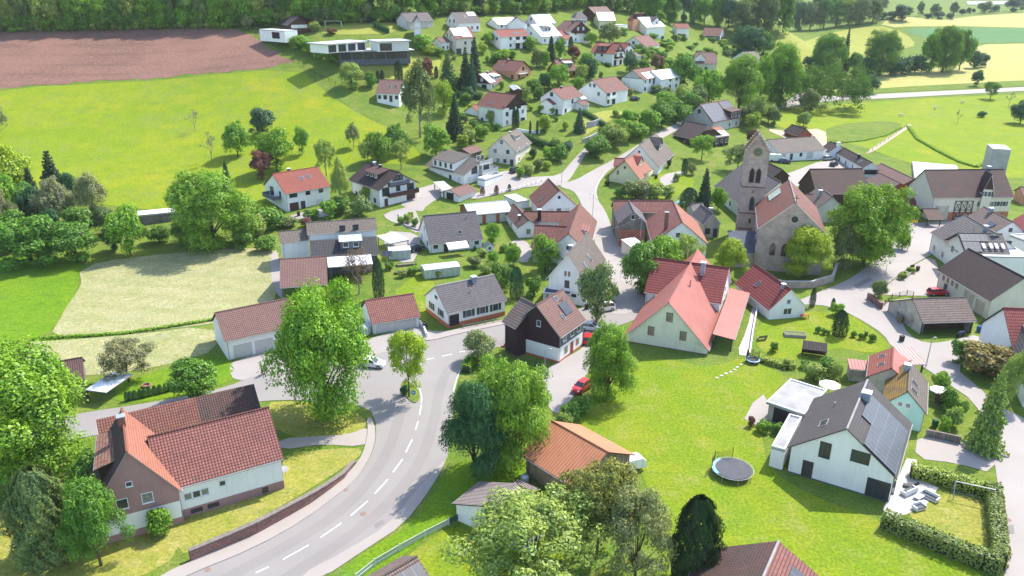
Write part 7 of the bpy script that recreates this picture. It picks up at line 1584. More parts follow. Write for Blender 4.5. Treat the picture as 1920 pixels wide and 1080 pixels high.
for x, y, t_, w, c in ((1690, 524, 510, 16, 'l'), (1708, 512, 500, 16, 'l'), (1709, 508, 495, 9, 't'), (1694, 522, 508, 8, 't')): T('bush', x, y, t_, w, c, 'bush in the street side planter bed', 'bushes in the planter bed')
T('bush', 1715, 405, 390, 26, 'd', 'dark bush beside the small wooden barn'); T('bush', 1900, 575, 545, 30, 'b', 'bright bush at the right edge beside the long barn')
for x, y, t_, w, c in ((820, 520, 505, 20, 'l'), (905, 480, 465, 22, 'l'), (890, 500, 480, 30, 'm'), (925, 490, 470, 24, 'b'), (945, 472, 458, 18, 'g'), (730, 505, 490, 22, 'g'), (755, 520, 505, 20, 'l'), (775, 515, 498, 22, 'b'), (1450, 660, 640, 18, 'g'), (1475, 690, 672, 16, 'l')): T('bush', x, y, t_, w, c, 'low garden plant in the village gardens', 'low plants in the village gardens')
for x, y, t_, w, c in ((505, 430, 385, 60, 'g'), (480, 445, 400, 44, 'l'), (500, 470, 440, 46, 'g'), (540, 425, 405, 40, 'm'), (585, 412, 392, 34, 'g'), (455, 465, 430, 40, 'g'), (575, 425, 408, 22, 'c')): T('bush', x, y, t_, w, c, 'bush on the bank between red-roofed house and villa', 'bushes on the bank above the villa')
# ------------------------------------------------------------------ vehicles, people, garden things
CARW = pm('car_paint_white', (.75, .75, .74), (.72, .72, .71), 1, rough=.25, spec=.6); CARR = pm('car_paint_red', (.50, .02, .025), (.46, .018, .022), 1, rough=.25, spec=.6)
CARD = pm('car_paint_dark', (.03, .035, .045), (.025, .03, .04), 1, rough=.25, spec=.6); CARS = pm('car_paint_silver', (.38, .42, .46), (.35, .39, .43), 1, rough=.3, spec=.6)
TYRE = pm('tyre_rubber', (.02, .02, .02), (.015, .015, .015), 2); LAMP = pm('headlight_glass', (.7, .72, .75), (.6, .62, .65), 2, rough=.1, spec=.7); REDL = pm('tail_light', (.4, .01, .01), (.35, .01, .01), 2, rough=.2)
def car(label, p, yaw, paint, L=4.4, Wd=1.8, H=1.5, kind='hatch', group=None):
    """body swept along x from profile stations, glass house, wheels with rims, lights, mirrors"""
    r = empty('parked_car', label, 'car', p, yaw, group)
    hw = Wd / 2; z0, zb = .28, .62 * H
    st = [(-.5, .50, .86), (-.485, .66, .92), (-.44, .97, .98), (-.25, 1.0, 1), (0, 1.0, 1), (.2, 1.0, 1), (.30, .92, .99), (.42, .84, .95), (.48, .70, .88), (.5, .5, .8)]
    mb = MB(); rings = []
    for t, hz, wz in st:
        x, z, w = t * L, z0 + (zb - z0) * hz, hw * wz
        rings.append([(x, -w, z0), (x, -w * 1.0, z0 + (z - z0) * .62), (x, -w * .93, z), (x, 0, z + .02), (x, w * .93, z), (x, w, z0 + (z - z0) * .62), (x, w, z0)])
    for a, b in zip(rings, rings[1:]):
        for k in range(7): j = (k + 1) % 7; mb.poly([a[k], a[j], b[j], b[k]])
    mb.poly(rings[0]); mb.poly(rings[-1][::-1])
    # pillars and roof
    back = -.47 if kind != 'sedan' else -.33
    cab = [(back * L, zb * .97, .84), ((back + .07) * L, H - .06, .72), (-.1 * L, H, .74), (.06 * L, H - .05, .73), (.24 * L, zb * .98, .86)]
    for s in (-1, 1):
        for i in range(4):
            (x0, za, w0), (x1, zc_, w1) = cab[i], cab[i + 1]
    top = [(x, z, w) for x, z, w in cab[1:4]]
    for (x0, z_0, w0), (x1, z_1, w1) in zip(top, top[1:]):
        mb.slab([(x0, -hw * w0, z_0), (x1, -hw * w1, z_1), (x1, hw * w1, z_1), (x0, hw * w0, z_0)], .05, 0, 0)
    for (x0, z_0, w0), (x1, z_1, w1) in ((cab[0], cab[1]), (cab[4], cab[3])):
        for s in (-1, 1): mb.tube([(x0, s * hw * w0 * .98, z_0), (x1, s * hw * w1 * .98, z_1 - .03)], .05, 5)
    for s in (-1, 1): mb.tube([(-.12 * L, s * hw * .9, zb * .97), (-.11 * L, s * hw * .73, H - .04)], .04, 4)
    mb.build('body', [paint], r, False)
    g = MB()
    for s in (-1, 1): g.poly([(cab[0][0] + .05, s * hw * .84, zb * .97), (cab[1][0] + .04, s * hw * .725, H - .1), (cab[3][0] - .02, s * hw * .73, H - .1), (cab[4][0] - .05, s * hw * .86, zb * .98)])
    g.poly([(cab[4][0], -hw * .84, zb * .985), (cab[3][0], -hw * .71, H - .06), (cab[3][0], hw * .71, H - .06), (cab[4][0], hw * .84, zb * .985)])
    g.poly([(cab[0][0], -hw * .82, zb * .98), (cab[1][0], -hw * .7, H - .08), (cab[1][0], hw * .7, H - .08), (cab[0][0], hw * .82, zb * .98)])
    g.build('window_glass', [GLASS], r)
    rw = .33
    wm = MB().lathe((0, 0, 0), [(rw * .7, -.11), (rw, -.09), (rw, .09), (rw * .7, .11)], 14).mesh('wheel', [TYRE]); rm = MB().lathe((0, 0, 0), [(rw * .62, .1), (rw * .6, .12), (.05, .125)], 10).mesh('rim', [STEEL])
    for x in (-.31 * L, .32 * L):
        for s in (-1, 1):
            w_ = link(bpy.data.objects.new('wheel', wm), r); w_.location = (x, s * (hw - .06), rw); w_.rotation_euler = (math.radians(-90 * s), 0, 0); link(bpy.data.objects.new('rim', rm), w_)
    for s in (-1, 1):
        MB().box(.475 * L, s * hw * .68 - .16, .60, .497 * L, s * hw * .68 + .16, .74).build('headlight', [LAMP], r); MB().box(-.502 * L, s * hw * .72 - .12, .66, -.48 * L, s * hw * .72 + .12, .86).build('tail_light', [REDL], r)
        MB().box(.16 * L, s * (hw + .02) - .08, zb * .98, .2 * L, s * (hw + .02) + .08, zb + .12).build('mirror', [paint], r)
    return r
def yaw_px(x0, y0, x1, y1): a, b = G(x0, y0), G(x1, y1); return math.atan2(b.y - a.y, b.x - a.x)
def lift(p, d): return Vector((p.x, p.y, p.z + d))
car('white estate car driving past the slim ivy trunk tree', lift(G(1131, 583), .1), yaw_px(1148, 580, 1114, 586), CARW, 4.5, 1.85, 1.62)
car('white car half hidden behind the big lime tree at the junction', lift(G(697, 687), .07), yaw_px(683, 686, 715, 689), CARW, 4.3, 1.8, 1.45)
car('small bright red car under the walnut tree', lift(G(1090, 732), .08), yaw_px(1096, 728, 1083, 737), CARR, 3.6, 1.65, 1.5)
car('red car peeping out behind the brown house', lift(G(1103, 640), .08), yaw_px(1100, 650, 1108, 632), CARR, 4.0, 1.7, 1.45); car('grey car parked behind the brown house beside the ivy tree', lift(G(1108, 619), .08), yaw_px(1098, 618, 1120, 620), CARS, 4.1, 1.75, 1.45)
car('dark car parked in front of the tall beige-roofed house', lift(G(966, 322), .1), yaw_px(960, 324, 972, 318), CARD, 4.3, 1.8, 1.45)
car('dark blue car in the workshop yard behind the church', lift(G(1553, 300), .1), yaw_px(1545, 301, 1562, 299), CARS, 4.3, 1.8, 1.45); car('black car on the sunny yard edge behind the church', lift(G(1563, 311), .1), yaw_px(1558, 314, 1570, 308), CARD, 4.2, 1.8, 1.4); car('dark red car beside the white garage end', lift(G(1471, 306), .1), yaw_px(1464, 305, 1478, 306), CARD, 4.2, 1.8, 1.4)
car('black car in front of the half-timbered farmhouse', lift(G(1782, 410), .1), yaw_px(1774, 409, 1790, 411), CARD, 4.2, 1.8, 1.45); car('silver grey car in front of the half-timbered farmhouse', lift(G(1795, 413), .1), yaw_px(1788, 411, 1802, 415), CARS, 4.2, 1.8, 1.45)
car('black car parked beside the white house with the awning', lift(G(779, 470), .1), yaw_px(773, 472, 785, 468), CARD, 4.2, 1.8, 1.5)
car('dark car on the driveway above the three-storey house hedge', lift(G(1190, 188), .1), yaw_px(1180, 188, 1200, 187), CARD, 4.3, 1.8, 1.45)
car('red car with open hood beside the long dark-roofed barn', lift(G(1757, 553), .1), yaw_px(1748, 553, 1768, 553), CARR, 3.9, 1.7, 1.4)
def van(label, p, yaw):
    r = empty('delivery_van', label, 'van', p, yaw); mb = MB()
    pr = [(-2.6, .35), (-2.6, 2.4), (1.3, 2.45), (2.0, 1.5), (2.6, 1.2), (2.65, .35)]
    for s in (-1, 1): mb.poly([(x, s * .95, z) for x, z in pr])
    for (x0, z0), (x1, z1) in zip(pr, pr[1:] + pr[:1]): mb.poly([(x0, -.95, z0), (x1, -.95, z1), (x1, .95, z1), (x0, .95, z0)])
    mb.build('body', [CARW], r); MB().poly([(1.32, -.8, 2.35), (1.32, .8, 2.35), (1.99, .85, 1.53), (1.99, -.85, 1.53)]).build('windscreen', [GLASS], r).location = (.03, 0, .03)
    wm = MB().lathe((0, 0, 0), [(.25, -.11), (.35, -.09), (.35, .09), (.25, .11)], 12).mesh('wheel', [TYRE])
    for x in (-1.6, 1.7):
        for s in (-1, 1): w_ = link(bpy.data.objects.new('wheel', wm), r); w_.location = (x, s * .88, .35); w_.rotation_euler = (math.radians(90), 0, 0)
    return r
van('white van parked at the end of the workshop garage', lift(G(1546, 292), .1), yaw_px(1540, 296, 1552, 288)); van('white van beside the workshop garage and church tower', lift(G(1455, 303), .1), yaw_px(1445, 302, 1465, 304))
# people: two walkers on the yard
def skin_fig(name, verts, edges, radii, mat, parent, root=0):
    me = bpy.data.meshes.new(name); me.from_pydata(verts, edges, []); me.materials.append(mat)
    o = link(bpy.data.objects.new(name, me), parent); md = o.modifiers.new('skin', 'SKIN')
    for i, r in enumerate(radii): me.skin_vertices[0].data[i].radius = r if isinstance(r, tuple) else (r, r)
    for d in me.skin_vertices[0].data: d.use_root = False
    me.skin_vertices[0].data[root].use_root = True
    sb = o.modifiers.new('sub', 'SUBSURF'); sb.levels = sb.render_levels = 2
    return o
SKIN = pm('skin', (.45, .26, .18), (.42, .24, .165), 3); HAIR = pm('hair_dark', (.03, .02, .015), (.02, .015, .01), 5)
def person(label, p, yaw, top, legs, h=1.75, stride=.16):
    r = empty('person', label, 'person', p, yaw); k = h / 1.75
    V = [(0, 0, .95), (0, .01, 1.15), (0, 0, 1.40), (0, .01, 1.50), (0, .03, 1.60), (0, .035, 1.70),
         (.09, 0, .90), (.10, stride * .5, .49), (.10, stride * .7, .09), (.11, stride + .13, .04), (-.09, 0, .90), (-.10, -stride * .3, .50), (-.10, -stride, .10), (-.11, -stride + .13, .04),
         (.18, 0, 1.40), (.24, -.06, 1.13), (.25, .02, .90), (.25, .05, .81), (-.18, 0, 1.40), (-.24, .08, 1.13), (-.25, .16, .92), (-.25, .20, .83)]
    Ed = [(0, 1), (1, 2), (2, 3), (3, 4), (4, 5), (0, 6), (6, 7), (7, 8), (8, 9), (0, 10), (10, 11), (11, 12), (12, 13), (2, 14), (14, 15), (15, 16), (16, 17), (2, 18), (18, 19), (19, 20), (20, 21)]
    Rd = [(.15, .11), (.145, .10), (.16, .10), .055, (.085, .10), (.075, .09), .095, .06, .04, .045, .095, .06, .04, .045, .06, .045, .032, .035, .06, .045, .032, .035]
    V = [tuple(c * k for c in v) for v in V]; Rd = [tuple(c * k for c in q) if isinstance(q, tuple) else q * k for q in Rd]
    skin_fig('body', V, Ed, Rd, SKIN, r)
    sh = [1, 2, 14, 15, 18, 19]; skin_fig('jacket', [V[i] for i in (0, 1, 2, 14, 15, 16, 18, 19, 20)], [(0, 1), (1, 2), (2, 3), (3, 4), (4, 5), (2, 6), (6, 7), (7, 8)], [tuple(c * 1.12 for c in Rd[0]), tuple(c * 1.14 for c in Rd[1]), tuple(c * 1.1 for c in Rd[2]), .075, .06, .045, .075, .06, .045], top, r)
    skin_fig('trousers', [V[i] for i in (0, 6, 7, 8, 10, 11, 12)], [(0, 1), (1, 2), (2, 3), (0, 4), (4, 5), (5, 6)], [(.16, .12), .11, .075, .055, .11, .075, .055], legs, r)
    MB().lathe((0, .02 * k, 1.60 * k), [(.04, -.04), (.095, .02), (.105, .10), (.08, .17), (.03, .20)], 12).build('hair', [HAIR], r, True)
    for s in (-1, 1):
        MB().lathe((s * .033 * k, .115 * k, 1.63 * k), [(.004, -.01), (.012, 0), (.004, .01)], 8).build('eye', [BLACK], r)
        for i, (dx, l) in enumerate(((-.02, .07), (-.007, .08), (.007, .078), (.02, .06))):
            b = V[17] if s > 0 else V[21]; MB().tube([(b[0] + dx, b[1], b[2] - .02), (b[0] + dx, b[1] + .012, b[2] - .05), (b[0] + dx, b[1] + .03, b[2] - l)], [.009, .009, .007], 5).build('finger', [SKIN], r)
        MB().tube([(b[0] - s * .03, b[1] + .01, b[2]), (b[0] - s * .04, b[1] + .04, b[2] - .03)], [.011, .008], 5).build('thumb', [SKIN], r)
    MB().lathe((0, .135 * k, 1.60 * k), [(.008, -.025), (.016, -.01), (.006, .03)], 6).build('nose', [SKIN], r)
    return r
JD = pm('jacket_dark', (.05, .05, .06), (.035, .035, .045), 4); JG = pm('jacket_grey', (.11, .11, .11), (.085, .085, .085), 4); TR = pm('trousers_dark', (.04, .045, .055), (.03, .035, .045), 4)
person('person in dark clothes walking on the yard, nearer to the farmhouse', lift(G(492.5, 705), .06), 2.0, JG, TR); person('person in black walking a step behind on the yard', lift(G(498.5, 701), .06), 2.1, JD, TR, 1.78)
# trampolines
def trampoline(label, p, rad, h, net, blue):
    r = empty('trampoline', label, 'trampoline', p)
    MB().lathe((0, 0, h), [(rad * .92, -.015), (rad * .92, .01)], 32).build('jumping_mat', [BLACK if rad < 1.6 else pm('trampoline_mat', (.09, .09, .10), (.075, .075, .085), 1)], r)
    rg = MB(); n = 40
    for k in range(n):
        a, b = 2 * math.pi * k / n, 2 * math.pi * (k + 1) / n
        if blue[0] <= a <= blue[1]: rg.slab([(rad * .86 * math.cos(a), rad * .86 * math.sin(a), h + .05), (rad * 1.03 * math.cos(a), rad * 1.03 * math.sin(a), h + .05), (rad * 1.03 * math.cos(b), rad * 1.03 * math.sin(b), h + .05), (rad * .86 * math.cos(b), rad * .86 * math.sin(b), h + .05)], .04, 0, 0)
    rg.build('safety_pad', [pm('pad_blue', (.03, .28, .62), (.55, .68, .75), .6)], r)
    MB().tube([(rad * math.cos(2 * math.pi * k / 32), rad * math.sin(2 * math.pi * k / 32), h) for k in range(33)], .035, 6).build('ring_frame', [STEEL], r)
    for k in range(8):
        a = 2 * math.pi * k / 8; MB().tube([(rad * math.cos(a), rad * math.sin(a), h), (rad * 1.02 * math.cos(a), rad * 1.02 * math.sin(a), -.05)], .03, 5).build('leg', [STEEL], r)
    sp = MB()
    for k in range(64): a = 2 * math.pi * k / 64; sp.tube([(rad * .91 * math.cos(a), rad * .91 * math.sin(a), h), (rad * math.cos(a), rad * math.sin(a), h)], .012, 4)
    tag(sp.build('springs', [STEEL], r), kind='stuff')
    ps = [2 * math.pi * k / 6 + .3 for k in net]
    for a in ps: MB().tube([(rad * 1.03 * math.cos(a), rad * 1.03 * math.sin(a), .1), (rad * 1.03 * math.cos(a), rad * 1.03 * math.sin(a), h + 1.5)], .035, 6).build('net_pole', [BLACK], r)
    nb = MB()
    for a, b in zip(ps, ps[1:]):
        for i in range(17):
            t = i / 16; c = a + (b - a) * t; nb.tube([(rad * math.cos(c), rad * math.sin(c), h), (rad * math.cos(c), rad * math.sin(c), h + 1.4 - .5 * math.sin(math.pi * t))], .009, 3)
        for j in range(9):
            nb.tube([(rad * math.cos(a + (b - a) * i / 12), rad * math.sin(a + (b - a) * i / 12), h + j / 8 * (1.4 - .5 * math.sin(math.pi * i / 12))) for i in range(13)], .009, 3)
    tag(nb.build('safety_net', [BLACK], r), kind='stuff')
    return r
trampoline('large round trampoline with half collapsed net and blue pad on the big lawn', G(1373, 889), 2.55, .85, (1, 2, 2.6), (2.0, 3.6)); trampoline('small turquoise edged trampoline beside the pink farmhouse', G(1411, 680), 1.1, .6, (0, 1, 2, 3), (0, 6.3))
# goals, swing frame
def frame(name, label, cat, p, yaw, w, h, d, m, net=False):
    r = empty(name, label, cat, p, yaw)
    for s in (-1, 1):
        MB().tube([(s * w / 2, -d / 2, 0), (s * w / 2, -d / 2 if net else -.0, h)], .06, 6).build('post', [m], r)
        MB().tube([(s * w / 2, d / 2, 0), (s * w / 2, 0 if not net else -d / 2, h)], .045, 6).build('brace', [m], r)
    MB().tube([(-w / 2, -d / 2 if net else 0, h), (w / 2, -d / 2 if net else 0, h)], .06, 6).build('crossbar', [m], r)
    MB().tube([(-w / 2, d / 2, .06), (w / 2, d / 2, .06)], .03, 5).build('base_bar', [m], r)
    return r
frame('goal', 'white football goal on the playing field below the forest', 'goal', G(626, 51), 0, 6.5, 2.4, 1.8, TRIM, True)
frame('swing_frame', 'grey metal swing frame inside the hedged lawn', 'swing frame', G(1822, 938), yaw_px(1792, 932, 1850, 945), 4.2, 2.1, 1.9, STEEL)
# terrace of the modern house
def parasol(label, p, rad, h, m, closed=False):
    r = empty('parasol', label, 'parasol', p); MB().tube([(0, 0, 0), (0, 0, h)], .035, 6).build('pole', [STEEL], r); MB().lathe((0, 0, 0), [(.35, 0), (.33, .1), (.06, .12)], 10).build('base', [TRIMG], r)
    mb = MB(); n = 8
    for k in range(n):
        a, b = 2 * math.pi * k / n, 2 * math.pi * (k + 1) / n; mb.poly([(0, 0, h + .05), (rad * math.cos(a), rad * math.sin(a), h - .5), (rad * math.cos(b), rad * math.sin(b), h - .5)]); mb.poly([(rad * math.cos(a), rad * math.sin(a), h - .5), (rad * math.cos(a), rad * math.sin(a), h - .62), (rad * math.cos(b), rad * math.sin(b), h - .62), (rad * math.cos(b), rad * math.sin(b), h - .5)])
    mb.build('canopy', [m], r); return r
CLOTH = pm('parasol_cloth_white', (.74, .68, .64), (.7, .64, .6), 1); 
parasol('pale pink parasol behind the flat carport roof', G(1552, 742), 1.6, 2.4, CLOTH); parasol('white parasol on the right side of the mint house', G(1757, 752), 1.4, 2.4, CLOTH)
def sofa(label, p, yaw, w, m):
    r = empty('garden_sofa', label, 'sofa', p, yaw); MB().box(-w / 2, -.4, .1, w / 2, .4, .32).build('frame', [TRIM], r); MB().box(-w / 2 + .1, -.3, .32, w / 2 - .1, .4, .46).build('seat_cushion', [m], r); MB().box(-w / 2 + .1, -.4, .32, w / 2 - .1, -.28, .85).build('backrest', [TRIM], r)
    for s in (-1, 1): MB().box(s * w / 2 - .08, -.4, .32, s * w / 2 + .08, .4, .62).build('armrest', [TRIM], r)
    return r
GREYC = pm('cushion_grey', (.10, .11, .12), (.08, .09, .10), 3)
sofa('white garden sofa with dark cushions facing the terrace table', G(1704, 925), .5, 2.2, GREYC); sofa('white garden sofa with dark cushions next to the hedge', G(1742, 935), 2.2, 2.0, GREYC); sofa('short white garden sofa at the lawn end of the terrace', G(1722, 955), 3.5, 1.4, GREYC)
def table(label, p, yaw, w, d, h, m):
    r = empty('garden_table', label, 'table', p, yaw); MB().box(-w / 2, -d / 2, h - .06, w / 2, d / 2, h).build('tabletop', [m], r)
    for sx in (-1, 1):
        for sy in (-1, 1): MB().box(sx * (w / 2 - .1) - .04, sy * (d / 2 - .1) - .04, 0, sx * (w / 2 - .1) + .04, sy * (d / 2 - .1) + .04, h - .06).build('leg', [m], r)
    return r
table('low white table between the white sofas', G(1722, 935), .6, 1.3, .8, .42, TRIM)
def recliner(label, p, yaw, m):
    r = empty('deck_chair', label, 'deck chair', p, yaw); MB().slab([(-.3, -.2, .38), (.3, -.2, .38), (.3, .9, .34), (-.3, .9, .34)], .07, 0, 0).build('seat', [m], r); MB().slab([(-.3, -.75, .95), (.3, -.75, .95), (.3, -.18, .40), (-.3, -.18, .40)], .07, 0, 0).build('backrest', [m], r)
    for sx in (-1, 1):
        for y in (-.15, .85): MB().box(sx * .27 - .03, y - .03, 0, sx * .27 + .03, y + .03, .36).build('leg', [BLACK], r)
recliner('black deck chair on the white terrace', G(1708, 915), 1.2, BLACK); recliner('dark grill chair at the house corner of the terrace', G(1672, 920), 2.6, GREYC)
# benches, planters and small garden things on the cottage lawn
def bench(label, p, yaw, m):
    r = empty('garden_bench', label, 'bench', p, yaw); MB().box(-.9, -.2, .40, .9, .25, .46).build('seat', [m], r); MB().slab([(-.9, -.42, .95), (.9, -.42, .95), (.9, -.2, .46), (-.9, -.2, .46)], .05, 0, 0).build('backrest', [m], r)
    for s in (-1, 1): MB().box(s * .8 - .05, -.2, 0, s * .8 + .05, .22, .40).build('leg', [m], r)
bench('weathered bench with flower tub on the cottage lawn', G(1428, 637), .3, W['greyboards'])
def raised_bed(label, p, yaw, w, d, h, m, group=None):
    r = empty('raised_bed', label, 'planter', p, yaw, group); mb = MB(); t = .08
    for b in ((-w / 2, -d / 2, w / 2, -d / 2 + t), (-w / 2, d / 2 - t, w / 2, d / 2), (-w / 2, -d / 2 + t, -w / 2 + t, d / 2 - t), (w / 2 - t, -d / 2 + t, w / 2, d / 2 - t)): mb.box(b[0], b[1], -.1, b[2], b[3], h)
    mb.build('planks', [m], r); MB().box(-w / 2 + t, -d / 2 + t, -.1, w / 2 - t, d / 2 - t, h - .08).build('soil', [pm('bed_plants', (.14, .20, .05), (.10, .08, .05), 3)], r); return r
raised_bed('grey low planter box on the cottage lawn', G(1490, 630), yaw_px(1470, 629, 1511, 632), 3.6, 1.6, .55, TRIMG)
r_ = empty('garden_shelter', 'dark slatted garden shelter with a roof on the cottage lawn', 'shelter', G(1525, 668), yaw_px(1500, 664, 1545, 670)); MB().slab([(-1.9, -.9, 1.5), (1.9, -.9, 1.5), (1.9, .9, 2.3), (-1.9, .9, 2.3)], .1, 0, 1, [(0, 0), (3.8, 0), (3.8, 2), (0, 2)]).build('roof', [tile('slats_dark', (.10, .085, .08), (.07, .06, .058), .4, .3, style='row'), TRIMD], r_)
for sx in (-1, 1):
    for y, h_ in ((-.8, 1.5), (.8, 2.2)): MB().box(sx * 1.8 - .06, y - .06, -.1, sx * 1.8 + .06, y + .06, h_ - .05).build('post', [TRIMD], r_)
MB().box(-1.8, .75, .1, 1.8, .8, 2.0).build('back_panel', [W['wood']], r_)
for i, (x, y) in enumerate(((1382, 689), (1378, 694), (1370, 698), (1361, 701), (1353, 705), (1344, 709), (1390, 684))): g_ = G(x, y); tag(MB().lathe((0, 0, .03), [(.28, 0), (.28, .05), (.2, .06)], 8).build('stepping_stone', [SLABS]), 'round pale stepping stone in the lawn below the pink farmhouse', 'stepping stone', 'stepping stones in the lawn').location = (g_.x, g_.y, g_.z + .02)
for lab, x, y, w, d, h in (('left raised bed in the villa vegetable garden', 755, 512, 3.2, 1.2, .5), ('right raised bed in the villa vegetable garden', 778, 508, 2.6, 1.2, .5), ('long raised bed nearest to the greenhouse', 762, 497, 4.2, 1.4, .4)): raised_bed(lab, G(x, y), .3, w, d, h, W['greyboards'])
def greenhouse(label, p, yaw, w, d, h, rise=.5):
    r = empty('greenhouse', label, 'greenhouse', p, yaw); mb = MB()
    for s in (-1, 1): mb.poly([(-w / 2, s * d / 2, 0), (w / 2, s * d / 2, 0), (w / 2, s * d / 2, h), (-w / 2, s * d / 2, h)]); mb.poly([(s * w / 2, -d / 2, 0), (s * w / 2, d / 2, 0), (s * w / 2, d / 2, h), (s * w / 2, 0, h + rise), (s * w / 2, -d / 2, h)])
    mb.build('glass_wall', [GREENGL], r); rb = MB()
    for s in (-1, 1): rb.slab([(-w / 2 - .1, 0, h + rise + .03), (w / 2 + .1, 0, h + rise + .03), (w / 2 + .1, s * (d / 2 + .1), h), (-w / 2 - .1, s * (d / 2 + .1), h)], .05, 0, 0)
    rb.build('roof', [R['metal']], r)
    for i in range(int(w / 1.0) + 1):
        for s in (-1, 1): x = -w / 2 + i * w / int(w / 1.0); MB().box(x - .03, s * (d / 2 + .02) - .02, 0, x + .03, s * (d / 2 + .02) + .02, h - .06).build('glazing_bar', [TRIM], r)
    return r
greenhouse('greenhouse with glass walls and pale roof beside the villa vegetable garden', G(749, 482), .25, 4.6, 3.0, 2.0); greenhouse('long polycarbonate greenhouse beside the slate-roofed house', G(826, 515), yaw_px(807, 505, 846, 525) + 1.2, 7.5, 3.4, 2.0, .35); greenhouse('small glass frame left of the double garage', G(690, 622), 1.2, 3.0, 1.6, 1.4, .3)
h, q = HH('pavilion', 'square pavilion with pale flat sand roof beside the villa', 'pavilion'); qv = flatbox(h, (731, 457), (767, 450), (745, 436), 2.5, None, 'flatwhite', .15, th=.2)
for sx, sy in ((-1, -1), (1, -1), (-1, 1), (1, 1)): p_ = MB().box(-.08, -.08, -1, .08, .08, 2.3).build('post', [W['wood']], h.root); p_.matrix_local = qv.T @ Matrix.Translation((sx * (qv.wx - .2), sy * (qv.wy - .2), 0))
r_ = empty('solar_tracker', 'dark solar panel on a pole in the villa garden', 'solar panel', G(727, 508)); MB().tube([(0, 0, 0), (0, 0, 3.6)], .08, 6).build('pole', [STEEL], r_); MB().slab([(-1.1, -.4, 3.4), (1.1, -.4, 3.4), (1.1, .5, 4.3), (-1.1, .5, 4.3)], .06, 0, 1).build('panel', [SOLAR, TRIMG], r_)
r_ = empty('awning', 'white curved awning on the front of the slate-roofed house', 'awning', G(855, 474), yaw_px(835, 478, 880, 472)); aw = MB(); 
for k in range(6): a, b = k / 6, (k + 1) / 6; aw.slab([(-2.4, -2.2 * a, 2.6 - .9 * a * a), (2.4, -2.2 * a, 2.6 - .9 * a * a), (2.4, -2.2 * b, 2.6 - .9 * b * b), (-2.4, -2.2 * b, 2.6 - .9 * b * b)], .03, 0, 0)
aw.build('canopy', [CLOTH], r_)
for sx in (-1, 1): MB().tube([(sx * 2.3, -2.1, 1.75), (sx * 2.3, -2.1, -.1)], .04, 5).build('post', [STEEL], r_)
# fences, walls
def run(px): return [Vector((*hit(x, y)[:2], 0)) for x, y in px]
def wall_run(name, label, px, h, w, m, cap=None, cat='wall', hs=None, group=None):
    p = run(px); o0 = p[0]; z0 = gz(o0.x, o0.y); mb = MB(); cb = MB(); hs = hs or [h] * len(p)
    r = empty(name, label, cat, (o0.x, o0.y, z0), 0, group)
    for i, (a, b) in enumerate(zip(p, p[1:])):
        d = (b - a).normalized(); n = Vector((-d.y, d.x, 0)) * w / 2; A, B = a - o0, b - o0; za, zb_ = gz(a.x, a.y) - z0, gz(b.x, b.y) - z0
        def q(v, s, z, k=1): return (v.x + n.x * s * k, v.y + n.y * s * k, z)
        t0, t1 = za + hs[i], zb_ + hs[i + 1]
        mb.poly([q(A, -1, za - .6), q(B, -1, zb_ - .6), q(B, -1, t1), q(A, -1, t0)]); mb.poly([q(A, 1, za - .6), q(B, 1, zb_ - .6), q(B, 1, t1), q(A, 1, t0)])
        mb.poly([q(A, -1, t0), q(B, -1, t1), q(B, 1, t1), q(A, 1, t0)]); mb.poly([q(A, -1, za - .6), q(A, 1, za - .6), q(A, 1, t0), q(A, -1, t0)]); mb.poly([q(B, -1, zb_ - .6), q(B, 1, zb_ - .6), q(B, 1, t1), q(B, -1, t1)])
        if cap: cb.slab([q(A, -1, t0 + .12, 1.3), q(B, -1, t1 + .12, 1.3), q(B, 1, t1 + .12, 1.3), q(A, 1, t0 + .12, 1.3)], .118, 0, 0)
    mb.build('masonry', [m], r)
    if cap: cb.build('coping', [cap], r)
    return r
wall_run('retaining_wall', 'red sandstone retaining wall curving along the road below the farmhouse', [(357, 1051), (420, 1026), (482, 1000), (540, 968), (580, 945), (612, 922), (643, 898), (664, 868)], 1.5, .45, W['redstone'], pm('wall_coping', (.22, .18, .16), (.15, .125, .11), 2), hs=[1.3, 1.4, 1.5, 1.4, 1.3, 1.0, .8, .3])
wall_run('stone_wall', 'pale stone wall round the church tree', [(1432, 532), (1470, 540), (1520, 540), (1560, 528), (1568, 505)], 1.4, .4, W['stone'], KERB)
wall_run('stone_wall', 'red stone wall at the corner of the fenced paddock', [(1627, 560), (1640, 570), (1652, 580)], 1.3, .5, W['redstone'], None)
wall_run('garden_wall', 'grey stone terrace wall below the blue spruce', [(1100, 240), (1112, 238), (1125, 233)], 2.0, .5, W['concrete'], None); wall_run('garden_wall', 'lower grey garden wall below the terraced lawn', [(1092, 268), (1105, 264), (1120, 256)], 1.4, .5, W['concrete'], None)
wall_run('garden_wall', 'white wall on the driveway between the garages', [(787, 608), (795, 618), (800, 632)], .8, .25, W['white'], None); wall_run('stone_bed_edge', 'curved stone edge of the chalet flower bed', [(748, 402), (750, 414), (760, 424), (775, 430), (786, 433)], .4, .3, W['concrete'], None, 'edging')
wall_run('terrace_wall', 'white terrace wall beside the thin cypresses', [(968, 246), (990, 250), (1012, 250)], 1.0, .3, W['white'], None); wall_run('garden_wall', 'low white wall along the path of the pink farmhouse', [(1420, 577), (1412, 620), (1405, 668)], .7, .2, W['white'], None)
wall_run('garden_wall', 'grey block wall of the yard between mint house and lane', [(1735, 818), (1765, 824), (1800, 832)], 1.1, .3, W['greyboards'], None)
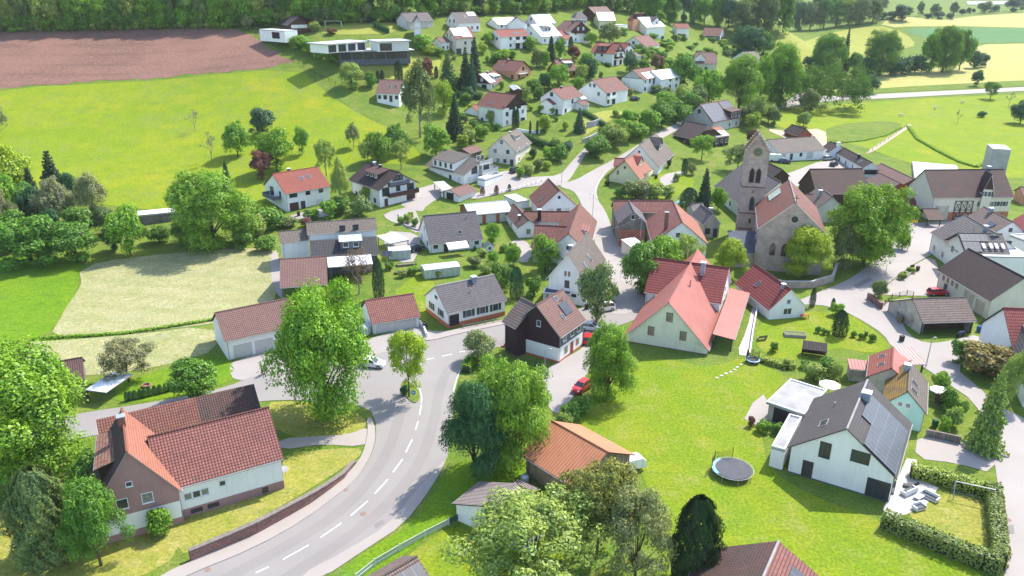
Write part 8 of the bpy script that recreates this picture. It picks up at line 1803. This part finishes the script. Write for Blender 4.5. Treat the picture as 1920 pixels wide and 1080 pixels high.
def fence(label, px, h, m, panel=None, step=2.2, rails=2, name='fence', post=.05):
    p = run(px); o0 = p[0]; z0 = gz(o0.x, o0.y); r = empty(name, label, 'fence', (o0.x, o0.y, z0)); rb = MB(); pb = MB()
    for a, b in zip(p, p[1:]):
        L = (b - a).length; n = max(1, round(L / step))
        for i in range(n + 1):
            c = a + (b - a) * i / n; z = gz(c.x, c.y) - z0; c = c - o0
            if i < n or b is p[-1]: MB().box(c.x - post, c.y - post, z - .3, c.x + post, c.y + post, z + h + .05).build('post', [m], r)
            if i < n:
                e = a + (b - a) * (i + 1) / n; z2 = gz(e.x, e.y) - z0; e = e - o0
                for k in range(rails): t = h * (k + 1) / rails - .06; rb.tube([(c.x, c.y, z + t), (e.x, e.y, z2 + t)], .035, 4)
                if panel: pb.poly([(c.x, c.y, z + .12), (e.x, e.y, z2 + .12), (e.x, e.y, z2 + h - .12), (c.x, c.y, z + h - .12)])
    rb.build('rails', [m], r)
    if panel: pb.build('infill', [panel], r)
    return r
fence('white-green panel fence along the grass verge at the bottom', [(668, 1090), (703, 1062), (750, 1034), (797, 1008), (842, 985)], 1.0, pm('fence_white', (.6, .64, .6), (.55, .6, .55), 2), pm('fence_mesh_pale', (.40, .50, .36), (.34, .44, .30), 3), 3.6); fence('dark short fence beside the small white garden house', [(843, 984), (862, 975), (878, 966)], 1.0, TRIMD, pm('fence_mesh_dark', (.06, .12, .06), (.05, .09, .05), 3), 2.0)
fence('wooden rail fence round the small paddock by the lane', [(1652, 578), (1672, 560), (1700, 553), (1712, 556), (1708, 572)], 1.0, W['wood'], None, 2.0, 3); fence('white rail along the driveway above the workshop', [(885, 374), (930, 366), (970, 356), (1005, 345), (1025, 338)], .9, STEEL, None, 2.0, 2, 'railing'); fence('thin railing in front of the slate bungalow', [(868, 617), (895, 612), (925, 606), (946, 602)], .8, TRIMG, None, 2.0, 2, 'railing')
fence('wire fence along the field edge below the ploughed field', [(480, 66), (520, 92), (560, 118), (590, 140), (630, 158)], 1.1, W['wood'], None, 4.0, 2); fence('fence between the bungalow garden and the meadow', [(640, 160), (670, 163), (700, 160)], 1.2, W['greyboards'], None, 3.0, 3); fence('garden fence beside the brown house', [(945, 655), (960, 672), (985, 690), (1015, 702)], 1.1, TRIMD, None, 1.6, 2); fence('pasture fence along the worn path', [(1628, 287), (1665, 262), (1700, 237)], 1.1, W['greyboards'], None, 5.0, 2)
# street furniture
def lamp(label, p, h=6.0, arm=.9, rz=0):
    r = empty('street_lamp', label, 'street lamp', p, rz); MB().tube([(0, 0, 0), (0, 0, h * .6), (0, 0, h)], [.08, .065, .05], 7).build('pole', [STEEL], r); MB().tube([(0, 0, h), (arm * .5, 0, h + .12), (arm, 0, h + .1)], .035, 5).build('arm', [STEEL], r); MB().lathe((arm, 0, h - .04), [(.1, 0), (.26, .04), (.2, .14), (.05, .18)], 10).build('lamp_head', [TRIMG], r)
lamp('street lamp at the corner of the brown house', lift(G(1021, 712), .02), 5.2, .8, .2); lamp('street lamp at the village street fork', lift(G(1053, 343), .1), 6, .9, 0); lamp('street lamp beside the steep old roofs on the village street', lift(G(1111, 408), .1), 6, .9, 3); lamp('curved lamp on the lane beside the ribbed carport', lift(G(1736, 688), .05), 5.0, .8, .5); lamp('street lamp on the pavement by the red stone wall', lift(G(1656, 535), .1), 4.5, .6, 2)
lamp('street lamp in front of the small planter square', lift(G(1712, 420), .1), 5, .7, 1)
r_ = empty('traffic_sign', 'round blue arrow sign on the traffic island', 'traffic sign', lift(G(776, 752), .2), yaw_px(760, 745, 790, 747)); MB().tube([(0, 0, 0), (0, 0, 1.35)], .03, 6).build('pole', [STEEL], r_)
sg = MB(); sg.lathe((0, 0, 0), [(.34, -.02), (.34, .02)], 24); so = sg.build('sign_plate', [pm('sign_blue', (.01, .16, .55), (.01, .15, .52), 1, rough=.4)], r_); so.location = (0, -.05, 1.25); so.rotation_euler = (math.radians(62), 0, 0)
ar = MB(); ar.poly([(-.05, .2, .03), (-.05, -.02, .03), (-.14, -.02, .03), (0, -.22, .03), (.14, -.02, .03), (.05, -.02, .03), (.05, .2, .03)]); ao = ar.build('arrow', [TRIM], so); ao.rotation_euler = (0, 0, math.radians(-35))
r_ = empty('notice_board', 'yellow notice board on two posts beside the square shelter', 'sign', G(1713, 424), .1); MB().box(-.9, -.03, .9, .9, .03, 1.6).build('board', [pm('sign_yellow', (.60, .40, .02), (.55, .37, .02), 1)], r_)
for s in (-1, 1): MB().box(s * .8 - .04, .035, -.1, s * .8 + .04, .11, 1.7).build('post', [TRIMG], r_)
for lab, x, y, rr in (('round manhole cover in the road near the dashes', 681, 964, .38), ('square looking drain cover by the kerb', 648, 919, .3), ('manhole cover at the pavement bottom', 390, 1069, .32), ('manhole cover on the upper main road', 864, 678, .3), ('manhole cover on the lane at the right', 1889, 975, .4)):
    g_ = G(x, y); o = MB().lathe((0, 0, 0), [(rr, -.02), (rr, .006), (rr * .85, .012)], 20).build('manhole_cover', [pm('cast_iron', (.27, .17, .14), (.22, .14, .12), 6)]); o.location = (g_.x, g_.y, g_.z + .075); tag(o, lab, 'manhole cover')
g_ = G(536, 892); r_ = empty('satellite_dish', 'white satellite dish on the lawn at the farmhouse corner', 'satellite dish', g_, 0); MB().tube([(0, 0, -.1), (0, 0, .9)], .04, 6).build('pole', [STEEL], r_); o = MB().lathe((0, 0, 0), [(.02, 0), (.25, .04), (.45, .13)], 18).build('dish', [TRIM], r_); o.location = (0, 0, 1.0); o.rotation_euler = (math.radians(60), 0, 0)
g_ = G(984, 905); r_ = empty('water_tank', 'pale round water tank at the barn corner', 'tank', g_); MB().lathe((0, 0, 0), [(.5, 0), (.52, .9), (.4, 1.1), (.15, 1.2)], 14).build('tank_body', [pm('tank_plastic', (.45, .55, .58), (.4, .5, .53), 1)], r_); MB().lathe((0, 0, 1.2), [(.18, 0), (.18, .06)], 10).build('lid', [TRIMG], r_)
g_ = G(1186, 880); r_ = empty('covered_trailer', 'white covered trailer behind the orange barn', 'trailer', g_, .4); tv = MB(); pr = [(-1.5, .5), (-1.5, 1.4), (-.9, 1.9), (.9, 1.9), (1.5, 1.4), (1.5, .5)]
for s in (-1, 1): tv.poly([(x, s * .8, z) for x, z in pr])
for (x0, z0), (x1, z1) in zip(pr, pr[1:] + pr[:1]): tv.poly([(x0, -.8, z0), (x1, -.8, z1), (x1, .8, z1), (x0, .8, z0)])
tv.build('cover', [R['whitesheet']], r_)
for s in (-1, 1): o = MB().lathe((0, 0, 0), [(.2, -.08), (.3, -.06), (.3, .06), (.2, .08)], 12).build('wheel', [TYRE], r_); o.location = (0, s * .82, .3); o.rotation_euler = (math.radians(90), 0, 0)
g_ = G(275, 725); r_ = empty('fire_pit', 'round stone fire pit on the lawn beside the apple tree', 'fire pit', g_); MB().lathe((0, 0, 0), [(.7, 0), (.7, .35), (.5, .38), (.48, .1)], 14).build('stone_ring', [W['redstone']], r_)
g_ = G(333, 700); r_ = empty('beehive_box', 'pale box beside the round tree on the side road lawn', 'box', g_); MB().box(-.5, -.4, 0, .5, .4, .9).build('box_body', [TRIM], r_); MB().box(-.56, -.46, .9, .56, .46, 1.0).build('lid', [TRIMG], r_)
def cow(label, p, yaw, m):
    r = empty('cow', label, 'cow', p, yaw)
    V = [(-.75, 0, 1.15), (-.3, 0, 1.12), (.3, 0, 1.12), (.75, 0, 1.2), (1.05, 0, 1.0), (1.3, 0, .55), (1.45, 0, .35), (-.72, .22, .95), (-.66, .24, .55), (-.74, .24, .06), (-.72, -.22, .95), (-.6, -.24, .55), (-.68, -.24, .06), (.62, .2, .95), (.64, .22, .5), (.62, .22, .06), (.62, -.2, .95), (.72, -.22, .5), (.72, -.22, .06), (-.86, 0, 1.1), (-.92, 0, .6)]
    E_ = [(0, 1), (1, 2), (2, 3), (3, 4), (4, 5), (5, 6), (0, 7), (7, 8), (8, 9), (0, 10), (10, 11), (11, 12), (3, 13), (13, 14), (14, 15), (3, 16), (16, 17), (17, 18), (0, 19), (19, 20)]
    skin_fig('body', V, E_, [(.3, .3), (.36, .36), (.37, .37), (.3, .3), .18, .14, .1, .14, .08, .06, .14, .08, .06, .12, .07, .06, .12, .07, .06, .04, .03], m, r)
    for s in (-1, 1): MB().lathe((1.2, s * .16, .78), [(.01, -.06), (.05, 0), (.01, .08)], 6).build('ear', [m], r)
COWM = pm('cow_hide', (.62, .57, .50), (.55, .49, .42), .8, c3=(.2, .12, .08), s3=1.2, l3=(.58, .62))
cow('pale cow grazing at the end of the worn path', G(1688, 219), .1, COWM); cow('white cow in the middle of the pasture', G(1753, 205), 1.2, COWM); cow('white cow near the field road on the right', G(1804, 194), .5, COWM)
# overhead lines
def wire(label, a, b, sag):
    a, b = Vector(a), Vector(b); pts = [a.lerp(b, t / 16) - Vector((0, 0, sag * 4 * (t / 16) * (1 - t / 16))) for t in range(17)]; o0 = a.copy(); tag(MB().tube([p - o0 for p in pts], .022, 4).build('power_line', [pm('cable', (.22, .22, .23), (.2, .2, .21), 1)]), label, 'cable').location = o0
RP = G(1199, 470); r_ = empty('roof_mast', 'metal mast carrying the power lines between the old barn and cream shed', 'mast', RP); MB().tube([(0, 0, 0), (0, 0, 8.2)], .07, 6).build('pole', [STEEL], r_); MB().box(-.7, -.04, 7.6, .7, .04, 7.7).build('crossarm', [STEEL], r_)
mt = RP + Vector((0, 0, 7.8)); bh = on_plane(1050, 452, 9); wire('upper power line from the mast to the red-brown roofs', mt, bh, .6); wire('lower power line from the mast to the red-brown roofs', mt - Vector((0, 0, .6)), Vector(bh) - Vector((0, 0, .8)), .6); wire('power line running left over the garden trees', bh, on_plane(940, 500, 7.5), .5); wire('power line from the mast across the orange roof', mt, on_plane(1300, 398, 11), .5)
raised_bed('stone street planter with clipped bushes', lift(G(1700, 516), .05), yaw_px(1688, 526, 1711, 504), 4.2, 1.2, .6, W['concrete'])
r_ = empty('moped', 'dark blue covered motorbike in the open shed', 'motorbike', G(1800, 632), .4); skin_fig('cover', [(-.8, 0, .5), (-.3, 0, .9), (.3, 0, .85), (.7, 0, 1.0), (.9, 0, .5)], [(0, 1), (1, 2), (2, 3), (3, 4)], [.3, .3, .28, .25, .25], pm('tarp_blue', (.03, .04, .09), (.025, .03, .07), 3), r_)
for x in (-.7, .75): o = MB().lathe((x, 0, .3), [(.2, -.05), (.3, -.04), (.3, .04), (.2, .05)], 12).build('wheel', [TYRE], r_); o.rotation_euler = (math.radians(90), 0, 0); o.location = (0, .3, .3)
r_ = empty('scooter', 'red object on a stand beside the brown house', 'scooter', lift(G(944, 655), .02), .5); skin_fig('body', [(-.5, 0, .6), (0, 0, .5), (.5, 0, .8), (.6, 0, 1.2)], [(0, 1), (1, 2), (2, 3)], [.25, .18, .2, .12], CARR, r_)
# yard clutter
def bin_(p, m):
    r = empty('dustbin', 'wheeled household dustbin standing beside a village house wall', 'dustbin', p, _TR.uniform(0, 6), 'household dustbins'); mb = MB(); mb.box(-.28, -.33, .06, .28, .33, 1.0).build('bin_body', [m], r); MB().slab([(-.31, -.37, 1.07), (.31, -.37, 1.07), (.31, .37, 1.03), (-.31, .37, 1.03)], .06, 0, 0).build('lid', [m], r)
BINB, BING, BINY = BLACK, pm('bin_green', (.02, .09, .04), (.015, .08, .035), 2), pm('bin_blue', (.02, .07, .25), (.018, .06, .22), 2)
for x, y, m in ((1012, 694, BINB), (1006, 690, BING), (797, 617, BINB), (1103, 578, BINY), (1100, 580, BINB), (786, 472, BINB), (890, 470, BING), (958, 465, BINB), (1000, 462, BING), (1720, 508, BINB), (1835, 622, BINY), (1690, 640, BINB), (1752, 800, BING), (560, 405, BINB), (1230, 335, BINB), (1340, 276, BING), (1352, 274, BINB), (1480, 306, BINY), (1740, 405, BINB)): bin_(G(x, y) + Vector((0, 0, .05)), m)
def woodpile(label, p, yaw, w):
    r = empty('woodpile', label, 'woodpile', p, yaw); mb = MB(); n = int(w / .22)
    for i in range(n):
        for k in range(5): mb.tube([(-w / 2 + .11 + i * .22 + (k % 2) * .1, -.35, .12 + k * .2), (-w / 2 + .11 + i * .22 + (k % 2) * .1, .35, .12 + k * .2)], .105, 6)
    tag(mb.build('logs', [pm('cut_wood', (.34, .24, .14), (.24, .16, .09), 6)], r), kind='stuff'); MB().slab([(-w / 2 - .1, -.45, 1.22), (w / 2 + .1, -.45, 1.22), (w / 2 + .1, .45, 1.15), (-w / 2 - .1, .45, 1.15)], .05, 0, 0).build('cover_sheet', [R['eternit']], r)
woodpile('covered log pile at the end of the stained open shed', G(1685, 600), 1.2, 3.2); woodpile('covered log pile behind the orange barn', G(985, 925), -.6, 3.0); woodpile('covered log pile beside the dark barns on the slope', G(1290, 268), .5, 4.0); woodpile('covered log pile by the allotment hut', G(190, 408), .1, 4.0)
def playhouse(label, p, yaw):
    r = empty('playhouse', label, 'playhouse', p, yaw); mb = MB().box(-.9, -.8, 0, .9, .8, 1.3); mb.poly([(-.9, -.8, 1.3), (.9, -.8, 1.3), (0, -.8, 2.0)]); mb.poly([(-.9, .8, 1.3), (.9, .8, 1.3), (0, .8, 2.0)]); mb.build('wall', [W['white']], r); rb = MB()
    for s in (-1, 1): rb.slab([(0, -1, 2.06), (s * 1.1, -1, 1.2), (s * 1.1, 1, 1.2), (0, 1, 2.06)], .06, 0, 0)
    rb.build('roof', [W['slategrey']], r); MB().box(-.3, -.84, .5, .3, -.8, 1.1).build('window', [GLASS], r)
playhouse('tiny white playhouse beside the slate-roofed house', G(916, 470), .4)
table('wooden garden table on the cottage terrace', G(1508, 597), .4, 1.6, .8, .74, W['orangewood']); table('white table on the terrace by the church tower', G(1378, 378), .2, 1.8, .9, .74, TRIM); parasol('cream parasol beside the farm building left of the church tower', G(1372, 374), 1.6, 2.5, CLOTH); parasol('turquoise parasol between old barn and spruce', G(1273, 392), 1.2, 2.3, pm('parasol_turquoise', (.2, .5, .48), (.18, .46, .44), 1))
# ------------------------------------------------------------------ air
def haze(d=0.00007):
    mb = MB().box(-880, -60, -12, 1450, 1690, 130); m = bpy.data.materials.new('haze_air'); m.use_nodes = True; nt = m.node_tree; nt.nodes.clear()
    out = nt.nodes.new('ShaderNodeOutputMaterial'); v = nt.nodes.new('ShaderNodeVolumePrincipled'); v.inputs['Color'].default_value = (.9, .94, 1, 1); v.inputs['Density'].default_value = d; v.inputs['Anisotropy'].default_value = 0.0
    nt.links.new(v.outputs[0], out.inputs['Volume']); tag(mb.build('haze', [m]), kind='stuff', label='thin pale summer haze over the whole valley')
haze()
